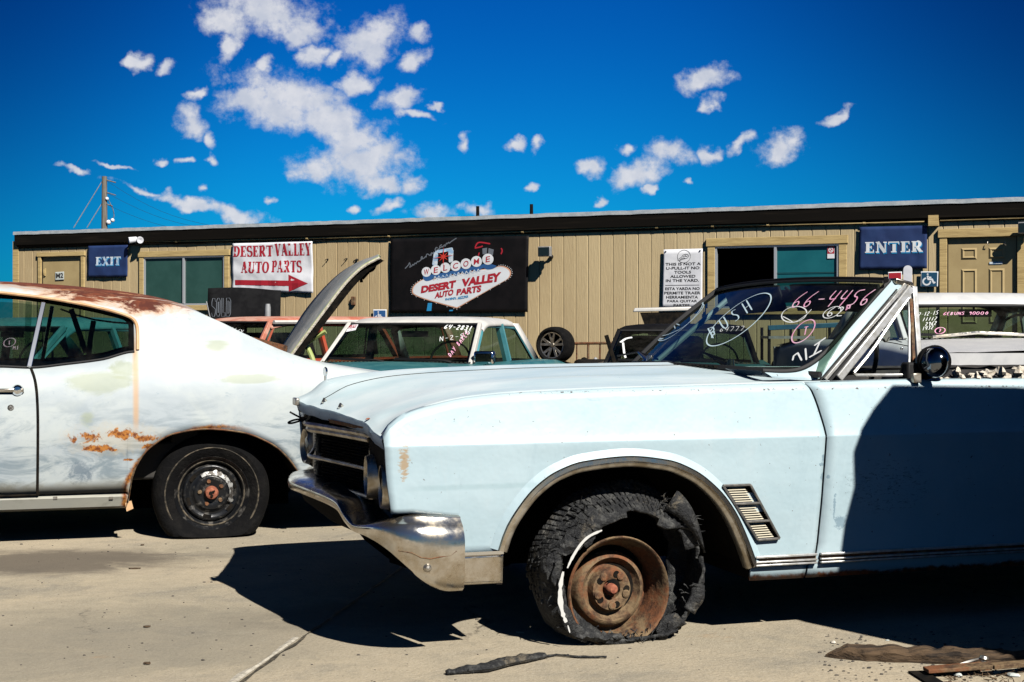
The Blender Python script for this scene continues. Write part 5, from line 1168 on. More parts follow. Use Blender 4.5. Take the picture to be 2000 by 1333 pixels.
# wheels
def thread(prof, o, ax, n=64): return MB().lathe(prof, o, ax, n)
wo_ = Vector((.015, .075, .178)); wax = Vector((.06, -1, .03)).normalized()
rim = thread([(.186, -.006), (.192, .0), (.194, .006), (.190, .012), (.183, .008), (.178, -.012), (.171, -.022), (.168, -.04), (.158, -.055), (.154, -.085), (.150, -.10), (.140, -.098), (.132, -.075), (.122, -.058), (.112, -.056), (.104, -.070), (.090, -.084), (.082, -.082), (.076, -.064), (.072, -.054), (.060, -.052), (.040, -.054), (.034, -.058), (.034, -.08), (0, -.085)], wo_, wax).build('front_wheel', 'rust', bk, ang=50)
m_ = MB(); u_ = wax.cross(Vector((0, 0, 1))).normalized(); v_ = wax.cross(u_)
def rp(r, t, h): return wo_+wax*h+(u_*math.cos(t)+v_*math.sin(t))*r
for k in range(5):
    t_ = k*2*math.pi/5+.3; m_.lathe([(0, 0), (.011, 0), (.011, -.01), (0, -.012)], rp(.056, t_, -.046), wax, 6)
    m_.lathe([(.008, .004), (.014, .002), (.016, -.006)], rp(.056, t_, -.05), wax, 12)
m_.parts('lug_nut', 'rust', rim)
m_ = MB()
for k in range(5): t_ = k*2*math.pi/5+.3; m_.lathe([(0, 0), (.012, 0)], rp(.056+.0, t_+.33, -.0505), wax, 14)
m_.lathe([(0, 0), (.026, 0)], rp(.012, 4.4, -.0505), wax, 16)
m_.parts('stud_hole', 'dark', rim, smooth=False)
MB().lathe([(0, .028), (.012, .026), (.019, .018), (.021, 0), (.021, -.03)], rp(.006, -.4, -.05), wax, 18).build('hub', 'orange_rust', rim)
# shredded tyre: carcass, tread, torn flaps
TC = Vector((.042, .085, .258)); tn = 150; rows = []; rnd = random.Random(11)
prof = [(.236, .006), (.247, .014), (.262, .018), (.280, .010), (.292, -.004), (.296, -.020), (.297, -.045), (.298, -.075), (.298, -.105), (.296, -.135), (.285, -.155), (.26, -.165), (.23, -.165)]
def roll(ang, r, h):            # the loose tread has rolled outwards over the top of the wheel
    k = max(0, min(1, (math.degrees(ang)-22)/25))*max(0, min(1, (178-math.degrees(ang))/30))
    return r-k*.085*max(0, 1+h/.13)-k*.008, h+k*.045
def tp(ang, j):
    r, h = prof[j]; n1 = noise.noise(Vector((math.cos(ang)*2.2, math.sin(ang)*2.2, j*.25))); n2 = noise.noise(Vector((math.cos(ang)*9, math.sin(ang)*9, j*.9)))
    r += n1*.016+n2*.007; h += n2*.014+n1*.010
    if j >= 3: r, h = roll(ang, r, h)
    x, z = math.cos(ang)*r, math.sin(ang)*r
    if z < -.22: z = -.22+(z+.22)*.35; h += .018
    z = max(z, -.256+n2*.006); return TC+Vector((x*1.02, -h, z))
rows = [[tp(2*math.pi*i/tn, j) for j in range(len(prof))] for i in range(tn)]
def tear(i, j):
    a = math.degrees(2*math.pi*i/tn); e = 14*noise.noise(Vector((j*.8, a*.05, 0)))+7*noise.noise(Vector((j*2.1, a*.3, 3)))
    if j <= 2:
        if 40+e < a < 128+e: return True            # gone above the rim
        if a > 322+e or a < 40+e: return True
        if j == 0 and not (150 < a < 300): return True
        if 262+e < a < 330: return True
    if j == 3 and (55+e < a < 100+e or a < 20+e or a > 350+e): return True
    if j in (4, 5) and 4+e < a < 26+e: return True
    return False
tyre = MB().grid(rows, cu=True, skip=tear).build('tyre', 'shred', rim, solid=.010, ang=55)
m_ = MB()           # tread blocks
for i in range(84):
    a = 2*math.pi*i/84; dg = math.degrees(a)
    if not (28 < dg < 205): continue
    for k in range(5):
        if rnd.random() < .08+(.35 if dg > 165 else 0): continue
        c_ = [(.296, -.018), (.299, -.043), (.3, -.070), (.3, -.098), (.298, -.124)][k]; sk = (.5-(k % 2))*.02
        n1 = noise.noise(Vector((math.cos(a)*2.2, math.sin(a)*2.2, (5+k)*.25)))
        r0, r1 = c_[0]+n1*.016-.004, c_[0]+n1*.016+.014+rnd.uniform(-.003, .001); w_ = .0275
        def q_(r, t, h):
            r, h = roll(a, r, h); return TC+Vector((math.cos(t)*r*1.02, -h-(.006 if r < .29 else 0), math.sin(t)*r))
        h0, h1 = c_[1]+.009, c_[1]-.011; t0, t1 = a-w_+sk, a+w_*.9+sk
        m_.hexa([q_(r0, t0, h0), q_(r0, t1, h0), q_(r0, t1+.02, h1), q_(r0, t0+.02, h1), q_(r1, t0, h0), q_(r1, t1, h0), q_(r1, t1+.02, h1), q_(r1, t0+.02, h1)])
m_.build('tread_block', 'shred', tyre, smooth=False, bevel=.0015)
m_ = MB()           # cord and rubber shreds
for i in range(230):
    a = R(rnd.choice((rnd.uniform(225, 345), rnd.uniform(120, 235), rnd.uniform(20, 60), rnd.uniform(235, 310)))); r = rnd.uniform(.22, .30); p_ = TC+Vector((math.cos(a)*r, -rnd.uniform(-.02, .03), max(-.25, math.sin(a)*r)))
    d_ = Vector((math.cos(a)*rnd.uniform(.2, 1)+rnd.uniform(-.6, .6), -rnd.uniform(0, .5), math.sin(a)*.3+rnd.uniform(-.5, .3))).normalized()*rnd.uniform(.012, .045)
    e_ = p_+d_; e_.z = max(e_.z, .004); m_.tube([p_, p_.lerp(e_, .5)+Vector((0, 0, .004)), e_], [.003, .002, .0006], 4)
tag(m_.build('torn_cord', 'shred', tyre), kind='stuff')
m_ = MB()           # flaps
for (a0, a1, r0, r1, h0, h1) in ((14, 34, .30, .235, .015, .03), (170, 200, .25, .28, .03, .04), (296, 318, .235, .30, .025, .015), (326, 346, .262, .30, .005, .02), (206, 238, .25, .29, .028, .03), (245, 275, .235, .268, .04, .03)):
    rows = []
    for i in range(11):
        a = R(lerp(a0, a1, i/10)); n1 = noise.noise(Vector((a*4, r0, 1)))*.02
        rows.append([TC+Vector((math.cos(a)*r, -lerp(h0, h1, k/3)-.012*noise.noise(Vector((a*6, k, 2))), max(-.255, math.sin(a)*r))) for k, r in enumerate((r0+n1, lerp(r0, r1, .35), lerp(r0, r1, .7), r1+n1*1.5))])
    m_.grid(rows)
rows = []
for i in range(15):
    t_ = i/14; c_ = TC+Vector((lerp(.16, .292, t_), -.03-.02*math.sin(t_*3), lerp(.235, .045, t_)+.03*math.sin(t_*math.pi))); w_ = .035*(1-t_)**.7; rows.append([c_+Vector((-w_*.6, 0, -w_)), c_+Vector((0, -.008, 0)), c_+Vector((w_*.8, 0, w_))])
m_.grid(rows); m_.parts('torn_flap', 'shred', tyre, solid=.006)
m_ = MB()
for pts, w0 in (([(1176, 1036), (1150, 1047), (1134, 1063), (1118, 1088), (1108, 1110)], .011), ([(1100, 1117), (1094, 1145), (1094, 1175), (1099, 1200), (1106, 1216)], .019), ([(1109, 1222), (1113, 1236)], .006)):
    P = [B.b(x, y, .018) for x, y in dens(smooth2(pts, 2), 4)]; n_ = len(P); L = []; Q = []
    for i, p in enumerate(P):
        t_ = (P[min(i+1, n_-1)]-P[max(i-1, 0)]).normalized(); sd_ = Vector((t_.z, 0, -t_.x))*w0*(.12+.88*math.sin(math.pi*(i+.5)/n_)**.6)*(1+.7*noise.noise(Vector((i*.9, w0*90, 0))))/1.1; L.append(p-sd_*.5); Q.append(p+sd_*.5)
    m_.grid([L, Q])
m_.parts('whitewall_piece', 'whitewall', tyre, solid=.0015, off=0, smooth=False)
MB().lathe([(.05, -.09), (.13, -.09), (.14, -.11), (.14, -.2), (0, -.2)], (.01, .07, .20), (0, -1, 0), 24).tube([(.0, .2, .22), (0, 1.6, .22)], .03).build('brake_drum', 'dark', bk)
for a, bb in ((.0, WD-.09), (2.95, .09), (2.95, WD-.09)):
    s_ = 1 if bb < 1 else -1
    rw = MB().lathe([(.19, 0), (.18, -.02), (.14, -.05), (.10, -.02), (.05, -.03), (0, -.03)], (a, bb, .28), (0, -s_, 0), 32).build('rear_wheel' if a > 1 else 'front_wheel', 'rust', bk)
    MB().lathe([(.185, 0), (.22, .02), (.27, .01), (.285, -.02), (.287, -.12), (.26, -.17), (.18, -.17)], (a, bb, .285), (0, -s_, 0), 40).build('tyre', 'tyre', rw)

# ================================================================== weathered white coupe on the left
Cf = Frame(415, 1055, 16); WC = 1.85
cv = thing('coupe_car', 'weathered white coupe with a rusted roof and flat rear tyre, left of the convertible', 'car', tuple(Cf.o), Cf.t)
cb_ = crv([(.16, .08), (.25, .035), (.4, .012), (.55, -.002), (.7, .008), (.8, .026), (.89, .062), (1.0, .12), (1.1, .18), (1.2, .235), (1.3, .285)])
def cpx(x, y, b0=.1):
    v = Cf.b(x, y, b0)
    for _ in range(5): v = Cf.b(x, y, cb_(v.z))
    return v
belt = crv([(cpx(x, y).x, cpx(x, y).z) for x, y in ((0, 717), (60, 719), (130, 712), (200, 703), (262, 688))]+[(-3.4, .86), (-1.9, .89), (0, .93), (.4, .87), (.8, .83), (1.35, .775)])
wtc = crv([(-2.0, 1.285), (-1.4, 1.29)]+[(cpx(x, y).x, cpx(x, y).z) for x, y in ((0, 573.5), (94, 586), (173, 601), (220, 612), (250, 621), (260, 629), (265, 645))]+[(-.365, 1.03), (0, 1.0), (.2, .955), (.4, .90), (.8, .845), (1.35, .785)])
rdg = crv([(-2.0, 1.315), (-1.4, 1.325), (-1.05, 1.310), (-.80, 1.282), (-.55, 1.255), (-.3, 1.235), (-.15, 1.213), (.036, 1.140), (.2, 1.058), (.42, .960), (.59, .908), (.79, .872), (1.05, .822), (1.35, .795)])
crn = crv([(-2.0, 1.34), (-1.5, 1.355)]+[Cf.ac(x, y, .925) for x, y in ((0, 551), (100, 556), (200, 565), (280, 576), (350, 594))]+[(.05, 1.14), (.25, 1.04), (.45, .955), (.8, .878), (1.35, .80)])
carch = [Cf.ac(x, y, .0) for x, y in ((250, 985), (255, 945), (268, 908), (292, 876), (340, 848), (400, 839), (470, 845), (530, 868), (565, 898), (592, 938))]
cL, cR = carch[0][0], carch[-1][0]; carchf = crv(carch)
cols = cols_of([(-3.4, -2.96, .28), (-2.9599, -2.10, lambda a: .28+.28*math.sqrt(max(0, 1-((a+2.53)/.43)**2))), (-2.0999, -2.0, .262)], .03)+cols_of([(-1.999, cL, .258), (cL+1e-4, cR, carchf), (cR+1e-4, 1.36, .30)], .016)
AW = -.388
def csec(a, bt):
    bl = belt(a); r = []
    for i in range(11): c = lerp(bt, bl, i/10); r.append((cb_(c), c))
    w_ = wtc(a); 
    for i in range(1, 8): c = lerp(bl, w_, i/7); r.append((cb_(c), c))
    rg = max(rdg(a), w_+.005)
    for i in range(1, 4): c = lerp(w_, rg, i/3); r.append((cb_(min(c, 1.3))+.03*(i/3)**2, c))
    b0, c0 = r[-1]; cc_ = crn(a)
    for f in (.12, .3, .55, .8, 1.): r.append((lerp(b0, .925, f), lerp(c0, cc_, math.sin(f*math.pi/2)**.8)))
    return r
for far in (0, 1):
    F_ = (lambda a, p: (a, WC-p[0], p[1])) if far else (lambda a, p: (a, p[0], p[1]))
    main = [(a, b) for a, b in cols if a >= -1.95]
    gapi = next(i for i, (a, b) in enumerate(main) if a > -.866)
    rows = [[F_(a, p) for p in csec(a, bt)] for a, bt in main]
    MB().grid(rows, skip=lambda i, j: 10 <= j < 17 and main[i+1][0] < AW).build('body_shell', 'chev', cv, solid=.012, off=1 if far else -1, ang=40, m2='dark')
    front = [(a, b) for a, b in cols if a <= -1.95]
    MB().grid([[F_(a, (cb_(lerp(bt, belt(a), i/8)), lerp(bt, belt(a), i/8))) for i in range(9)] for a, bt in front]).build('front_fender', 'chev', cv, solid=.012, off=1 if far else -1)
    MB().grid([[F_(a, (b_, c)) for b_, c in ((.055, .252), (.045, .235), (.062, .19), (.09, .178), (.2, .18))] for a in frange(-2.1, cL+.005, 40)]).build('rocker_panel', 'chev', cv, solid=.008, off=1 if far else -1)
    MB().tube([F_(a, (cb_(wtc(a))-.004, wtc(a)+.004)) for a in frange(-1.9, -1.07, 12)]+[F_(v.x, (v.y-.004, v.z)) for v in (cpx(x, y) for x, y in smooth2([(0, 572), (94, 582.5), (173, 597), (220, 608), (252, 618), (265, 628), (269, 645), (269, 684)], 2))], .0085, 7).build('roof_drip_rail', 'droprail', cv)
    MB().tube([F_(a, (cb_(belt(a))-.002, belt(a)+.003)) for a in frange(-1.9, AW, 60)], .006, 6).build('belt_seal', 'rubberseal', cv)
    gp = [cpx(x, y) for x, y in smooth2([(61, 721), (68, 740), (72, 765), (74, 810), (74, 870), (73, 968)], 2)]
    MB().tube([F_(v.x, (cb_(v.z)+.001, v.z)) for v in gp], .0075, 6).tube([F_(a, (.036, .2565)) for a in frange(-2.0, gp[-1].x, 10)], .007, 6).tube([F_(a, (.042, .2565)) for a in frange(gp[-1].x, cL-.01, 10)], .0028, 5).build('panel_gap', 'dark', cv)
    MB().grid([[F_(a, (cb_(lerp(belt(a), wtc(a), v))+.02, lerp(belt(a), wtc(a), v))) for v in (0, .3, .6, 1)] for a in frange(-.93, AW, 20)]).build('quarter_glass', 'gdark', cv)
    MB().grid([[F_(a, (cb_(lerp(belt(a), wtc(a), v))+.035, lerp(belt(a), wtc(a), v))) for v in (0, .3, .6, .93)] for a in frange(-1.9, -.90, 20)]).build('door_glass', 'gdark', cv)
    MB().beam(F_(*(lambda v: (v.x, (v.y-.008, v.z)))(cpx(85, 592))), F_(*(lambda v: (v.x, (v.y-.008, v.z)))(cpx(57, 718))), .024, .02, (0, -1, 0)).build('glass_divider', 'chrome_clean', cv, bevel=.003)
q = cpx(22, 762)
hd = MB().hexa([q+Vector(p) for p in ((-.17, -.02, -.008), (.06, -.02, -.012), (.06, .0, -.012), (-.17, .0, -.008), (-.17, -.02, .008), (.06, -.02, .008), (.06, 0, .008), (-.17, 0, .008))]).build('door_handle', 'chrome', cv, bevel=.004)
MB().lathe([(0, .022), (.018, .02), (.026, .012), (.030, 0)], q+Vector((.03, 0, -.002)), (0, -1, 0), 20).build('push_button', 'chrome_clean', hd)
MB().box(q.x-.17, q.x+.06, q.y-.004, q.y+.002, q.z-.03, q.z-.010).build('handle_recess', 'dark', hd)
q = cpx(21, 797); MB().lathe([(0, .006), (.011, .006), (.016, .001)], q, (0, -1, 0), 16).build('door_lock', 'bare', cv)
for x in (108, 217): q = Cf.b(x, 973, .040); MB().box(q.x-.010, q.x+.010, .036, .047, q.z-.007, q.z+.007).build('rocker_clip', 'satin', cv)
q = Cf.b(252, 992, .05); MB().quad(q+Vector((-.012, 0, -.02)), q+Vector((.022, 0, -.005)), q+Vector((.012, 0, .035)), q+Vector((-.02, 0, .03))).build('torn_metal_tab', 'droprail', cv, solid=.004, smooth=False)
m_ = MB(); bt_ = [p for p in ([(a, c) for a, c in [(x, carchf(x)) for x in frange(cL, cR, 50)]])]
MB().grid([[(a, .012, c), (a, .35, c+.01), (a, .62, c)] for a, c in bt_]).quad((cL, .62, .1), (cR, .62, .1), (cR, .62, .6), (cL, .62, .6)).build('wheel_well', 'dark', cv, smooth=False)
MB().tube([(a, cb_(c)+.002, c+.002) for a, c in bt_], .005, 6).build('arch_edge', 'rust', cv)
MB().box(-3.3, cL-.02, .12, WC-.12, .19, .22).box(cR, 1.3, .12, WC-.12, .28, .31).box(cL-.03, cR, .62, WC-.62, .19, .22).box(-3.3, -3.27, .1, WC-.1, .3, .8).box(1.30, 1.35, .06, WC-.06, .32, .79).box(cR+.0, cR+.03, .05, .6, .25, .5).build('floor_pan', 'dark', cv, smooth=False)
MB().grid([[(a, b_, c) for b_ in frange(.07, WC-.07, 10)] for a, c in ((-3.4, .74), (-3.0, .82), (-2.4, .89), (-2.05, .91))]).build('hood', 'chev', cv)
MB().grid([[(lerp(-2.15, -1.75, v)-.05*(1-((b_-.925)/.8)**2), b_, lerp(.91, 1.31, v)) for v in (0, .5, 1)] for b_ in frange(.16, WC-.16, 12)]).build('windshield', 'gdark', cv)
for b0, b1 in ((.2, .85), (1.0, 1.65)): MB().box(-1.35, -.95, b0, b1, .3, .5).box(-1.02, -.90, b0, b1, .45, .845).build('front_seat', 'tub', cv, bevel=.04)
MB().box(-.55, -.1, .2, 1.65, .3, .5).box(-.2, -.05, .2, 1.65, .45, .84).box(-.05, .7, .15, 1.7, .82, .85).build('rear_seat', 'tub', cv, bevel=.03)
m_ = MB()
for x0, y0, x1, y1 in ((139, 604, 147, 628), (147, 628, 168, 690), (183, 627, 176, 665), (176, 665, 172, 712)): m_.beam(Cf.b(x0, y0, .62), Cf.b(x1, y1, .62), .028, .004, (0, -1, 0))
m_.parts('seat_belt', 'black', cv)
MB().tube([Cf.b(x, y, .9) for x, y in ((118, 604), (150, 616), (185, 625), (222, 630), (250, 632))], .006, 6).build('headliner_trim', 'bare', cv)
# flat rear tyre and black steel wheel
wc = Vector((.004, .12, .230)); ax = Vector((0, -1, 0))
rw = MB().lathe([(.184, .0), (.192, .006), (.197, .012), (.192, .016), (.184, .008), (.176, -.008), (.166, -.012), (.160, -.030), (.150, -.036), (.146, -.022), (.138, -.016), (.128, -.018), (.118, -.026), (.100, -.024), (.090, -.010), (.082, -.006), (.060, -.012), (.040, -.014), (0, -.014)], wc, ax, 64).build('rear_wheel', 'rimblack', cv, ang=50)
MB().lathe([(0, .024), (.018, .022), (.030, .016), (.036, .004), (.036, -.014)], wc, ax, 24).build('centre_cap', 'orange_rust', rw)
m_ = MB()
for dx_, dz_, r_ in ((-.006, .002, .010), (.006, .006, .008), (.0, -.012, .008), (.012, .012, .005)): m_.lathe([(0, .0255), (r_, .0253)], wc+Vector((dx_, 0, dz_)), ax, 8)
m_.parts('rust_hole', 'dark', rw, smooth=False)
m_ = MB(); s1 = MB()
for k in range(5):
    t_ = k*2*math.pi/5+.55; m_.lathe([(0, .008), (.009, .008), (.010, 0), (.015, -.004)], wc+Vector((math.cos(t_)*.062, .010, math.sin(t_)*.062)), ax, 10)
m_.parts('lug_nut', 'rust', rw)
for k in range(6):
    t_ = k*math.pi/3+.35; s1.grid([[wc+Vector((math.cos(t_+d_)*r, .0145, math.sin(t_+d_)*r)) for r in (.116, .134)] for d_ in frange(-.17, .17, 8)])
s1.parts('wheel_slot', 'dark', rw, smooth=False)
m_ = MB(); m_.grid([[wc+Vector((math.cos(a)*r, lerp(.010, .018, (r-.095)/.03)-.004, math.sin(a)*r)) for r in (.094, .105+.01*abs(noise.noise(Vector((a*5, 0, 0)))), .112+.022*abs(noise.noise(Vector((a*4, 3, 0)))))] for a in frange(-.5, 2.1, 40)]); m_.build('bare_metal_patch', 'bare', rw)
rows = []; pf = [(.186, .008), (.200, .020), (.212, .026), (.235, .040), (.262, .044), (.285, .030), (.300, .004), (.305, -.03), (.305, -.08), (.303, -.13), (.28, -.17), (.22, -.17), (.18, -.15)]
for i in range(96):
    a = 2*math.pi*i/96; row = []
    for j, (r, h) in enumerate(pf):
        x, z = math.cos(a)*r, math.sin(a)*r; k = max(0, min(1, (-z-.12)/.12)); n_ = noise.noise(Vector((x*7, z*7, j*.3)))*.004
        if z < -.215: z = -.215+(z+.215)*.15
        row.append(wc+Vector((x*(1+.05*k), -h-n_-.035*k*math.sin(math.pi*min(1, j/9)), max(z, -.231))))
    rows.append(row)
MB().grid(rows, cu=True).build('tyre', 'tyre', rw, ang=40)
MB().lathe([(.236, .040), (.2395, .0445), (.244, .043)], wc, ax, 72).lathe([(.166, -.008), (.170, -.004), (.174, -.006)], wc, ax, 60).build('bead_ring', 'bead', rw)
for a, bb, n_ in ((.01, WC-.06, 'rear_wheel'), (-2.53, .06, 'front_wheel'), (-2.53, WC-.06, 'front_wheel')):
    s_ = 1 if bb < 1 else -1; w_ = MB().lathe([(.19, 0), (.17, -.03), (.1, -.01), (0, -.01)], (a, bb, .30), (0, -s_, 0), 24).build(n_, 'rimblack', cv)
    MB().lathe([(.188, 0), (.25, .03), (.29, .01), (.30, -.03), (.30, -.13), (.25, -.16)], (a, bb, .30), (0, -s_, 0), 32).build('tyre', 'tyre', w_)

# ================================================================== the cars farther back
def sedan(name, label, loc, rz, p, body, roof, group=None, frame=None, wagon=False):
    t = thing(name, label, 'car', loc, R(rz), group); w_, wb, wt, hb, hh, hr, yt, yr, yb, Lh, yl, yB = [p[k] for k in ('w', 'wb', 'wt', 'hb', 'hh', 'hr', 'yt', 'yr', 'yb', 'Lh', 'yl', 'yB')]
    fr_ = frame or body
    sec = [(-.08, .22), (-.01, .34), (0, .50), (-.006, .62), (-.02, .74), (-.035, hb-.07), (-.075, hb-.01)]
    ysb = frange(-Lh, yl, 40)
    th = crv([(-Lh, hh-hb), (-Lh*.6, (hh-hb)*.45), (0, 0), (yb, 0), (yl, -.06)])
    for s_ in (-1, 1):
        MB().grid([[(s_*(w_+dx_-.06*max(0, -y/Lh-.75)-.05*max(0, (y-yb)/(yl-yb))), y, z+(th(y) if z > .6 else 0)) for dx_, z in sec] for y in ysb]).build('side_panel', body, t, solid=.01, off=0)
        xw = w_-.075
        m_ = MB().grid([[(s_*lerp(xw, wb+.01, v), y, hb-.01+.012*v+(th(y) if y < 0 or y > yb else 0)) for v in (0, .5, 1)] for y in frange(-.0, yb, 12)]); m_.build('belt_ledge', body, t)
    top = MB().grid([[(lerp(-1, 1, i/14)*(w_-.075), y, hb-.01+th(y)+.03*(1-(lerp(-1, 1, i/14))**2)+.008*(abs(lerp(-1, 1, i/14)) > .8)) for i in range(15)] for y in frange(-Lh, -.03, 16)]).build('hood', body, t)
    MB().grid([[(x, y, hb-.012+.02*(1-(x/w_)**2)) for x in frange(-w_+.08, w_-.08, 10)] for y in (-.03, .02, .07)]).build('cowl', body, t)
    if not wagon: MB().grid([[(x, y, hb-.01+th(y)+.02*(1-(x/w_)**2)) for x in frange(-w_+.08, w_-.08, 10)] for y in frange(yb, yl, 8)]).build('trunk_lid', body, t)
    MB().box(-w_+.06, w_-.06, -Lh, -Lh+.04, .28, hh).build('front_panel', body, t); MB().box(-w_+.06, w_-.06, yl-.04, yl, .28, hb-.08).build('tail_panel', body, t)
    MB().box(-w_+.02, w_-.02, -Lh-.10, -Lh-.02, .36, .50).build('bumper', 'chrome', t, bevel=.02); MB().box(-w_+.02, w_-.02, yl+.0, yl+.08, .36, .50).build('bumper', 'chrome', t, bevel=.02)
    for s_ in (-1, 1):
        hl_ = MB().lathe([(.075, 0), (.085, .02), (.09, 0)], (s_*(w_-.22), -Lh-.01, hh-.16), (0, -1, 0), 20).build('headlight', 'chrome_clean', t); MB().lathe([(0, .02), (.05, .014), (.075, 0)], (s_*(w_-.22), -Lh-.01, hh-.16), (0, -1, 0), 20).build('lens', 'gclear', hl_)
    m_ = MB(); [m_.box(-w_+.34, w_-.34, -Lh-.012, -Lh-.002, hh-.26+k*.025, hh-.25+k*.025) for k in range(8)]; m_.build('grille', 'satin', t)
    MB().box(-w_+.1, w_-.1, -Lh+.05, yl-.05, .22, .26).box(-w_+.1, w_-.1, -.06, -.03, .25, hb-.05).build('floor_pan', 'dark', t, smooth=False)
    MB().grid([[(x, y, z) for x in (-w_+.03, w_-.03)] for y, z in ((.02, hb-.012), (.12, hb-.05), (.30, hb-.07), (.36, hb-.2))]).build('dashboard', 'tub', t)
    MB().box(-.6, .6, .95, 1.35, .35, .55).box(-.6, .6, 1.28, 1.40, .5, hb+.0).build('front_seat', 'tub', t, bevel=.04)
    if not wagon: MB().box(-.6, .6, yb-.35, yb-.2, .5, hb-.01).grid([[(x, y, hb-.01) for x in (-.62, .62)] for y in (yb-.3, yb)]).build('rear_seat', 'tub', t)
    ring = [(.35+.18*math.cos(a), .42+.06*math.sin(a), hb+.015+.17*math.sin(a)) for a in frange(0, 2*math.pi, 36)]
    MB().tube(ring, .010, 6, cap=False).tube([(.35, .42, hb+.015), (.35, .25, hb-.09)], .02).tube([(.18, .415, hb), (.35, .42, hb+.01), (.52, .415, hb)], .008).build('steering_wheel', 'black', t)
    # roof
    us = [-1, -.985, -.95, -.88, -.7, -.4, 0, .4, .7, .88, .95, .985, 1]; rt = p.get('rt', .065); uz = {1: -rt-.02, .985: -rt+.005, .95: -.6*rt, .88: -.3*rt, .7: -.006, .4: -.001, 0: 0}
    def rp_(u, y, dz=0.):
        f = (y-yt)/(yr-yt); wr = lerp(wt+.045, wt+.03, f); bow = -.05*(1-u*u)*max(0, 1-f/.3)+.05*(1-u*u)*max(0, (f-.7)/.3)*(0 if wagon else 1)
        return (u*wr, y+bow, hr+uz[abs(u)]*1.0-(rt-.02)*max(0, 1-f/.16)**2-.06*max(0, (f-.84)/.16)**2-.012*(2*f-1)**2+dz)
    ysr = frange(yt, yr, 26)
    rf = MB().grid([[rp_(u, y) for u in us] for y in ysr]).flip().build('roof', roof, t, solid=.03, off=-1, m2='dark')
    hw = hr-rt
    A0 = lambda s_: Vector((s_*wb, .0, hb)); A1 = lambda s_: Vector((s_*(wt+.01), yt+.01, hw-.005))
    C0 = lambda s_: Vector((s_*(wb-.0), yb, hb)); C1 = lambda s_: Vector((s_*(wt+.01), yr-.02, hw-.01))
    for s_ in (-1, 1):
        MB().beam(A0(s_)+Vector((0, -.02, -.02)), A1(s_), .035, .05, (0, -1, .6)).build('front_pillar', roof if frame is None else roof, t, bevel=.006)
        MB().beam(A0(s_)+Vector((-.028*s_, -.03, -.01)), A1(s_)+Vector((-.028*s_, -.015, .0)), .016, .012, (0, -1, .6)).build('windshield_molding', 'chrome_clean', t)
        f1 = lambda y: lerp((yt, 0)[0], yr, 0)
        B0, B1 = Vector((s_*wb, yB+.05, hb)), Vector((s_*(wt+.01), yB, hw-.01)); MB().beam(B0, B1, .04, .07, (s_, 0, .2)).build('middle_pillar', fr_, t)
        MB().tube([A0(s_)+Vector((.005*s_, .08, .0)), A1(s_)+Vector((.008*s_, .06, -.02)), B1+Vector((.008*s_, 0, -.018)), C1(s_)+Vector((.008*s_, -.10, -.03)), C0(s_)+Vector((.008*s_, -.20, .0))], .014, 6).build('door_frame', fr_, t)
        cw = .20 if not wagon else .08
        MB().quad(C0(s_)+Vector((0, -cw, 0)), C0(s_)+Vector((0, .02, 0)), C1(s_)+Vector((0, .02, .01)), C1(s_)+Vector((0, -cw*.8, .01))).build('rear_pillar', roof, t, solid=.03, off=0)
        if wagon:
            for yy_ in p.get('posts', []): MB().beam((s_*wb, yy_+.22, hb), (s_*(wt+.01), yy_, hw), .04, .07, (s_, 0, .2)).build('side_pillar', fr_, t)
        MB().quad(A0(s_)+Vector((0, .05, 0)), B0, B1, A1(s_)).quad(B0, C0(s_)+Vector((0, -cw, 0)), C1(s_)+Vector((0, -cw*.8, 0)), B1).build('side_glass', 'gdark', t, smooth=False)
    gl_ = [[A0(-1).lerp(A0(1), i/12).lerp(A1(-1).lerp(A1(1), i/12), j/6)+Vector((0, -.06*(1-(i/6-1)**2)-.015*math.sin(j*math.pi/6), 0)) for j in range(7)] for i in range(13)]
    wsd = MB().grid(gl_).build('windshield', 'gdark', t)
    MB().tube([g_[0]+Vector((0, -.01, .0)) for g_ in gl_], .012, 6).tube([g_[-1]+Vector((0, -.01, 0)) for g_ in gl_], .012, 6).tube([q_ for q_ in gl_[0]], .014, 6).tube([q_ for q_ in gl_[-1]], .014, 6).build('windshield_seal', 'rubberseal', wsd)
    MB().grid([[C0(-1).lerp(C0(1), i/8).lerp(C1(-1).lerp(C1(1), i/8), j/3)+Vector((0, .04*(1-(i/4-1)**2), 0)) for j in range(4)] for i in range(9)]).build('rear_glass', 'gdark', t)
    for x0 in (-.42, .18):
        wa = MB().tube([(x0+.34, -.06, hb+.015), (x0+.28, -.07, hb+.03), (x0, -.06, hb+.045)], [.014, .010, .006], 6).build('wiper_arm', 'black', t)
        MB().beam((x0-.16, -.055, hb+.045), (x0+.22, -.07, hb+.03), .010, .02).build('blade', 'black', wa)
    m_ = MB()
    for i in range(40): x = lerp(-w_+.2, w_-.2, i/39); m_.box(x, x+.018, -.032, -.026, hb+.012, hb+.02)
    m_.build('cowl_vent', 'chrome', t)
    MB().box(-.12, .12, yt+.02, yt+.045, hr-.185, hr-.13).tube([(0, yt+.05, hr-.14), (0, yt+.09, hr-.07)], .008).build('rear_view_mirror', 'teal' if body == 'teal' else 'black', t, bevel=.01)
    for (sx, y) in ((-1, -Lh+.75), (1, -Lh+.75), (-1, yl-.95), (1, yl-.95)):
        wh = MB().lathe([(.0, .03), (.08, .03), (.13, .0), (.18, .01), (.19, 0)], (sx*(w_-.06), y, .30), (sx, 0, 0), 24).build('wheel', 'rust', t)
        MB().lathe([(.185, 0), (.22, .02), (.28, .01), (.30, -.03), (.30, -.14), (.2, -.16)], (sx*(w_-.06), y, .30), (sx, 0, 0), 30).build('tyre', 'tyre', wh)
    return t, wsd
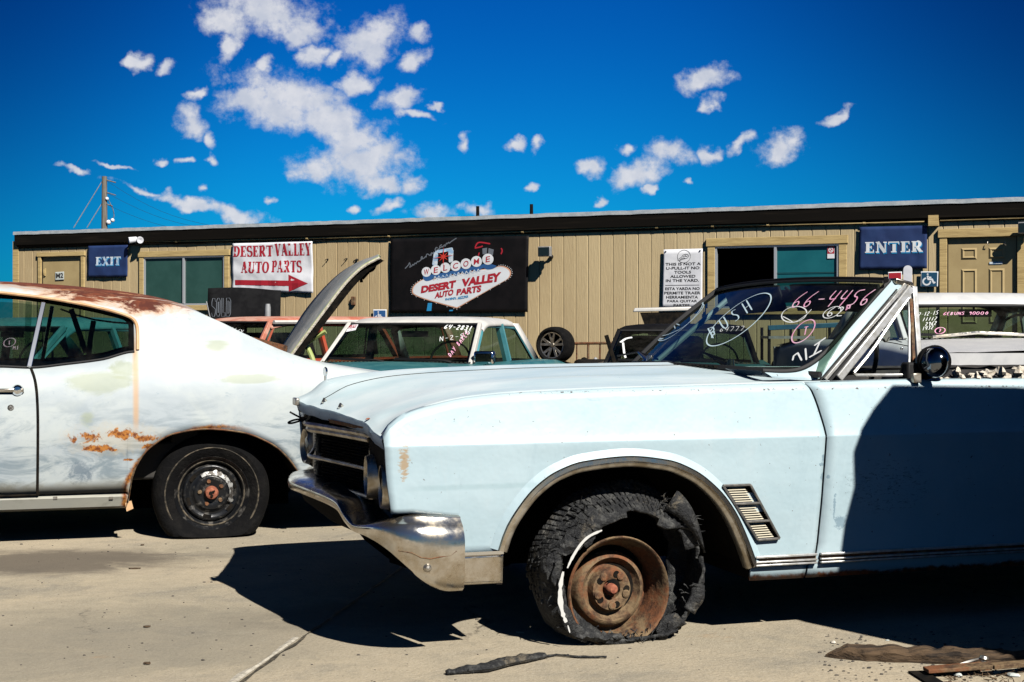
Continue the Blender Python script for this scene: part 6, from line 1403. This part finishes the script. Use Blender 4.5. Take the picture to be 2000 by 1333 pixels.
def mw(t): return Matrix.Translation(t.location) @ Matrix.Rotation(t.rotation_euler[2], 4, 'Z')
base = dict(w=.90, wb=.675, wt=.575, hb=.96, hh=.82, hr=1.38, yt=.50, yr=1.65, yb=2.15, Lh=1.25, yl=3.1, yB=1.05)
v = at(772, 712, 12.2)
tl, g_ = sedan('sedan_car', 'dusty teal sedan with off white roof and a FOR SALE strip on its windshield', (v.x, v.y, GZ), -16, dict(base, wt=.60, yt=.46, hb=v.z-GZ+.005), 'teal', 'white', frame='teal_pale')
S = Surf(g_, mw(tl))
mb = MB(); hand(S, mb, '64-2831', 866, 643, 9, 11, -4, .5, .010); hand(S, mb, '95', 905, 653, 8, 9, -10, .3, .006); hand(S, mb, 'N-2-5', 858, 668, 9, 14, 8, .2, .005); mb.build('white_writing', 'marker_white', g_, smooth=False)
mb = MB(); hand(S, mb, 'DAY BAKER', 880, 699, 9, 8.5, 52, .2, .006, adv=.8); mb.build('red_writing', 'marker_pink', g_, smooth=False)
m_ = MB()
P4 = [(669, 635), (720, 625), (716, 636), (664, 648)]; P4w = []
for k in range(4):
    pass
rows = [[None]*2 for _ in range(9)]
for i in range(9):
    for j in range(2):
        x = 3+lerp((674, 666)[1-j], (720, 717)[1-j], i/8); y = 4+lerp((632, 646)[1-j], (627, 636)[1-j], i/8)
        dr = Vector(((x-1000)/FP, 1, -(y-HY)/FP)).normalized(); h = S.b.ray_cast(Vector((0, 0, CH)), dr)
        rows[i][j] = S.inv @ (h[0]-dr*.02) if h[0] is not None else None
rows = [r for r in rows if r[0] is not None and r[1] is not None]
if len(rows) > 1:
    stp = MB().grid(rows).build('sale_strip', 'sign_white', g_, smooth=False)
    nn = (rows[-1][0]-rows[0][0]).cross(rows[0][1]-rows[0][0]).normalized(); nn = nn if nn.y < 0 else -nn
    def sm_(u, v_): k = min(int(u*(len(rows)-1)), len(rows)-2); f_ = u*(len(rows)-1)-k; a_ = rows[k][0].lerp(rows[k+1][0], f_); b2 = rows[k][1].lerp(rows[k+1][1], f_); return a_.lerp(b2, v_)+nn*.006
    mb = MB(); text_into(mb, 'S FOR SALE S', sm_, .08, .93, .38, .86, off=.03); mb.build('lettering', 'ink_red', stp, smooth=False); mb = MB(); text_into(mb, 'S', sm_, .5, .56, .02, .3, off=.03); mb.build('lettering', 'ink_red', stp, smooth=False)
# door mirror of the teal sedan
q = mw(tl).inverted() @ at(946, 700, 12.0); MB().box(q.x-.09, q.x+.09, q.y-.03, q.y+.05, q.z-.05, q.z+.06).build('door_mirror', 'chrome_clean', tl, bevel=.02)
MB().tube([(q.x, q.y, q.z-.05), (q.x-.01, q.y+.05, q.z-.13)], .015).build('mirror_stalk', 'chrome', tl)

v = at(492, 700, 14.6); a_ = R(-40); ctr = Vector((v.x-.67*math.cos(a_), v.y-.67*math.sin(a_), 0))
wg, g_ = sedan('station_wagon', 'station wagon with sun bleached red roof and orange pillars behind the white coupe', (ctr.x, ctr.y, GZ), -40, dict(base, w=.92, wb=.70, wt=.60, hb=.95, hr=1.405, yt=.28, yr=3.0, yb=3.12, yl=3.25, yB=.95, posts=[1.85], Lh=1.2), 'redbody', 'redfade', wagon=True)
S = Surf(g_, mw(wg)); mb = MB(); hand(S, mb, 'O-11/Y', 436, 643, 8, 9, -15, .3, .009); hand(S, mb, '1', 455, 653, 7, 8, -20, .2, .009); mb.build('white_writing', 'marker_white', g_, smooth=False)
m_ = MB(); m_.tube([(.66+.0, .3, 1.335), (.655, 1.6, 1.345), (.65, 2.95, 1.335)], .022, 6); m_.tube([(-.66+.0, .3, 1.335), (-.655, 1.6, 1.345), (-.65, 2.95, 1.335)], .022, 6); m_.build('gutter_band', 'white', wg)

v = at(1330, 712, 13.3)
dk, g_ = sedan('sedan_car', 'dark sedan partly seen through the windshield of the ice blue convertible', (v.x, v.y, GZ), -8, dict(base, wb=.71, wt=.60, hb=v.z-GZ, hr=CH+8*13.5/FP-GZ, yt=.55), 'teal', 'blackpaint', frame='white2')
S = Surf(g_, mw(dk)); mb = MB()
S.stroke(mb, [(1212, 670), (1222, 662), (1235, 660)], .03); S.stroke(mb, [(1217, 670), (1219, 690), (1222, 700)], .02); mb.build('white_writing', 'marker_white', g_, smooth=False)

v = at(1952, 666, 10.0)
wh, g_ = sedan('sedan_car', 'off white sedan with writing on its windshield, behind the convertible door mirror', (v.x, v.y, gz(10)), 3, dict(base, w=.92, wb=.67, wt=.60, hb=v.z-gz(10), hh=.97, hr=1.352-gz(10)+.01, rt=.10, yt=.42, yr=1.5, yb=1.9, Lh=1.15), 'white2', 'white2')
S = Surf(g_, mw(wh))
mb = MB(); hand(S, mb, '6EBUNS 90', 1841, 617, 6, 10.5, 1, .4, .005, adv=.68); hand(S, mb, '00O', 1905, 616, 6, 12, 0, .4, .005); S.stroke(mb, ell(1836, 647, 10, 6, 10), .007); hand(S, mb, '7', 1833, 650, 6, 8, 5, .2, .006); mb.build('pink_writing', 'marker_pink', g_, smooth=False)
mb = MB(); hand(S, mb, '7-12-15', 1792, 620, 8, 8, 6, .5, .004); hand(S, mb, '11117', 1800, 629, 7, 8, 4, .6, .004); hand(S, mb, '2962', 1806, 638, 7, 8, 6, .5, .004); hand(S, mb, '1432', 1800, 647, 7, 8, 8, .5, .004); mb.build('white_writing', 'marker_white', g_, smooth=False)
v = mw(wh).inverted() @ at(1908, 660, 9.9)
MB().tube([(-.50, -.07, v.z+.005), (v.x, -.10, v.z+.035), (.15, -.09, v.z+.02)], .012, 6).build('wiper_arm', 'chrome', wh)

v = at(62, 700, 12.0); a_ = R(-22); ctr = Vector((v.x-.67*math.cos(a_), v.y-.67*math.sin(a_), 0))
b1, g_ = sedan('sedan_car', 'pale teal sedan seen through the side windows of the rusty roofed coupe', (ctr.x, ctr.y, GZ), -22, dict(base, hb=.98, hr=1.375, yr=1.9, yb=2.35, yB=1.15, rt=.09), 'teal_pale', 'teal_pale')
S = Surf(g_, mw(b1)); mb = MB(); hand(S, mb, '61-1631', 19, 639, 8, 7.5, 4, .4, .012); mb.build('white_writing', 'marker_white', g_, smooth=False)
mb = MB(); S.stroke(mb, ell(19, 670, 12, 8, 20), .010); hand(S, mb, 'T', 16, 675, 8, 8, 5, .1, .010); mb.build('pink_writing', 'marker_pink', g_, smooth=False); mb = MB(); hand(S, mb, 'MI', 25, 684, 7, 9, 0, .1, .008); mb.build('pink_writing', 'marker_pink', g_, smooth=False)

# raised grey hood of a dismantled yellow-green car
YN, YF = 9.85, 10.8
nearp = [at(x, y, YN) for x, y in smooth2([(567, 698), (585, 673), (628, 616), (668, 562), (690, 538), (712, 519), (742, 504)], 2)]
farp = [at(x, y, YF) for x, y in smooth2([(549, 684), (570, 652), (600, 604), (640, 558), (672, 530), (705, 513), (744, 503)], 2)]
y1 = thing('dismantled_car', 'stripped yellow green car with its weathered grey hood raised on a bent arm', 'car', (-2.3, 10.4, gz(10.4)))
o_ = Vector((-2.3, 10.4, gz(10.4)))
hdp = MB().grid([[n_-o_, n_.lerp(f_, .35)-o_+Vector((-.012, 0, .012)), n_.lerp(f_, .7)-o_+Vector((-.008, 0, .010)), f_-o_] for n_, f_ in zip(nearp, farp)]).build('raised_hood', 'greypaint', y1, solid=.012, off=1, m2='lime')
m_ = MB(); q_ = lambda x, y, Y=9.95: at(x, y, Y)-o_
m_.tube([nearp[i]-o_ for i in range(len(nearp))], .009, 6); hdb = m_.build('hood_edge', 'foam', hdp)
m_ = MB()
n_ = len(nearp)
m_.grid([[nearp[i]-o_+Vector((.004, .01, -.006)), nearp[i]-o_+Vector((.022, .03, -.018))+(Vector((.018, 0, -.018))*math.sin(math.pi*i/(n_-1))), nearp[i].lerp(farp[i], .9)-o_+Vector((.03, 0, -.024))] for i in range(n_)]); m_.build('hood_inner_frame', 'dark', hdp)
m_ = MB().tube([q_(*p) for p in smooth2([(708, 545), (712, 540), (735, 515), (729, 527), (722, 530)], 1)], .012, 6).tube([q_(705, 542), q_(706, 552)], .012, 6); m_.build('hood_latch', 'dark', hdp)
MB().tube([q_(*p) for p in smooth2([(636, 648), (612, 662), (598, 672), (590, 670), (640, 610)], 2)], .035, 6, flat=.5).build('hinge_plate', 'lime', hdp)
MB().tube([q_(*p) for p in smooth2([(612, 652), (603, 662), (598, 675), (605, 688), (612, 705), (614, 722)], 2)], .018, 8).build('hinge_arm', 'lime', y1)
MB().tube([q_(586, 680, 10), q_(579, 708, 10)], .004, 5).tube([q_(575, 678, 10), q_(583, 700, 10)], .003, 5).build('prop_rod', 'grey_metal', y1)
m_ = MB(); sec = [(0, .25), (-.03, .45), (0, .6), (.04, .72), (.12, .80)]
for s_ in (-1, 1): m_.grid([[(lerp(-1.6, 1.05, i/8), s_*(.62-dx_), z) for dx_, z in sec] for i in range(9)])
m_.grid([[(lerp(-1.6, .0, i/6), y, .80+.02*(1-(y/.5)**2)) for y in frange(-.5, .5, 6)] for i in range(7)]); m_.build('fender', 'lime', y1, solid=.01, off=0)
MB().box(-1.6, 1.02, -.55, .55, .22, .26).box(1.0, 1.04, -.58, .58, .25, .78).box(.2, .8, -.3, .3, .3, .7).build('engine_bay', 'dark', y1, bevel=.01)
for x, y in ((-1.0, -.52), (.55, -.52), (-1.0, .52), (.55, .52)): MB().lathe([(0, .02), (.12, .02), (.18, 0), (.2, .02), (.28, .01), (.3, -.03), (.3, -.13), (.2, -.15)], (x, y, .30), (0, 1 if y > 0 else -1, 0), 26).build('wheel', 'tyre', y1)
# thin rusty strips lying on the deck behind the coupe
q = at(535, 684, 9.6); o = MB()
for k, (x0, y0, x1, y1_) in enumerate(((494, 666, 560, 683), (500, 672, 560, 687), (520, 680, 558, 688))): o.beam(at(x0, y0, 9.62+k*.03)-q, at(x1, y1_, 9.62+k*.03)-q, .012, .05)
o = o.build('metal_strip', 'rust', smooth=False); o.location = q; tag(o, 'thin rusty metal strips stacked beside the foot of the raised grey hood', 'scrap metal')
m_ = MB(); m_.box(-.10, .10, -.04, .06, -(q.z-gz(9.6)), -.04); m2_ = m_.build('support_block', 'dark', o, smooth=False)

# black raised hood with SOLD
Yb = 21.0; TLc, TRc, BRc, BLc = at(405, 564, Yb), at(547, 568, Yb), at(547, 640, Yb-.1), at(405, 640, Yb-.1)
ts = thing('black_car', 'black car with raised hood reading SOLD in faint outlines, behind the red roofed wagon', 'car', ((TLc.x+TRc.x)/2, Yb, GZ)); o_ = ts.location.copy()
def sp_(u, v_, l=0.): p = BLc.lerp(BRc, u).lerp(TLc.lerp(TRc, u), v_)-o_; return Vector((p.x, p.y-l+.06*v_, p.z+.025*math.sin(math.pi*min(1, u*1.1))*(v_)))
hs = MB().grid([[sp_(i/12, j/6) for j in range(7)] for i in range(13)]).build('raised_hood', 'blackpaint', ts, solid=.04, off=0)
mb = MB()
for k, (s_, a, b_) in enumerate((('S', .06, .11), ('O', .125, .175), ('L', .195, .245), ('D', .26, .32))):
    N = Vector((0, -1, 0)); oo = [[(0, 0), (1, 0), (1, 1), (0, 1), (0, 0)]]
    shapes = {'S': [[(1, .8), (.8, 1), (.2, 1), (0, .8), (0, .6), (1, .4), (1, .2), (.8, 0), (.2, 0), (0, .2)]], 'O': [[(.3, 0), (.7, 0), (1, .15), (1, .85), (.7, 1), (.3, 1), (0, .85), (0, .15), (.3, 0)], [(.4, .2), (.6, .2), (.6, .8), (.4, .8), (.4, .2)]],
              'L': [[(0, 0), (1, 0), (1, .2), (.4, .2), (.4, 1), (0, 1), (0, 0)]], 'D': [[(0, 0), (.7, 0), (1, .15), (1, .85), (.7, 1), (0, 1), (0, 0)], [(.35, .15), (.65, .2), (.65, .8), (.35, .85), (.35, .15)]]}[s_]
    for pl in shapes: P = [sp_(lerp(a, b_, x), lerp(.28, .74, y), .026) for x, y in pl]; ribbon(mb, P, .0065, [N]*len(P))
mb.build('lettering', 'ink_grey', hs, smooth=False)
MB().tube([at(403, 589, Yb-.3)-o_, at(412, 628, Yb-.3)-o_], .008, 5).build('prop_rod', 'grey_metal', ts)
MB().box(-.85, .85, -1.2, 2.4, .25, .82).box(-.65, .65, .2, 1.8, .82, 1.2).build('body', 'blackpaint', ts, bevel=.08)
for x, y in ((-.8, -.7), (.8, -.7), (-.8, 1.8), (.8, 1.8)): MB().lathe([(0, .02), (.15, .02), (.28, .01), (.3, -.03), (.3, -.1), (.2, -.14)], (x, y, .3), (1 if x > 0 else -1, 0, 0), 24).build('wheel', 'tyre', ts)
q = at(523, 640, 18.6); o = MB().tube([(0, 0, 0), (0, 0, .62), (0, 0, .64)], [.038, .038, .03], 12).build('steel_bollard', 'grey_metal'); hz = at(523, 594, 18.6).z-GZ
o.scale = (1, 1, hz/.64); o.location = (q.x, 18.6, GZ); tag(o, 'short pale steel pipe standing in front of the black SOLD hood', 'pipe')

# pale edged raised trunk behind the dark sedan
Yk = 15.9; c0 = at(1293, 660, Yk); t = thing('hatch_car', 'dark car with a pale edged lid standing open above the dark sedan roof', 'car', (c0.x, Yk, GZ)); o_ = t.location.copy()
E_ = lambda x, y, Y=Yk: at(x, y, Y)-o_
ld = MB().hexa([E_(1236, 610), E_(1352, 607), E_(1352, 607, Yk+.8), E_(1236, 610, Yk+.8), E_(1239, 603), E_(1350, 600), E_(1350, 599, Yk+.8), E_(1239, 602, Yk+.8)]).build('raised_lid', 'white', t, bevel=.01)
MB().hexa([E_(1266, 655, Yk+.05), E_(1350, 655, Yk+.05), E_(1350, 655, Yk+.7), E_(1266, 655, Yk+.7), E_(1250, 611, Yk+.02), E_(1346, 609, Yk+.02), E_(1346, 609, Yk+.7), E_(1250, 611, Yk+.7)]).build('lid_frame', 'dark', t)
MB().box(-.85, .85, .0, 3.2, .25, .86).box(-.25, .55, .6, 2.2, .86, 1.18).build('body', 'blackpaint', t, bevel=.07)
for x, y in ((-.8, .6), (.8, .6), (-.8, 2.6), (.8, 2.6)): MB().lathe([(0, .02), (.15, .02), (.28, .01), (.3, -.03), (.3, -.1), (.2, -.14)], (x, y, .3), (1 if x > 0 else -1, 0, 0), 24).build('wheel', 'tyre', t)

# steel bar leaning beside the dark sedan
p0, p1 = at(1184, 655, 12.6), at(1201, 712, 12.6); d_ = (p1-p0).normalized(); L_ = (p0.z-GZ)/-d_.z; o = MB().beam(Vector((0, 0, 0)), -d_*L_, .035, .05, (0, 1, 0)).build('steel_bar', 'dark', smooth=False, bevel=.004); o.location = p0+d_*L_; tag(o, 'dark steel bar leaning at the left pillar of the dark sedan', 'bar')

# trestle with spare wheel, rusty railing, blue bench
Yr = 19.6; c0 = at(1078, 712, Yr); t = thing('steel_trestle', 'low dark steel trestle carrying the spare wheel', 'trestle', (c0.x, Yr, GZ)); h_ = c0.z-GZ
MB().box(-.45, .95, -.25, .25, h_-.06, h_).build('deck', 'dark', t, bevel=.005)
for x, y in ((-.4, -.2), (.9, -.2), (-.4, .2), (.9, .2)): MB().box(x-.025, x+.025, y-.025, y+.025, 0, h_-.06).build('leg', 'dark', t, smooth=False)
for k, (px, w2) in enumerate(((1141, .06), (1163, .04), (1196, .05))):
    q = at(px, 712, Yr); o = MB().lathe([(0, 0), (w2, 0), (w2*1.1, .05), (w2*.5, .09), (0, .1)], (0, 0, 0), (0, 0, 1), 10).build('engine_part', 'dark' if k != 1 else 'grey_metal'); o.location = (q.x, Yr, q.z); tag(o, ('small dark lump on the trestle nearest the spare wheel', 'small grey part in the middle of the trestle', 'small dark part at the right end of the trestle')[k], 'machine part')
rr = 36*Yr/FP; q = at(1080, 712, Yr); wl = MB().lathe([(.0, .02), (.06, .02), (.05, 0), (0, -.02)], (0, 0, rr*1.02), (-.55, -.83, 0), 20)
ax = Vector((-.50, -.86, 0)).normalized(); u_ = ax.cross(Vector((0, 0, 1))).normalized()
wl = MB().lathe([(.66*rr, .03), (.72*rr, .035), (.74*rr, .02), (.70*rr, -.04)], (0, 0, rr), ax, 40)
for k in range(5):
    a = k*2*math.pi/5+.3; d1 = u_*math.cos(a)+Vector((0, 0, 1))*math.sin(a); d2 = u_*-math.sin(a)+Vector((0, 0, 1))*math.cos(a); cc_ = Vector((0, 0, rr))
    for s_ in (-1, 1): wl.beam(cc_+d1*.12*rr+ax*.01, cc_+d1*.68*rr+d2*s_*.17*rr+ax*.025, .035, .02, tuple(ax))
wl.lathe([(0, .03), (.10*rr, .03), (.18*rr, .0)], (0, 0, rr), ax, 20); o = wl.build('spare_wheel', 'satin', bevel=.003); o.location = (q.x, Yr, q.z+.01)
tag(o, 'silver five spoke spare wheel in a black tyre standing on the trestle', 'wheel')
MB().lathe([(.70*rr, .03), (.82*rr, .07), (.92*rr, .06), (.98*rr, .03), (rr, 0), (rr, -.13), (.95*rr, -.19), (.7*rr, -.19)], (0, 0, rr), ax, 48).build('tyre', 'tyre', o)
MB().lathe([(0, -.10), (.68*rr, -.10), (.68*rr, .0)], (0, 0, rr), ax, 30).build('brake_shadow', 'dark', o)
v0 = wp(1060, 672, 1.1); v1 = wp(1240, 661, 1.1); t = thing('railing', 'rusty thin pipe railing in front of the siding right of the spare wheel', 'railing', tuple(BW.world(Vector((v0.x, -1.1, 0))))[:2]+(GZ,), R(WR))
L_ = v1.x-v0.x; zt = v0.z-GZ; MB().tube([(0, 0, zt), (L_, 0, zt+.02)], .02, 8).tube([(0, 0, zt-.5), (L_, 0, zt-.48)], .016, 8).parts('rail', 'rust', t)
for i in range(9): MB().tube([(i*L_/8, 0, 0), (i*L_/8, 0, zt)], .012 if i % 2 else .018, 6).build('baluster', 'rust', t)
Yq = 17.5; A_ = lambda x, y, Y=Yq: at(x, y, Y)
c0 = A_(1570, 700); t = thing('steel_bench', 'blue painted steel bench frame seen through the convertible windshield', 'bench', (c0.x, Yq, GZ)); o_ = t.location.copy()
MB().beam(A_(1500, 641)-o_, A_(1640, 635)-o_, .05, .06).beam(A_(1500, 641, Yq+.5)-o_, A_(1640, 636, Yq+.5)-o_, .05, .05).build('top_rail', 'bluemetal', t, bevel=.006)
MB().box((A_(1500, 0)-o_).x, (A_(1590, 0)-o_).x, -.05, .55, (A_(0, 662)-o_).z, (A_(0, 657)-o_).z).build('shelf', 'grey_metal', t)
for x in (1502, 1560, 1638):
    for dy in (0, .5): q = A_(x, 640)-o_; MB().tube([(q.x, dy, 0), (q.x, dy, q.z)], .02, 6).build('leg', 'black', t)
m_ = MB()
for x, z in ((1528, .32), (1600, .42)): q = A_(x, 640)-o_; m_.ball((q.x, .2, (A_(0, 662)-o_).z-z), .10, 6, (1, .6, .7))
m_.build('stored_parts', 'dark', t)

# ------------------------------------------------------------------ scrap on the ground and on the door
q = ground(985, 1290); o = MB(); pth = [ground(x, y, .018)-q for x, y in ((872, 1308), (905, 1305), (950, 1302), (985, 1292), (1030, 1283), (1062, 1276), (1086, 1272), (1130, 1276), (1185, 1276))]
pp_ = [p.lerp(p2, k/5) for p, p2 in zip(pth, pth[1:]) for k in range(5)]+[pth[-1]]
rad = [(.012+.012*math.sin(math.pi*min(1, i/28)))*(1 if i < 26 else .45)*(1+.35*noise.noise(Vector((i*.6, 0, 0)))) for i in range(len(pp_))]
for i, p in enumerate(pp_): p.z = max(rad[i]*.65, .006)+.002*noise.noise(Vector((i*.8, 4, 0)))
o.tube(pp_, rad, 9, flat=.62)
for k in range(50):
    i = random.randrange(4, 26); p = pp_[i]; d2 = Vector((random.uniform(-.03, .03), random.uniform(-.03, .02), random.uniform(-.01, .015))); e_ = p+d2; e_.z = max(.003, e_.z); o.tube([p, e_], [.005, .001], 4)
o = o.build('tyre_strip', 'shred'); o.location = (q.x, q.y, 0)
for vv in o.data.vertices: vv.co.z = max(vv.co.z, .001)
tag(o, 'torn strip of black tyre rubber lying on the concrete in front of the shredded wheel', 'rubber strip')
# rotten timber
q = ground(1800, 1292); o = MB(); A0_, A1_ = ground(1612, 1283), ground(2060, 1300); n_ = 60
dv = (A1_-A0_); ln_ = dv.length; dv.normalize(); nv = Vector((-dv.y, dv.x, 0)); rows = []
for i in range(n_+1):
    t_ = i/n_; c_ = A0_.lerp(A1_, t_)-q; wv_ = .046*min(1, t_*7+.1)+.010*noise.noise(Vector((i*.2, 0, 0))); hh_ = .036*min(1, t_*9+.15)+.009*noise.noise(Vector((i*.25, 7, 0)))
    k_ = lambda s_, z_, sd_: c_+nv*(s_*wv_+.004*noise.noise(Vector((i*.5, sd_, 2))))+Vector((0, 0, max(.001, z_*hh_+.007*noise.noise(Vector((i*.45, sd_*1.7, 5)))*(z_ > 0))))
    rows.append([k_(-1, 0, 1), k_(-1.02, .7, 2), k_(-.85, 1.05, 3), k_(-.45, .95, 4), k_(0, 1.1, 5), k_(.5, .9, 6), k_(.9, 1.05, 7), k_(1.05, .6, 8), k_(1, 0, 9)])
o.grid(rows); e0 = rows[0]; 
o = o.build('timber_plank', 'wood', ang=25); o.location = q; tag(o, 'long rotten brown timber lying across the bottom right corner', 'timber')
m_ = MB().beam(ground(1648, 1264, .012)-q, ground(1760, 1276, .012)-q, .014, .016).beam(ground(1650, 1276, .01)-q, ground(1700, 1279, .012)-q, .02, .012); m_.build('splinter', 'wood', o)
q = ground(1880, 1312); o = MB().beam(ground(1808, 1309, .02)-q, ground(1935, 1300, .03)-q, .05, .012).beam(ground(1812, 1312, .01)-q, ground(1936, 1302, .012)-q, .008, .035).beam(ground(1935, 1302, .03)-q, ground(2050, 1292, .03)-q, .04, .014)
o = o.build('rusty_bracket', 'rust', bevel=.002, smooth=False); o.location = q; tag(o, 'rusty steel angle bracket lying in front of the rotten timber', 'bracket')
q = ground(1918, 1310); o = MB().lathe([(0, .05), (.012, .048), (.016, .04), (.010, .035), (.010, 0)], (0, 0, 0), (.15, 0, 1), 10).tube([(.0, 0, .04), (-.04, .01, .025), (-.09, .0, .014)], [.005, .006, .004], 6).build('bent_bolt', 'satin'); o.location = q; tag(o, 'bent bolt standing beside the rusty bracket', 'bolt')
q = ground(1825, 1322); o = MB().beam(ground(1790, 1312, .004)-q, ground(1845, 1346, .004)-q, .055, .006).build('metal_strap', 'dark', smooth=False); o.location = q; tag(o, 'flat black metal strap at the bottom edge left of the debris', 'strap')
rnd = random.Random(21)
for k, (px, py, s_, c_, lab) in enumerate(((1872, 1322, .014, 'chip', 'blue white glass chip in front of the rusty bracket'), (1946, 1316, .011, 'foam', 'small white chip behind the other debris'), (1979, 1322, .014, 'chip', 'large pale chip near the bottom right corner'), (1916, 1317, .008, 'foam', 'small pink white crumb beside the bent bolt'),
        (1628, 1257, .010, 'foam', 'white fragment on the sunlit concrete left of the rotten timber'), (1826, 1318, .006, 'foam', 'tiny white crumb on the black metal strap'), (1795, 1318, .006, 'foam', 'tiny white crumb at the left end of the black strap'), (1733, 1252, .006, 'chip', 'tiny glinting shard on the edge of the big shadow'))):
    q = ground(px, py); o = MB(); pebble(o, (0, 0, 0), s_, rnd); o = o.build('debris_chip', c_); o.location = q; o.rotation_euler = (0, 0, rnd.uniform(0, 3)); tag(o, lab, 'debris', 'pale chips among the debris')
m_ = MB()
for k in range(110):
    px = rnd.uniform(1850, 2030); py = rnd.uniform(1312, 1350); p = ground(px, py); d2 = Vector((rnd.uniform(-.03, .03), rnd.uniform(-.015, .015), rnd.uniform(0, .008))); m_.tube([p+Vector((0, 0, .004)), p+d2+Vector((0, 0, .006))], [rnd.uniform(.001, .004), .001], 4)
tag(m_.build('splinters', 'wood'), 'dark splinters and crumbs in the bottom right corner', 'splinters', kind='stuff')
# crumbling foam on top of the near door
for k, (px, w2, h2, lab) in enumerate(((1868, 18, 22, 'leftmost lump of foam beside the round door mirror'), (1902, 17, 16, 'second lump of foam from the door mirror'), (1924, 26, 19, 'third lump of foam from the door mirror'), (1953, 24, 19, 'fourth lump of foam from the door mirror'), (1986, 24, 27, 'tallest lump of foam, at the right edge of the picture'))):
    p = B.b(px, 742, .10); s_ = .0019; o = MB(); rows = []
    for i in range(9):
        t_ = math.pi*i/8; rows.append([Vector((math.sin(t_)*math.cos(a)*w2*s_*.55, math.sin(t_)*math.sin(a)*.02, math.cos(t_)*h2*s_*.55)) for a in frange(0, 2*math.pi*11/12, 12)])
    rows = [[p2*(1+1.3*noise.noise(p2*55+Vector((k*7, 0, 0)))) for p2 in r] for r in rows]
    o.grid(rows, cv=True); o = o.build('foam_lump', 'foam', ang=20); wl_ = B.world(Vector((p.x, .085, .905+h2*s_*.42))); o.location = wl_; o.rotation_euler = (0, 0, B.t); tag(o, lab, 'foam', 'lumps of foam on the door top')
for k, px in enumerate((1825, 1838, 1850)):
    p = B.b(px, 742, .08); o = MB(); pebble(o, (0, 0, 0), .008, rnd); o = o.build('foam_crumb', 'foam'); o.location = B.world(Vector((p.x, .08, .906))); tag(o, ('foam crumb farthest left under the door mirror', 'middle foam crumb under the door mirror', 'foam crumb farthest right under the door mirror')[k], 'foam', 'foam crumbs on the door top')
m_ = MB()
for i in range(260):
    a = rnd.uniform(1.32, 2.3); p = Vector((a, rnd.uniform(.10, .16), .895)); d2 = Vector((rnd.uniform(-.05, .05), rnd.uniform(-.02, .03), rnd.uniform(.005, .035))); m_.tube([p, p+d2*.6+Vector((0, 0, .006)), p+d2], [.006, .004, .001], 4)
m_.build('torn_upholstery', 'tub', bk)

# unseen added shed just outside the picture: shaped to shade the convertible door and cut fill
t = thing('shadow_blocker', 'unseen brown shadow shed just beyond the right edge of the picture', 'blocker', (1.95, 4.0, 0))
prof_ = [(.20, 0), (.18, .70), (.06, .90), (.012, 1.5), (.03, 1.72), (.068, 1.89), (.044, 1.95), (.075, 2.02), (.14, 2.09), (.235, 2.165), (.5, 2.067), (.74, 1.98), (.98, 1.88), (2.0, 1.20), (2.0, 0)]
u1, u2 = Vector((.80, .60, 0)), Vector((.60, -.80, 0))
MB().prism(prof_, lambda x, z, d_: u1*x+u2*d_+Vector((0, 0, z)), 2.4).build('shell', 'blocker', t, smooth=False, bevel=.01)
f0 = u1*.12+u2*2.403; MB().quad(f0+Vector((0, 0, .1)), f0+u1*.75+Vector((0, 0, .1)), f0+u1*.75+Vector((0, 0, 1.7)), f0+Vector((0, 0, 1.7))).build('door', 'grey_metal', t, smooth=False, solid=.02, off=0)  # door leaf added on the unseen blocker
